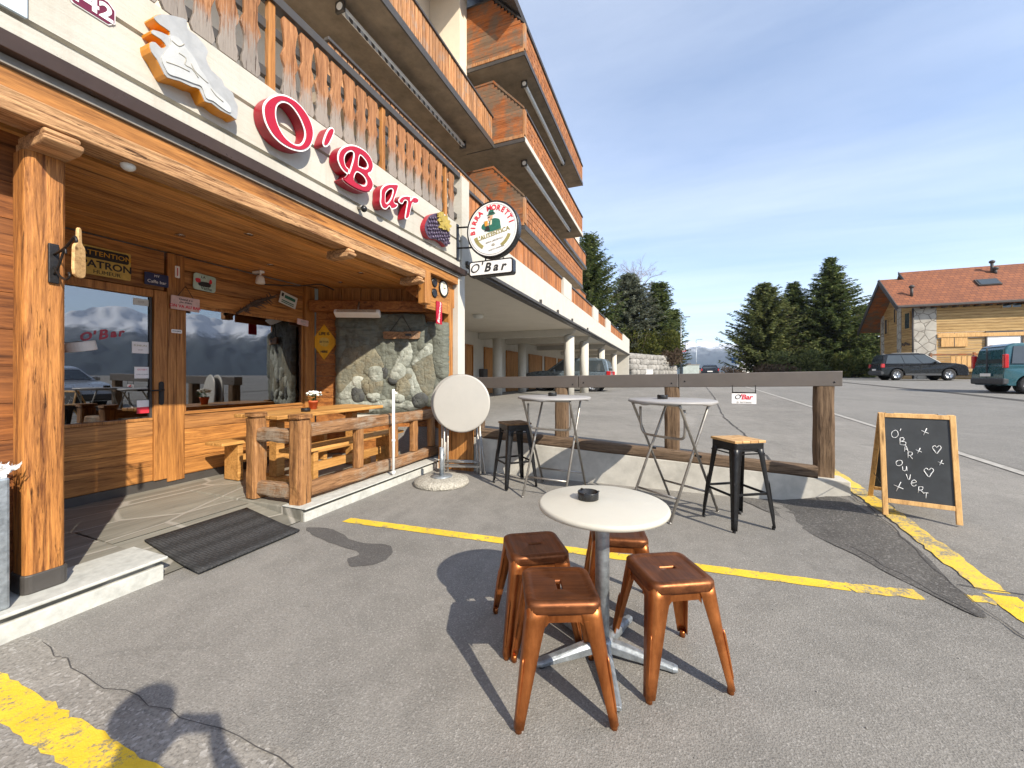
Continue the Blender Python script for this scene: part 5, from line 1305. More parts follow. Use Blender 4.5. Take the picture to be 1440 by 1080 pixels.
rp(hewn(MB(), (-3.70, 2.665, .745), (-3.275, 2.675, .745), .10, .13, .02, 5), 'top_rail', 'rail_x')
rp(hewn(MB(), (-3.70, 2.665, .225), (-3.275, 2.675, .225), .10, .135, .02, 6), 'bottom_rail', 'rail_x')
for i, y in enumerate((3.42, 4.02, 4.45, 4.86)): rp(hewn(MB(), (-3.2+.01*(i % 2), y, .30), (-3.2, y, .735), .085, .10, .015, 7+i), 'baluster', 'rail_z')
rp(hewn(MB(), (-3.2, 5.19, .12), (-3.2, 5.19, .86), .15, .15, .02, 12), 'post', 'rail_z')
mb = MB(); rnd = random.Random(2)
for i in range(5): mb.box(-3.03+i*.112, -3.03+i*.112+.104, 4.79+rnd.uniform(-.01, .01), 4.825, .0, .60+rnd.uniform(-.03, .03))
rp(mb, 'board_screen', 'wood_vert')
# picnic table, benches, pot, ashtray
T = thing('picnic_table', 'pale pine table behind the terrace railing', 'table', (-4.02, 3.62, .12))
mb = MB()
for i in range(5): mb.box(-.335+i*.135, -.335+i*.135+.128, -.80, .80, .745, .785)
mb.build('tabletop', 'table_wood', T, .008)
for y in (-.55, .55):
    l = MB(); l.box(-.06, .06, y-.05, y+.05, .09, .70); l.box(-.27, .27, y-.045, y+.045, .70, .744); l.box(-.29, .29, y-.06, y+.06, 0, .089); l.build('leg', 'table_wood', T, .008)
MB().box(-.04, .04, -.499, .499, .25, .36).build('stretcher', 'table_wood', T, .008)
def bench(x, label):
    T = thing('bench', label, 'bench', (x, 3.62, .12))
    mb = MB()
    for i in range(2): mb.box(-.145+i*.148, -.145+i*.148+.142, -.82, .82, .42, .455)
    mb.build('seat', 'table_wood', T, .006)
    for y in (-.6, .6):
        l = MB(); l.box(-.12, .12, y-.03, y+.03, 0, .419); l.build('leg', 'table_wood', T, .006)
    MB().box(-.025, .025, -.569, .569, .18, .27).build('stretcher', 'table_wood', T, .005)
bench(-3.50, 'pine bench between the terrace railing and the picnic table'); bench(-4.66, 'pine bench against the window wall')
p = onX(440.5, 571, -4.05)
T = thing('flower_pot', 'terracotta pot of white flowers on the picnic table', 'plant', (-4.05, p.y, .9055))
MB().lathe([(.038, 0), (.054, .085), (.058, .085), (.058, .105), (.05, .105), (.048, .09), (.001, .088)], (0, 0, 0), 24).build('pot', 'terracotta', T)
lf, pe = MB(), MB(); rnd = random.Random(6)
for i in range(70):
    a = rnd.uniform(0, 2*PI); r = rnd.uniform(.01, .105); z = rnd.uniform(.10, .19); c = Vector((r*math.cos(a), r*math.sin(a), z)); d = Vector((math.cos(a), math.sin(a), rnd.uniform(-.2, .6)))*.035; s = Vector((-d.y, d.x, 0))*.45
    lf.add([c-d*.5, c+s, c+d*.7, c-s], [(0, 1, 2, 3)])
for i in range(34):
    a = rnd.uniform(0, 2*PI); r = rnd.uniform(0, .085); pe.ball((r*math.cos(a), r*math.sin(a), .185+rnd.uniform(-.01, .035)), rnd.uniform(.013, .02), (1, 1, .7), 7, 5)
lf.build('leaves', 'leaf', T, fix=False); pe.build('flowers', 'petal', T)
q = onX(430, 573, -3.86); ashtray(*( (q.x*CA+q.y*SA), (-q.x*SA+q.y*CA) ), .9055, 'round black ashtray on the pine table next to the flower pot')
# planter at the left edge
T = thing('planter', 'tall grey metal planter topped with frosted fleece at the left edge', 'planter', (-3.2, .60, .149))
MB().box(-.13, .13, -.32, .30, 0, .66).build('box', 'galv', T, .012)
mb = MB(); rnd = random.Random(12)
for i in range(420):
    c = Vector((rnd.uniform(-.13, .14), rnd.uniform(-.32, .34), .66+rnd.uniform(0, .05))); v = Vector((rnd.gauss(0, 1), rnd.gauss(0, 1), rnd.gauss(.3, .6))).normalized()*rnd.uniform(.03, .06); s = v.cross(Vector((rnd.random(), rnd.random(), rnd.random()))).normalized()*.008
    mb.add([c-s, c+s, c+v], [(0, 1, 2)])
mb.box(-.12, .12, -.30, .29, .655, .69); mb.build('fleece', 'fluff', T, fix=False)
# doormat (follows the little ramp)
mb = MB(); vs = []
for j in range(13):
    for i in range(11):
        x = lerp(-3.60, -2.86, i/10); y = lerp(1.66, 2.42, j/12) + .06*(i/10-.5)*-1; z = .118 if x < -3.75 else lerp(.0945, .012, clamp((x+3.751)/.681)); vs.append((x, y, max(z, .0) + (.016 if x < -3.06 else lerp(.016, .006, (x+3.06)/.2))))
mb.add(vs, [(j*11+i, j*11+i+1, (j+1)*11+i+1, (j+1)*11+i) for j in range(12) for i in range(10)], True)
o = mb.build('doormat', 'mat'); s_ = o.modifiers.new('t', 'SOLIDIFY'); s_.thickness = .012; s_.offset = -1; tag(o, 'black woven rubber doormat on the entrance ramp', 'doormat')

# scattered grit on the forecourt
mb = MB(); rnd = random.Random(91)
for i in range(230):
    x, y = cw(rnd.uniform(-2.2, 2.4), rnd.uniform(1.2, 4.2))
    if x < -2.95 or x > 1.5 or y > 4.7: continue
    r = rnd.uniform(.0018, .0048); mb.ball((x, y, gz(x, y)+r*.5), r, (1, rnd.uniform(.6, 1), .6), 5, 4)
tag(mb.build('grit', 'boulder'), kind='stuff')
x, y = cw(.60, 1.80); mb = MB(); lp = [(.022*math.cos(R(a))*(1+.25*math.cos(R(3*a))), .012*math.sin(R(a))) for a in range(0, 360, 30)]
mb.add([(a, b, .003+.10*abs(b)+.12*a*a*8) for a, b in lp] + [(0, 0, .001)], [(i, (i+1) % 12, 12) for i in range(12)]); o = mb.build('dry_leaf', 'bark', None, loc=(x, y, gz(x, y))); tag(o, 'single curled brown leaf on the asphalt by the table foot', 'leaf')

# fence
YF = 5.0
T = thing('fence', 'long fence with taupe sheet rail on old timber posts and a log below', 'fence', (-.5, YF, .4))
def fb(mb, name, mat, bevel=0): return mb.build(name, mat, T, bevel, world=True)
xs = [-2.62, -1.05, .12, 1.66]
for a, b in zip(xs, xs[1:]):
    za, zbb = lerp(1.292, 1.366, (a+2.62)/4.28), lerp(1.292, 1.366, (b+2.62)/4.28)
    mb = MB(); y0, y1 = YF-.075, YF+.075; hh = .155
    vs = [(x, y, z) for x, zt in ((a+.003, za), (b-.003, zbb)) for y in (y0, y1) for z in (zt-hh, zt)]
    mb.add(vs, [(0, 1, 3, 2), (4, 6, 7, 5), (0, 4, 5, 1), (2, 3, 7, 6), (0, 2, 6, 4), (1, 5, 7, 3)]); o = fb(mb, 'rail', 'rail_metal', .006)
    sc_ = MB()
    for x in (a+.07, b-.07): sc_.lathe([(.001, .006), (.008, .005), (.01, 0)], (x, y0-.0, lerp(za, zbb, .5)-.1), 10, True, Matrix.Rotation(PI/2, 4, 'X'))
    sc_.build('screw', 'iron', o, world=True)
for x in (-2.5, -1.28, .055, 1.52):
    zt = lerp(1.292, 1.366, (x+2.62)/4.28)-.156; zb_ = lerp(.47, .255, (x+2.6)/4.15)
    fb(hewn(MB(), (x, YF, zb_), (x, YF, zt), .165, .15, .012, x, 12), 'post', 'old_z')
fb(hewn(MB(), (-2.62, YF-.09, .535), (1.43, YF-.09, .325), .13, .125, .016, 5, 30), 'log', 'old_x')
mb = MB()
pr = [(-2.95, -.1), (1.70, -.1), (1.70, .262), (-2.6, .472), (-2.95, .475)]
mb.prism(pr, lambda a, b, d: Vector((a, d, b)), YF-.15, YF+.12)
o = mb.build('low_concrete_wall', 'concrete', None, .012); tag(o, 'low pale cast concrete wall carrying the timber fence', 'wall')
# hanging sign on rail
pa = onY(1029, 553, YF-.09); pb = onY(1063.5, 568, YF-.09); c = (pa+pb)/2
T = thing('rail_sign', "small white O'Bar board hanging from the fence rail on a wire bow", 'sign', tuple(c)); M = frame(c, *FY); w = pb.x-pa.x; h = pa.z-pb.z
plate(M @ Matrix.Translation((0, 0, -.004)), rrect(w, h, .004), .008, 'board', 'white_trim', T)
lettering(M, [("O", .075, -w*.27, .015, 'ink', .25, .0055), ("'Bar", .075, w*.08, .015, 'ink_red', .25, .0055, .002), ('la terrasse', .034, 0, -.038, 'ink_grey', .2, .0055)], T)
mb = MB()
for s in (-1, 1): mb.tube([c+Vector((s*w*.47, 0, h/2)), c+Vector((s*w*.47, 0, h/2+.09))], .0045, 6)
mb.tube([c+Vector((-w*.49, 0, h/2+.008)), c+Vector((w*.49, 0, h/2+.008))], .008, 6); mb.build('hanger', 'iron', T, world=True)

# chalkboard
x, y = cw(3.50, 3.36); zg = gz(x, y)
f0 = Vector((*cw(3.27, 3.475), 0)); f1 = Vector((*cw(3.645, 3.235), 0)); ex = (f1-f0); W = ex.length; ex.normalize(); ey = Vector((-ex.y, ex.x, 0))
mid = (f0+f1)/2; zg = gz(mid.x, mid.y)
T = thing('chalkboard', "pale framed A-board chalked O'BAR OUVERT with hearts and stars beside the road", 'chalkboard', (mid.x, mid.y, zg), math.atan2(ex.y, ex.x))
W = .47; Hh = .86
def aframe(sgn, wide):
    Mx = Matrix.Translation((0, sgn*.01, Hh)) @ Matrix.Rotation(R(sgn*(9.5 if sgn < 0 else 25)), 4, 'X')      # hangs down from the hinge
    f = MB()
    def bar(x0, x1, z0, z1, t0=-.011, t1=.011):
        vs = [Mx @ Vector((x, y, z)) for z in (z0, z1) for y in (t0, t1) for x in (x0, x1)]; f.add(vs, [(0, 2, 3, 1), (4, 5, 7, 6), (0, 1, 5, 4), (2, 6, 7, 3), (0, 4, 6, 2), (1, 3, 7, 5)])
    L = -Hh/math.cos(R(9.5 if sgn < 0 else 25))
    bar(-W/2, -W/2+.036, L, -.002); bar(W/2-.036, W/2, L, -.002); bar(-W/2+.0365, W/2-.0365, -.038, -.002, -.0105, .0105); bar(-W/2+.0365, W/2-.0365, L+.105, L+.142, -.0105, .0105)
    fr = f.build('frame', 'frame_wood', T, .003)
    p = MB(); vs = [Mx @ Vector((x, y, z)) for z in (L+.1425, -.0385) for y in (-.003, .003) for x in (-W/2+.037, W/2-.037)]; p.add(vs, [(0, 2, 3, 1), (4, 5, 7, 6), (0, 1, 5, 4), (2, 6, 7, 3), (0, 4, 6, 2), (1, 3, 7, 5)])
    pn = p.build('board', 'chalkboard', T)
    return Mx, L, pn
Mx, L, pn = aframe(-1, W); aframe(1, W)
pw = W-.074; z0, z1 = L+.1425, -.0385; ph = z1-z0
ck = MB()
def cpt(zx, zy):
    u = (zx-285)/(338); v = (zy-lerp(86, 106, u))/lerp(368, 383, u); return ((-.5+u)*pw, z1-v*ph)
def stroke(pts, w=.0028, cl=False):
    q = [cpt(*a) for a in pts]; q = catmull(q, 4, cl) if len(q) > 2 else q
    if cl: q.append(q[0])
    ck.tube([Mx @ Vector((a+random.uniform(-.0006, .0006), -.0032, b)) for a, b in q], [w*random.uniform(.55, 1.35) for _ in q], 5)
stroke([(338, 148), (320, 160), (324, 178), (342, 181), (355, 170), (352, 153)], cl=True); stroke([(372, 141), (366, 152)])
stroke([(365, 184), (362, 214)]); stroke([(364, 183), (384, 184), (382, 196), (366, 199)]); stroke([(366, 199), (392, 203), (390, 216), (363, 214)])
stroke([(384, 246), (392, 218), (404, 247)]); stroke([(386, 235), (402, 236)])
stroke([(402, 276), (404, 248)]); stroke([(404, 248), (424, 250), (421, 263), (404, 263)]); stroke([(410, 263), (426, 280)])
stroke([(350, 286), (337, 294), (342, 308), (358, 309), (370, 299), (366, 287)], cl=True)
stroke([(370, 312), (372, 330), (386, 332), (391, 313)]); stroke([(391, 313), (392, 333)])
stroke([(388, 348), (400, 374), (410, 350)])
stroke([(413, 388), (437, 384), (432, 375), (417, 378), (412, 393), (424, 402), (438, 396)])
stroke([(445, 432), (450, 404)]); stroke([(450, 404), (470, 406), (466, 418), (450, 419)]); stroke([(456, 419), (474, 434)])
stroke([(474, 430), (496, 432)]); stroke([(486, 431), (482, 455)])
for cx, cy, s in ((497, 158, 19), (460, 244, 15), (567, 298, 14), (344, 404, 25)):
    stroke([(cx-s, cy-s*.35), (cx+s, cy+s*.4)], .0024); stroke([(cx-s*.5, cy+s*.8), (cx+s*.55, cy-s*.85)], .003); 
for cx, cy, s in ((552, 238, 22), (505, 340, 24)):
    stroke([(cx, cy-s*.4), (cx-s*.45, cy-s*.75), (cx-s, cy-s*.4), (cx-s*.6, cy+s*.3), (cx-s*.05, cy+s*.85), (cx+s*.5, cy+s*.25), (cx+s, cy-s*.35), (cx+s*.55, cy-s*.75)], .003, True)
ck.build('chalk_writing', 'chalk', pn)
mb = MB()
for s in (-1, 1): mb.tube([(s*(W/2-.02), -.10, .26), (s*(W/2-.02), .02, .235), (s*(W/2-.02), .27, .27)], .003, 5)
mb.build('stay_cord', 'iron', T)
mb = MB()
for s in (-1, 1): mb.box(s*.16-.025, s*.16+.025, -.012, .012, Hh-.004, Hh+.006)
mb.build('hinge', 'galv', T)
# ================================================================ VEHICLES
def car(name, label, paint, kind, loc, rz, group=None):
    T = thing(name, label, 'van' if kind == 'van' else 'car', loc, rz, group)
    if kind == 'suv': L, W, BZ, r, wx = 4.55, 1.80, .98, .345, (.86, 3.55); rear = [(.10, .34), (.02, .45), (.0, .62), (.06, .82), (.10, .98)]; nose = [(3.22, 1.08), (3.9, 1.03), (4.34, .94), (4.50, .80), (4.55, .55), (4.50, .32)]; cab = [(.08, .98), (.20, 1.52), (.34, 1.64), (.8, 1.70), (2.1, 1.70), (2.45, 1.63), (3.26, 1.04)]
    elif kind == 'van': L, W, BZ, r, wx = 4.0, 1.68, 1.02, .315, (.68, 3.32); rear = [(.08, .32), (.0, .42), (.0, .70), (.03, .9), (.04, 1.02)]; nose = [(3.15, 1.06), (3.6, 1.0), (3.86, .86), (3.98, .62), (3.98, .34)]; cab = [(.04, 1.0), (.12, 1.60), (.20, 1.74), (.40, 1.82), (1.8, 1.84), (2.25, 1.74), (3.18, 1.04)]
    else: L, W, BZ, r, wx = 4.45, 1.76, .90, .31, (.85, 3.5); rear = [(.10, .30), (.0, .42), (.0, .66), (.06, .86), (.5, .92)]; nose = [(3.2, .93), (3.9, .84), (4.3, .72), (4.45, .50), (4.42, .28)]; cab = [(.45, .90), (1.0, 1.30), (1.4, 1.42), (2.1, 1.44), (2.5, 1.36), (3.3, .92)]
    ra = r+.055; bot = .28
    poly = rear + nose + [(nose[-1][0], bot)]
    for xc in (wx[1], wx[0]):
        poly += [(xc+ra*math.cos(R(a)), max(bot, r+ra*math.sin(R(a)))) for a in range(-12, 193, 12)]
    poly += [(.12, bot)]
    def ex(pl, hw0, hw1=None, zr=None, name='body', mat=paint, par=T, bev=.04, seg=3):
        n = len(pl); vs = []
        for s in (-1, 1):
            for x, z in pl:
                hw = hw0 if hw1 is None else lerp(hw0, hw1, clamp((z-zr[0])/(zr[1]-zr[0])))
                tp = 1-.09*max(0, (x-L*.72)/(L*.28))**2-.05*max(0, (L*.16-x)/(L*.16))**2
                vs.append((x, s*hw*tp, z))
        fs = [tuple(range(n))[::-1], tuple(range(n, 2*n))] + [(i, (i+1) % n, n+(i+1) % n, n+i) for i in range(n)]
        return MB().add(vs, fs).build(name, mat, par, bev, seg)
    body = ex(poly, W/2)
    zt = max(z for _, z in cab); cabin = ex(cab, W/2-.05, W/2-.24, (BZ, zt), 'cabin', paint, T, .05)
    def hwz(z): return lerp(W/2-.05, W/2-.24, clamp((z-BZ)/(zt-BZ)))
    # side glass
    zl, zh = BZ+.06, zt-.13
    def xat(z, front):
        seq = cab if not front else cab[::-1]
        for (a, b), (c, d) in zip(seq, seq[1:]):
            if min(b, d) <= z <= max(b, d) and b != d: return lerp(a, c, (z-b)/(d-b))
        return seq[0][0]
    xr0, xr1, xf0, xf1 = xat(zl, 0)+.16, xat(zh, 0)+.16, xat(zl, 1)-.14, xat(zh, 1)-.12
    cuts = (.36, .68) if kind != 'van' else (.40, .66)
    edges = [0] + [c for c in cuts] + [1]
    for s in (-1, 1):
        for a, b in zip(edges, edges[1:]):
            g = .014
            q = [(lerp(xr0, xf0, a)+g, zl), (lerp(xr0, xf0, b)-g, zl), (lerp(xr1, xf1, b)-g, zh), (lerp(xr1, xf1, a)+g, zh)]
            vs = [(x, s*(hwz(z)+o), z) for o in (.004, -.02) for x, z in q]
            MB().add(vs, [(0, 1, 2, 3), (4, 7, 6, 5), (0, 4, 5, 1), (1, 5, 6, 2), (2, 6, 7, 3), (3, 7, 4, 0)]).build('side_window', 'car_glass', T)
    def endglass(nm, front):
        z0, z1 = BZ+.08, zt-.13; x0, x1 = xat(z0, front), xat(z1, front); o = .03 if front else -.012
        vs = [(x0+o, -(hwz(z0)-.10), z0), (x0+o, hwz(z0)-.10, z0), (x1+o, hwz(z1)-.08, z1), (x1+o, -(hwz(z1)-.08), z1)]
        vs += [(x-.03*(1 if front else -1), y, z) for x, y, z in vs]
        MB().add(vs, [(0, 1, 2, 3), (4, 7, 6, 5), (0, 4, 5, 1), (1, 5, 6, 2), (2, 6, 7, 3), (3, 7, 4, 0)]).build(nm, 'car_glass', T)
    endglass('windscreen', True); endglass('rear_window', False)
    if kind == 'van':
        MB().box(-.012, .03, -.012, .012, .45, 1.70).build('door_gap', 'bumper', T)
    # lamps, bumpers, plate, mirrors, handles, rails
    for s in (-1, 1):
        h0, h1 = (.92, 1.42) if kind == 'van' else (BZ-.20, BZ+.05)
        x0 = -.012 if kind == 'van' else .0
        MB().box(x0+(.02 if kind == 'van' else 0), .20 if kind != 'van' else .13, s*(W/2-.075)-.07, s*(W/2-.075)+.07+.004*s, h0, h1).build('tail_lamp', 'tail', T, .03, 3)
        MB().obox((L-.20, s*(W/2-.24), .70 if kind != 'sedan' else .62), (.28, .30, .15), (0, R(20), s*R(-18))).build('headlamp', 'lens', T, .03, 3)
        MB().obox((cab[-1][0]-.45, s*(W/2+.07), BZ+.10), (.10, .20, .14)).build('mirror', paint if kind != 'van' else 'bumper', T, .03, 3)
        for xx in (1.55, 2.45): MB().box(xx, xx+.17, s*(W/2)-.012, s*(W/2)+.022, BZ-.12, BZ-.085).build('handle', paint, T, .008)
        mb = MB()
        for xx in (cab[2][0]+.85, cab[2][0]+1.75): mb.box(xx, xx+.008, s*W/2-.01, s*W/2+.0025, .42, BZ-.02)
        mb.build('door_seam', 'bumper', T)
        MB().box(wx[0]+ra+.02, wx[1]-ra-.02, s*(W/2)-.03, s*(W/2)+.018, .28, .40).build('sill', 'bumper', T, .015)
    MB().box(-.035, .22, -W/2+.03, W/2-.03, .32, .56).build('bumper', 'bumper' if kind != 'sedan' else paint, T, .05, 3)
    MB().box(L-.25, L+.02, -W/2+.12, W/2-.12, .30, .52).build('bumper', 'bumper', T, .05, 3)
    MB().box(-.045, -.036, -.26, .26, .60 if kind != 'van' else .62, .71 if kind != 'van' else .73).build('licence_plate', 'white_paint', T)
    if kind == 'suv':
        for s in (-1, 1): MB().tube([(.65, s*(W/2-.27), 1.67), (.75, s*(W/2-.265), 1.70), (2.1, s*(W/2-.265), 1.70), (2.25, s*(W/2-.27), 1.66)], .018, 8).build('roof_rail', 'steel', T)
    for xc in wx:
        for s in (-1, 1):
            Mx = Matrix.Translation((xc, s*(W/2-.105), r)) @ Matrix.Rotation(-s*PI/2, 4, 'X')
            t = MB(); t.lathe([(r*.62, .095), (r*.80, .10), (r*.95, .085), (r, .05), (r, -.07), (r*.9, -.1), (r*.5, -.1)], (0, 0, 0), 32, True, Mx, False); ty = t.build('wheel', 'tyre', T)
            q = MB(); q.lathe([(r*.64, .094), (r*.62, .07), (r*.56, .045), (r*.12, .05)], (0, 0, 0), 32, True, Mx, False); q.lathe([(.001, .082), (r*.17, .08), (r*.19, .06)], (0, 0, 0), 16, True, Mx)
            for k in range(5):
                a = 2*PI*k/5; vs = [Mx @ Vector((rr*math.cos(a+da), rr*math.sin(a+da), hz)) for rr, w_ in ((r*.15, .30), (r*.63, .17)) for da, hz in ((-w_, .055), (-w_*.6, .083), (w_*.6, .083), (w_, .055))]
                q.add(vs, [(0, 4, 5, 1), (1, 5, 6, 2), (2, 6, 7, 3)])
            q.build('rim', 'rim', ty)
            g = MB(); g.lathe([(ra-.005, -.02), (ra-.005, .0)], (0, 0, 0), 24, True, Mx, False); g.lathe([(.001, -.115), (ra-.01, -.114)], (0, 0, 0), 24, True, Mx); g.build('wheel_well', 'tyre', T)
    return T
car('suv_car', 'black estate car parked before the timber chalet', 'car_black', 'suv', (13.2, 34.0, gz(14.5, 34.0)+.02), 0).scale = (.95, 1, 1.04)
car('compact_van', 'dark teal van with split rear doors at the right edge', 'car_teal', 'van', (11.2, 20.3, gz(11.5, 20.3)), 0)
car('suv_car', 'blue grey estate car parked nose-in under the white carport', 'car_grey', 'suv', (-2.55, 20.3, gz(-4, 20.3)-.02), PI)
car('saloon_car', 'dark car far off at the top of the street', 'car_black', 'sedan', (4.3, 47, gz(4, 46)), R(86))
GP = None
car('saloon_car', 'silver saloon seen only as a reflection in the bar door', 'car_silver', 'sedan', (11.2, 6.4, gz(10.5, 6.4)), R(180), GP)


# ================================================================ TREES
def conifer(name, label, x, y, z, h, r, seed, mat, grp, low=.06, dens=1.0, droop=.25, upturn=0, blade=.34, shape=.9, cat='tree'):
    rnd = random.Random(seed); T = thing(name, label, cat, (x, y, z), rnd.uniform(0, 6), grp)
    MB().tube([(0, 0, -.3), (.03*h*.1, 0, h*.5), (0, 0, h*.985)], [h*.018+.04, h*.011+.02, .015], 8).build('trunk', 'bark', T)
    mb = MB(); vs, fs = [], []; t = low
    lim = MB()
    while t < .985:
        L0 = r*(1-t)**shape*(.55+.45*min(1, (t-low+.08)/.16)); nb = max(4, int(rnd.uniform(6, 9)*dens))
        a0 = rnd.uniform(0, 6.28)
        for k in range(nb):
            a = a0 + 6.28*k/nb + rnd.uniform(-.35, .35); L = L0*rnd.uniform(.62, 1.18)+.12
            zc = h*t + rnd.uniform(-.012, .012)*h; d = Vector((math.cos(a), math.sin(a), 0)); sd = Vector((-d.y, d.x, 0))
            n = max(3, int(L/.22*dens)); pts = []
            for i in range(n+1):
                f = i/n; pts.append(d*(L*f) + Vector((0, 0, zc - droop*L*f*(1-.55*f) + upturn*L*f*f)))
            if L > 1: lim.tube([pts[0], pts[len(pts)//2], pts[-1]], [.035, .022, .008], 4)
            for i, p in enumerate(pts):
                f = (i+.4)/(n+1); ws = blade*(1.25-.6*f)*(.75+.35*min(1, L/r))
                for q in range(3 if f < .25 else 5):
                    sg = rnd.choice((-1, 1)); v = (d*rnd.uniform(.25, .9) + sd*sg*rnd.uniform(.15, .95) + Vector((0, 0, rnd.uniform(-.42, .28)))).normalized()*ws*rnd.uniform(.7, 1.5)
                    w = v.cross(Vector((rnd.gauss(0, .5), rnd.gauss(0, .5), 1))).normalized()*ws*.20
                    c = p + Vector((rnd.gauss(0, .05), rnd.gauss(0, .05), rnd.gauss(0, .05)))
                    b = len(vs); vs += [c-w*.5, c+v*.45-w, c+v, c+v*.45+w, c+w*.5]; fs.append((b, b+1, b+2, b+3, b+4))
        t += max(.016, .047*(1-t)**.5*8/h)*rnd.uniform(.75, 1.25)
    mb.add(vs, fs); mb.build('crown', mat, T, fix=False)
    if lim.v: lim.build('limbs', 'bark', T)
    return T
def bushy(name, label, x, y, z, rx, ry, h, seed, mat, grp, n=2600, blade=.26, cat='shrub'):
    rnd = random.Random(seed); T = thing(name, label, cat, (x, y, z), 0, grp); vs, fs = [], []
    st = MB()
    for i in range(7):
        a = rnd.uniform(0, 6.28); st.tube([(rnd.uniform(-.2, .2), rnd.uniform(-.2, .2), -.2), (rx*.5*math.cos(a), ry*.5*math.sin(a), h*.75)], [.05, .015], 5)
    st.build('stem', 'bark', T)
    cl = [(Vector((rx*rnd.uniform(-.75, .75), ry*rnd.uniform(-.75, .75), h*rnd.uniform(.12, .80))), rnd.uniform(.28, .5)) for _ in range(26)]
    for i in range(n):
        c, rr = cl[i % 26]; d = Vector((rnd.gauss(0, 1), rnd.gauss(0, 1), rnd.gauss(0, 1))).normalized()
        p = c + Vector((d.x*rx*rr, d.y*ry*rr, d.z*h*rr*.55))*rnd.uniform(.6, 1.12)
        if p.z < 0: p.z = rnd.uniform(0, .3)
        v = (d + Vector((0, 0, .7)) + Vector((rnd.gauss(0, .4), rnd.gauss(0, .4), 0))).normalized()*blade*rnd.uniform(.6, 1.4); w = v.cross(Vector((rnd.random(), rnd.random(), rnd.random()))).normalized()*blade*.28
        b = len(vs); vs += [p-w*.4, p+v*.5-w, p+v, p+v*.5+w, p+w*.4]; fs.append((b, b+1, b+2, b+3, b+4))
    MB().add(vs, fs).build('foliage', mat, T, fix=False); return T
GT = 'conifers beyond the road'; GL = 'trees beyond the house'
def at(px, D): p = atD(px, 528, D); return p.x, p.y
def hgt(py, D, z): return HC + (528-py)/FPX*D - z
for (nm, lab, px, D, top, zb, rr, seed, mat, kw) in (
  ('spruce_tree', 'tallest dark spruce, standing nearest the timber chalet', 1168, 42, 360, .9, 6.6, 3, 'spruce', dict(droop=.10, upturn=.16, low=.02, dens=1.5, shape=.95, blade=.42)),
  ('spruce_tree', 'narrow dark spruce between the tallest spruce and the olive pine', 1116, 44, 395, .9, 4.8, 8, 'spruce', dict(droop=.12, upturn=.2, low=.03, dens=1.4, shape=.85, blade=.42)),
  ('pine_tree', 'olive green pine with ragged outline at the left of the roadside conifers', 1075, 43, 398, .9, 5.2, 15, 'pine', dict(droop=-.05, upturn=.28, low=.08, dens=1.3, shape=.7, blade=.46)),
  ('spruce_tree', 'spruce half hidden behind the chalet roof corner', 1213, 47, 428, .9, 5.6, 21, 'spruce', dict(droop=.2, upturn=.1, low=.02, shape=.8, dens=1.3, blade=.42)),):
    x, y = at(px, D); conifer(nm, lab, x, y, zb, hgt(top, D, zb), rr, seed, mat, GT, **kw)
for (nm, lab, px, D, top, zb, rr, seed, mat, kw) in (
  ('pine_tree', 'dark pine rising behind the balconies of the house', 828, 42, 330, 2.2, 4.4, 31, 'spruce', dict(droop=-.12, upturn=.35, low=.05, dens=1.15, shape=.55, blade=.42)),
  ('spruce_tree', 'frosted grey green spruce behind the stone wall', 884, 46, 383, 2.4, 5.0, 35, 'frost', dict(droop=.12, upturn=.15, low=.06, dens=1.35, shape=.6, blade=.42)),
  ('cypress_tree', 'slim dark columnar conifer left of the street lamp', 926, 47, 398, 2.4, 2.3, 39, 'spruce', dict(droop=-.7, upturn=.1, low=.03, dens=1.1, shape=.35, blade=.42)),
  ('cypress_tree', 'short dark conifer touching the street lamp', 947, 50, 436, 2.0, 1.9, 44, 'spruce', dict(droop=-.5, upturn=.1, low=.03, dens=1.0, shape=.4, blade=.4)),):
    x, y = at(px, D); conifer(nm, lab, x, y, zb, hgt(top, D, zb), rr, seed, mat, GL, **kw)
GS = 'shrubs above the stone wall'
for lab, px, D, w, h, seed, mat in (('wide yellow green thuja hedge at the corner of the carport', 897, 42.5, 2.4, 4.3, 1, 'thuja'), ('yellow green thuja beside the street lamp', 932, 43.5, 1.8, 3.8, 2, 'thuja'), ('brown leafless scrub on top of the stone wall end', 944, 40, .9, 1.4, 3, 'scrub')):
    x, y = at(px, D); bushy('shrub', lab, x, y, 2.5, w, 1.4, h, seed, mat, GS, 2600 if mat == 'thuja' else 900)
GH2 = 'shrubs under the roadside conifers'
for lab, px, D, w, h, seed, mat in (('brown leafless scrub beside the far parked car', 1088, 39.5, 1.6, 1.7, 4, 'scrub'), ('olive shrub left under the roadside conifers', 1115, 39, 2.4, 3.0, 5, 'pine'), ('yellow green shrub in the middle under the roadside conifers', 1158, 38.5, 2.4, 2.7, 6, 'thuja'), ('dark shrub between the conifers and the black car', 1203, 38.5, 2.3, 3.0, 7, 'spruce')):
    x, y = at(px, D); bushy('shrub', lab, x, y, .9, w, 1.2, h, seed, mat, GH2, 2600)
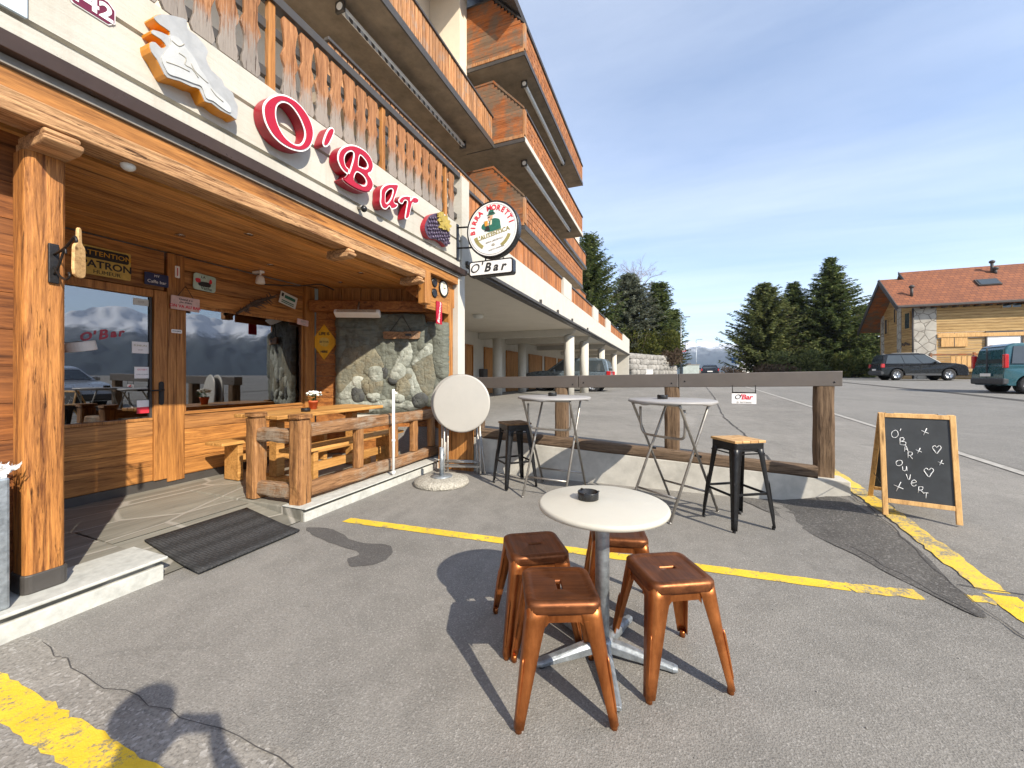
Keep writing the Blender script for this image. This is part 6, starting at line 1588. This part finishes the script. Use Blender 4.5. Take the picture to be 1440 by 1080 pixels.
# bare birch
x, y = at(899, 49); T = thing('birch_tree', 'bare reddish grey birch behind the frosted spruce', 'tree', (x, y, 2.2))
hB = hgt(368, 49, 2.2); MB().tube([(0, 0, -.3), (.15, 0, hB*.5), (.05, .1, hB*.8)], [.16, .10, .05], 8).build('trunk', 'bark', T)
mb = MB(); rnd = random.Random(77)
def tw(p, d, L, r, k):
    q = p + d*L; mb.tube([p, p.lerp(q, .5)+Vector((rnd.gauss(0, .04), rnd.gauss(0, .04), .02))*L, q], [r, r*.8, r*.55], 4, False)
    if k:
        for _ in range(3 if k > 1 else 4): tw(p.lerp(q, rnd.uniform(.4, 1)), (d+Vector((rnd.gauss(0, .45), rnd.gauss(0, .45), rnd.gauss(.05, .3)))).normalized(), L*rnd.uniform(.5, .8), r*.62, k-1)
for i in range(13):
    zz = hB*rnd.uniform(.3, .85); a = rnd.uniform(0, 6.28); tw(Vector((.1, 0, zz)), Vector((math.cos(a)*.7, math.sin(a)*.7, .75)).normalized(), hB*.13*rnd.uniform(.8, 1.3), .035, 4)
mb.build('twigs', 'birch_bark', T, fix=False)

# ================================================================ FAR THINGS
# dry stone wall of boulders
T = None; mb = MB(); rnd = random.Random(5); p0 = Vector((-3.0, 36.2)); p1 = Vector((.55, 44.0)); d = (p1-p0).normalized(); Lw = (p1-p0).length; z = .45; row = 0
while z < 2.9:
    h = rnd.uniform(.42, .62); s = -.3*(row % 2)
    while s < Lw:
        w = rnd.uniform(.6, 1.25); c = p0 + d*(s+w/2); m = Matrix.Rotation(math.atan2(d.y, d.x)+rnd.uniform(-.12, .12), 4, 'Z')
        b = MB().ball((0, 0, 0), 1, (1, 1, 1), 9, 6)
        vs = []
        for v in b.v:
            q = Vector((math.copysign(abs(v.x)**.55, v.x)*w*.52, math.copysign(abs(v.y)**.55, v.y)*.4, math.copysign(abs(v.z)**.6, v.z)*h*.53)) * (1+.16*noise.noise(v*1.7+Vector((s, z, row))))
            vs.append(Vector((c.x, c.y, z+h/2)) + m @ q)
        mb.add(vs, b.f, False); s += w*.97
    z += h*.92; row += 1; p0 += Vector((-.05, .05))
tag(mb.build('stone_wall', 'boulder'), 'rough grey boulder retaining wall beyond the carport', 'wall')
mb = MB(); pts = [(-3.2, 37.2), (.2, 45.0), (-2, 60), (-16, 60), (-16, 37.2)]; mb.prism(pts, lambda a, b, d: Vector((a, b, d)), .4, 2.55); structure(mb.build('garden_bank', 'scrub'))
x, y = at(911, 36.5); T = thing('electric_cabinet', 'white electric cabinet in front of the boulder wall', 'cabinet', (x, y, gz(x, y)))
MB().box(-.42, .42, -.2, .2, 0, 1.22).build('cabinet', 'white_paint', T, .015); MB().box(-.46, .46, -.24, .24, 1.221, 1.28).build('lid', 'white_paint', T, .015); MB().box(-.40, .40, -.215, -.202, .06, 1.16).build('door', 'white_trim', T, .004)
def lamp(px, D, top, lab, arm):
    x, y = at(px, D); z = gz(x, y); h = hgt(top, D, z); T = thing('street_lamp', lab, 'street lamp', (x, y, z), 0, 'street lamps')
    MB().tube([(0, 0, 0), (0, 0, h*.4), (0, 0, h)], [.09, .08, .055], 10).build('pole', 'galv', T)
    MB().tube([(0, 0, h), (arm*.5, 0, h+.06), (arm, 0, h+.08)], .04, 8).build('arm', 'galv', T)
    MB().obox((arm+.25, 0, h+.09), (.75, .26, .10)).build('lamp_head', 'steel', T, .03); return T
lamp(957.5, 48, 447, 'nearer street lamp, beside the dark conifers', .45); lamp(979, 75, 478, 'farther street lamp above the pale shed', .5)
p = atD(961, 493.5, 47.7); T = thing('pole_banner', 'small red banner fixed to the nearer street lamp', 'banner', tuple(p)); M = frame(p, (CA, SA, 0), (0, 0, 1)); plate(M, rrect(.65, .22, .02), .03, 'board', 'red', T)
plate(M @ Matrix.Translation((0, 0, .031)), rrect(.4, .06, .01), .004, 'print', 'white_trim', T)
x, y = at(968, 62); T = thing('metal_shed', 'pale ribbed metal shed at the far end of the street', 'shed', (x, y, .7), YAW)
mb = MB()
for i in range(16): mb.box(-1.25+i*.156, -1.25+i*.156+.08, -1.03, 1.0, 0, 2.25)
mb.box(-1.25, 1.25, -1.0, .99, 0.01, 2.2); mb.build('walls', plain('pale_ribbed_sheet', (.42, .47, .45), .6, .2, .15, 2), T)
MB().box(-1.32, 1.32, -1.1, 1.08, 2.255, 2.36).build('roof', 'grey_board', T, .02); MB().box(-.3, .25, -.4, .2, 2.361, 2.55).build('roof_vent', 'dark_trim', T, .02); MB().box(-1.3, 1.3, -1.06, -1.035, 0, .28).build('plinth', 'dark_trim', T)
x, y = at(994, 90); T = thing('far_house', 'low brown roofed house beyond the end of the street', 'house', (x, y, -1.2), YAW+.3)
MB().box(-2.6, 2.6, -2, 2, 0, 2.5).build('walls', 'cream', T); MB().prism([(-2.5, 2.501), (2.5, 2.501), (0, 3.7)], lambda a, b, d: Vector((d, a, b)), -2.9, 2.9).build('roof', plain('brown_roof', (.16, .10, .07), .85, 0, .25, 1.5), T); MB().box(.6, 1.1, -.4, .1, 2.9, 4.1).build('chimney', 'cream', T, .02)
def roadsign(px, D, cy, h, shape, mat, lab):
    x, y = at(px, D); z = gz(x, y); zc = HC+(528-cy)/FPX*D; T = thing('road_sign', lab, 'sign', (x, y, z), YAW, 'road signs')
    MB().tube([(0, 0.03, 0), (0, .03, zc-z+h/2)], .035, 8).build('pole', 'galv', T)
    pol = rrect(h, h, .03) if shape else [(h/2*math.cos(R(a)), h/2*math.sin(R(a))) for a in range(0, 360, 15)]
    MB().prism(pol, lambda a, b, d: Vector((a, d, zc-z+b)), -.02, 0).build('panel', mat, T)
roadsign(1032, 52, 507, .62, True, plain('blue_sign_enamel', (.01, .09, .32), .4), 'square blue road sign at the top of the street'); roadsign(1050, 50, 498.5, .6, False, 'steel', 'round grey-backed road sign beside the blue one')
x, y = at(1031, 56); bushy('shrub', 'dark mound of scrub under the blue road sign', x, y, .7, 1.6, 1.0, 1.9, 12, 'scrub', 'shrubs by the road end', 900)
x, y = at(1048, 62); T = thing('white_hut', 'tiny white hut roof behind the far parked car', 'hut', (x, y, .8), YAW); MB().box(-.9, .9, -.7, .7, 0, 1.9).build('walls', 'white_paint', T); MB().prism([(-1.1, 1.901), (1.1, 1.901), (0, 2.8)], lambda a, b, d: Vector((a, d, b)), -.9, .9).build('roof', 'white_trim', T)

# ---- timber chalet across the road
XC, YC, ZG, ZE = 17.6, 39.2, 1.0, 6.55
CH = thing('timber_chalet', 'yellow timber chalet with red tiled roof across the road', 'building', (XC+6, YC+3, ZG))
def Cp(mb, name, mat, bevel=0, parent=None): return mb.build(name, mat, parent or CH, bevel, world=True)
YR, ZR = 42.0, 9.75; YB = 45.2
def rz(y): return lerp(ZE, ZR, (y-38.6)/(YR-38.6)) if y < YR else lerp(ZR, 5.3, (y-YR)/(YB-YR))
mb = MB(); z = ZG; rnd = random.Random(3)
while z < ZE+.2: mb.box(XC+1.25, 31, YC-.03+rnd.uniform(-.012, .012), YC+.1, z+.008, z+.20); z += .208
Cp(mb, 'front_wall', 'chalet_wood', .01)
mb = MB(); z = ZG
while z < 9.2:
    y0, y1 = YC+.11, YB-.9
    if z > 5: y0 = max(y0, 38.6+(z+.2-ZE+.25)/(ZR-ZE)*(YR-38.6)); y1 = min(y1, YR+(ZR-.35-z-.2)/(ZR-5.3)*(YB-YR))
    if y1 > y0+.2: mb.box(XC-.02+rnd.uniform(-.012, .012), XC+.12, y0, y1, z+.008, z+.20)
    z += .208
Cp(mb, 'gable_wall', 'chalet_wood_y', .01)
mb = MB(); mb.box(XC-.05, XC+1.24, YC-.10, YC+.1, ZG-.2, ZE-.05); mb.box(XC-.06, XC+.1, 40.9, 41.5, ZG-.2, 8.1); mb.box(XC-.06, XC+.1, 43.6, 44.1, ZG, 6.5); Cp(mb, 'stone_pier', 'crazy')
def roof_slab(name, x0, x1, ya, yb, lift, t=.16):
    vs = []; 
    for x in (x0, x1):
        for y in (ya, yb): vs.append((x, y, rz(y)+lift)); 
    vs += [(x, y, z-t) for x, y, z in vs]
    o = MB().add(vs, [(0, 2, 3, 1), (4, 5, 7, 6), (0, 1, 5, 4), (2, 6, 7, 3), (0, 4, 6, 2), (1, 3, 7, 5)]).build(name, 'tiles', CH, world=True)
    uv = o.data.uv_layers.new(name='UVMap'); k = math.hypot(1, (rz(yb)-rz(ya))/(yb-ya))
    for lp in o.data.loops:
        v = o.data.vertices[lp.vertex_index].co; uv.data[lp.index].uv = (v.x, v.y*k)
    return o
mb = MB()
for ya, yb in ((38.62, YR), (YR, YB-.02)):
    vs = [(x, y, rz(y)-.09-dz) for x in (16.38 if yb == YR else 17.9, 31) for y in (ya, min(yb, 41.2) if yb == YR else yb) for dz in (0, .04)]; mb.add(vs, [(0, 1, 3, 2), (4, 6, 7, 5), (0, 4, 5, 1), (2, 3, 7, 6), (0, 2, 6, 4), (1, 5, 7, 3)])
Cp(mb, 'roof_boarding', 'orange_x')
RF = roof_slab('roof', 16.35, 31.5, 38.6, 41.2, .10); roof_slab('roof', 17.9, 31.5, 41.2, YR, .10); roof_slab('roof', 17.9, 31.5, YR+.3, YB, .10)
def eave_slab(x0, x1, ya, yb, zt, zq, t, nm, mt_):
    vs = [(x, y, z-d_) for d_ in (0, t) for x in (x0, x1) for y, z in ((ya, zt), (yb, zq))]
    o = MB().add(vs, [(0, 2, 3, 1), (4, 5, 7, 6), (0, 1, 5, 4), (2, 6, 7, 3), (0, 4, 6, 2), (1, 3, 7, 5)]).build(nm, mt_, CH, world=True)
    uv = o.data.uv_layers.new(name='UVMap')
    for lp in o.data.loops: v = o.data.vertices[lp.vertex_index].co; uv.data[lp.index].uv = (v.x, v.y*1.5)
eave_slab(16.35, 17.89, 41.21, YB, rz(41.2)+.1, rz(YB)+.1, .15, 'roof', 'tiles'); eave_slab(16.38, 17.89, 41.21, YB-.02, rz(41.2)-.06, rz(YB)-.06, .04, 'roof_boarding', 'orange_x')
r2 = roof_slab('roof_ridge', 17.9, 31.5, YR, YR+.29, .10)
mb = MB()
for ya, yb in ((38.55, 41.3), (41.3, YB)):
    a, b = (rz(ya)+.13, rz(yb)+.13); 
    if yb == YB: a, b = rz(41.3)+.13, rz(YB)+.05
    vs = [(x, y, z+dz) for x in (16.28, 16.36) for (y, z) in ((ya, a), (yb, b)) for dz in (-.42, .02)]
    mb.add(vs, [(0, 1, 3, 2), (4, 6, 7, 5), (0, 4, 5, 1), (2, 3, 7, 6), (0, 2, 6, 4), (1, 5, 7, 3)])
mb.prism([(41.2, rz(41.2)-.1), (YR, ZR-.1), (YR, ZR+.16), (41.2, rz(41.2)+.16)], lambda a, b, d: Vector((d, a, b)), 17.82, 17.89)
Cp(mb, 'barge_board', 'roof_dark', .01)
Cp(MB().box(16.3, 31.5, 38.42, 38.58, ZE-.08, ZE+.09), 'gutter', 'roof_dark', .02)
mb = MB()
for i in range(22): mb.box(17.9+i*.6, 18.06+i*.6, 38.65, 39.1, ZE-.18, ZE-.01)
Cp(mb, 'rafter_ends', 'roof_dark', .01)
mb = MB()
for y in (40.2, 41.6, 43.2, 44.4): mb.box(16.4, XC-.03, y, y+.2, rz(y+.1)-.42, rz(y+.1)-.2)
Cp(mb, 'purlin', 'orange_x', .01)
Cp(MB().tube([(XC-.15, YC-.16, ZE-.1), (XC-.15, YC-.16, ZG)], .06, 8), 'downpipe', 'roof_dark')
def cwin(x0, x1, z0, z1, y=YC-.05):
    f = MB(); f.box(x0, x1, y-.04, y, z0, z0+.07); f.box(x0, x1, y-.04, y, z1-.07, z1); f.box(x0, x0+.07, y-.04, y, z0+.071, z1-.071); f.box(x1-.07, x1, y-.04, y, z0+.071, z1-.071); f.box((x0+x1)/2-.03, (x0+x1)/2+.03, y-.04, y, z0+.071, z1-.071)
    o = Cp(f, 'window', 'chalet_wood', .005); Cp(MB().box(x0+.071, x1-.071, y-.02, y-.01, z0+.071, z1-.071), 'pane', 'car_glass', 0, o); return o
def onC(px, py): return onY(px, py, YC-.06)
a, b = onC(1323, 488), onC(1360, 468); o = Cp(MB().box(a.x, b.x, YC-.12, YC-.06, a.z, b.z), 'shutter', 'frame_wood', .01)
Cp(MB().box((a.x+b.x)/2-.02, (a.x+b.x)/2+.02, YC-.125, YC-.1205, a.z, b.z), 'shutter_gap', 'roof_dark', 0, o)
a, b = onC(1388, 495), onC(1436, 467); f = MB(); f.box(a.x-.1, b.x+.1, YC-.12, YC-.05, b.z, b.z+.14); f.box(a.x-.1, a.x, YC-.12, YC-.05, a.z-1, b.z-.001); f.box(b.x, b.x+.1, YC-.12, YC-.05, a.z-1, b.z-.001); o = Cp(f, 'window', 'roof_dark', .005); Cp(MB().box(a.x+.001, b.x-.001, YC-.08, YC-.07, a.z-1, b.z-.001), 'curtain', 'white_paint', 0, o)
cwin(onC(1408, 0).x, onC(1438, 0).x, onC(1410, 434).z, onC(1410, 425).z); cwin(25.5, 27.3, 2.4, 4.4)
for y0, y1, z0, z1 in ((39.55, 40.35, 4.9, 6.3), (41.55, 41.95, 5.6, 6.9), (42.9, 43.4, 4.8, 6.2)):
    o = Cp(MB().box(XC-.09, XC-.035, y0, y1, z0, z1), 'window', 'chalet_wood_y', .01); Cp(MB().box(XC-.096, XC-.0905, y0+.1, y1-.1, z0+.1, z1-.1), 'pane', 'car_glass', 0, o)
Cp(MB().box(XC+1.26, 31, YC-.16, YC-.04, 4.15, 4.42), 'storey_beam', 'frame_wood', .02)
mb = MB(); 
for i in range(26): wavy(mb, 0, 0, .01, 0) if False else mb.box(19.2+i*.30, 19.2+i*.30+.25, YC-.95, YC-.91, 1.95, 2.75)
bl = Cp(mb, 'balcony_boards', 'frame_wood', .02); mb = MB(); mb.box(18.0, 27, YC-1.0, YC-.88, 2.78, 2.90); mb.box(18.0, 27, YC-.99, YC-.89, 1.82, 1.92)
for x in (18.05, 20.4, 22.8, 25.2): mb.box(x, x+.12, YC-1.01, YC-.87, 1.3, 2.98)
Cp(mb, 'balcony_frame', 'orange_x', .01, bl); Cp(MB().box(18.0, 27, YC-1.0, YC-.11, 1.6, 1.8), 'balcony_floor', 'chalet_wood')
a = onX(1283, 0, 0) if False else None
mb = MB(); cpt_ = Vector((XC-.06, 40.2, 3.85))
for k in range(5): mb.obox((XC-.06, 39.8+k*.22, 3.75+.06*(k % 3)), (.05, .2, .16), (R(20*k), 0, 0))
Cp(mb, 'facade_ornament', 'bark', .02)
def onRoof(px, py):
    d = ray(px, py); n_ = Vector((0, -(ZR-ZE)/(YR-38.6), 1)); p_ = Vector((0, 38.6, ZE+.1)); t = (p_-Vector((0, 0, HC))).dot(n_)/d.dot(n_); return Vector((0, 0, HC)) + d*t
a = onRoof(1389, 398); sl = math.atan2(ZR-ZE, YR-38.6); rm = Matrix.Rotation(sl, 4, 'X')
o = MB().obox(a+Vector((0, 0, .06)), (1.25, .80, .12), rm).build('skylight', 'roof_dark', CH, .01, world=True); MB().obox(a+(rm @ Vector((0, 0, .125)))+Vector((0, 0, .0)), (1.05, .62, .02), rm).build('pane', 'car_glass', o, world=True)
for px, py, hh in ((1282, 416, .65), (1395, 383, .75), (1400, 384, .3)):
    a = onRoof(px, py); o = MB().tube([a-Vector((0, 0, .1)), a+Vector((0, 0, hh))], .09, 10).build('roof_vent', 'roof_dark', CH, world=True); MB().ball(a+Vector((0, 0, hh+.05)), .17, (1, 1, .8)).build('cowl', 'roof_dark', o, world=True)
structure(strip('chalet_forecourt', 10.15, 32, 14, 39, .01, 'road', 1.0))

# ---- the photographer, standing behind the camera: only the shadow of head and arms falls into view
T = thing('person', 'person holding up a phone, known only by the shadow at lower left', 'person', (*cw(.05, -.42), 0.0))
J = {}; vs, rr, es = [], [], []
def jn(k, lat, dep, z, r, par=None):
    x, y = cw(lat, dep); J[k] = len(vs); vs.append((x, y, z)); rr.append(r)
    if par: es.append((J[par], J[k]))
jn('pelvis', .05, -.42, .94, .13); jn('spine', .05, -.43, 1.14, .12, 'pelvis'); jn('chest', .05, -.42, 1.36, .135, 'spine'); jn('neck', .05, -.40, 1.49, .055, 'chest')
jn('jaw', .05, -.36, 1.555, .07, 'neck'); jn('brow', .05, -.355, 1.65, .082, 'jaw'); jn('crown', .05, -.38, 1.72, .06, 'brow'); jn('nose', .05, -.262, 1.61, .014, 'brow')
for s in (-1, 1):
    q = 'l' if s < 0 else 'r'
    jn(q+'sh', .05+s*.19, -.41, 1.42, .062, 'chest'); jn(q+'el', .05+s*.27, -.22, 1.19, .045, q+'sh'); jn(q+'wr', s*.105, -.085, 1.275, .028, q+'el'); jn(q+'pa', s*.088, -.06, 1.315, .026, q+'wr')
    for i in range(4): jn(q+'f%d' % i, s*.07, -.042, 1.292+i*.022, .009, q+'pa'); jn(q+'g%d' % i, s*(.035+.004*i), -.026, 1.29+i*.021, .008, q+'f%d' % i)
    jn(q+'t', s*.06, -.07, 1.352, .010, q+'pa'); jn(q+'u', s*.035, -.065, 1.362, .009, q+'t')
    jn(q+'hp', .05+s*.10, -.42, .87, .095, 'pelvis'); jn(q+'kn', .05+s*.12, -.40, .49, .062, q+'hp'); jn(q+'an', .05+s*.12, -.44, .09, .043, q+'kn'); jn(q+'to', .05+s*.15, -.28, .04, .038, q+'an')
me = bpy.data.meshes.new('body'); me.from_pydata(vs, es, []); me.materials.append(plain('dark_jacket_cloth', (.03, .035, .05), .85, 0, .2, 9))
bo = bpy.data.objects.new('body', me); COL.objects.link(bo); bo.parent = T; bo.matrix_parent_inverse = Matrix.Translation(T.location).inverted()
sk = bo.modifiers.new('skin', 'SKIN')
if not me.skin_vertices: me.attributes  # layer made by the modifier
if not me.skin_vertices:
    bm = bmesh.new(); bm.from_mesh(me); bm.verts.layers.skin.verify(); bm.to_mesh(me); bm.free()
for i, v in enumerate(me.skin_vertices[0].data): v.radius = (rr[i], rr[i]); v.use_root = (i == 0)
bo.modifiers.new('smooth', 'SUBSURF').levels = 1; bo.modifiers['smooth'].render_levels = 1
x, y = cw(0, -.03); MB().obox((x, y, HC), (.15, .008, .075), (0, 0, YAW)).build('phone', 'plastic_black', T, .004, world=True)
x, y = cw(.05, -.39); MB().ball((x, y, 1.685), .098, (1, 1.05, .85), 16, 10).build('hair', 'bark', T, world=True)

# ---- mountains: a ring of ridges, low ahead and high across the valley
def ridge(name, a0, a1, dist, h, seed, label=None, n=120, m=16):
    vs = []; 
    for i in range(n+1):
        a = lerp(a0, a1, i/n)
        for k in range(m+1):
            f = k/m; t_ = i*150/n; q = Vector((t_*.11+seed*7, f*1.3, seed)); rg = .5+.5*noise.fractal(Vector((t_*.05+seed*3, seed, 0)), 1.0, 2.1, 6)
            z = h*(f**1.15)*(.62+.52*rg) + h*.10*noise.fractal(q*1.6, .8, 2.2, 5)*min(1, f*3); d = dist*(1+.55*f)+dist*.05*noise.fractal(q*2+Vector((9, 0, 0)), .8, 2, 4)
            vs.append((d*math.sin(a), d*math.cos(a), z-8*(k == 0)))
    fs = [(i*(m+1)+k, (i+1)*(m+1)+k, (i+1)*(m+1)+k+1, i*(m+1)+k+1) for i in range(n) for k in range(m)]
    structure(MB().add(vs, fs, True).build(name, 'mountain'))
ridge('mountains', R(-40), R(36), 2300, 290, 2, n=320, m=40); ridge('mountains', R(36), R(150), 1900, 380, 5, n=420, m=40)

# ================================================================ AIR, SKY, SUN, CAMERA
HAZE = True
if HAZE:
    m, n = nt('valley_air'); o = n.nodes.new('ShaderNodeOutputMaterial'); v = n.nodes.new('ShaderNodeVolumePrincipled')
    v.inputs['Color'].default_value = (.72, .82, 1, 1); v.inputs['Density'].default_value = .00013; v.inputs['Anisotropy'].default_value = .0
    n.links.new(v.outputs[0], o.inputs['Volume'])
    o = MB().box(-4300, 4300, -4300, 4300, -30, 460).build('haze', m); o['kind'] = 'stuff'
SUN_EL = R(34.5); sd = Vector((.8625, -.507, 0)).normalized()
sun_dir = Vector((sd.x*math.cos(SUN_EL), sd.y*math.cos(SUN_EL), math.sin(SUN_EL)))
L = bpy.data.lights.new('sun', 'SUN'); L.energy = 4.4; L.angle = R(.53); L.color = (1, .915, .78)
so = bpy.data.objects.new('sun', L); COL.objects.link(so); so.rotation_euler = sun_dir.to_track_quat('Z', 'Y').to_euler(); so.location = (20, -12, 20)
W = bpy.data.worlds.new('World'); SC.world = W; W.use_nodes = True; n = W.node_tree; n.nodes.clear()
sky = n.nodes.new('ShaderNodeTexSky'); sky.sky_type = 'NISHITA'; sky.sun_disc = False; sky.sun_elevation = SUN_EL; sky.sun_rotation = math.atan2(sd.x, sd.y)
sky.altitude = 1200; sky.air_density = 1.0; sky.dust_density = .6; sky.ozone_density = 2.2
bg = n.nodes.new('ShaderNodeBackground'); bg.inputs['Strength'].default_value = .15
tc = n.nodes.new('ShaderNodeTexCoord'); sx = n.nodes.new('ShaderNodeSeparateXYZ'); n.links.new(tc.outputs['Generated'], sx.inputs[0])
# thin cirrus on a high plane: direction / height
zc = mth(n, 'MAXIMUM', sx.outputs[2], .04); u = mth(n, 'DIVIDE', sx.outputs[0], zc); v_ = mth(n, 'DIVIDE', sx.outputs[1], zc)
cb = n.nodes.new('ShaderNodeCombineXYZ'); n.links.new(u, cb.inputs[0]); n.links.new(v_, cb.inputs[1])
mp = n.nodes.new('ShaderNodeMapping'); mp.inputs['Rotation'].default_value = (0, 0, R(35)); mp.inputs['Scale'].default_value = (.28, 1.0, 1); n.links.new(cb.outputs[0], mp.inputs[0])
c1 = noi(n, mp.outputs[0], .55, 8, .62, .5); c2 = noi(n, mp.outputs[0], .22, 4, .6, .3)
cl = ramp(n, mth(n, 'ADD', mth(n, 'MULTIPLY', c1, .6), mth(n, 'MULTIPLY', c2, .5)), [(.36, 0.0), (.86, 1.0)])
cl = mth(n, 'MULTIPLY', cl, .8)
col = mixc(n, cl, sky.outputs[0], (5.2, 5.5, 6.0))
n.links.new(col, bg.inputs[0]); wo = n.nodes.new('ShaderNodeOutputWorld'); n.links.new(bg.outputs[0], wo.inputs[0])
cam = bpy.data.cameras.new('camera'); co = bpy.data.objects.new('camera', cam); COL.objects.link(co); SC.camera = co
co.location = (0, 0, HC); co.rotation_euler = (PI/2, 0, YAW); cam.sensor_width = 36; cam.lens = 36*FPX/1440; cam.shift_x = 0; cam.shift_y = -(540-Y0)/1440
cam.clip_start = .05; cam.clip_end = 9000
vs_ = SC.view_settings; vs_.view_transform = 'Standard'; vs_.look = 'None'; vs_.gamma = 1; vs_.exposure = .86; vs_.use_curve_mapping = False
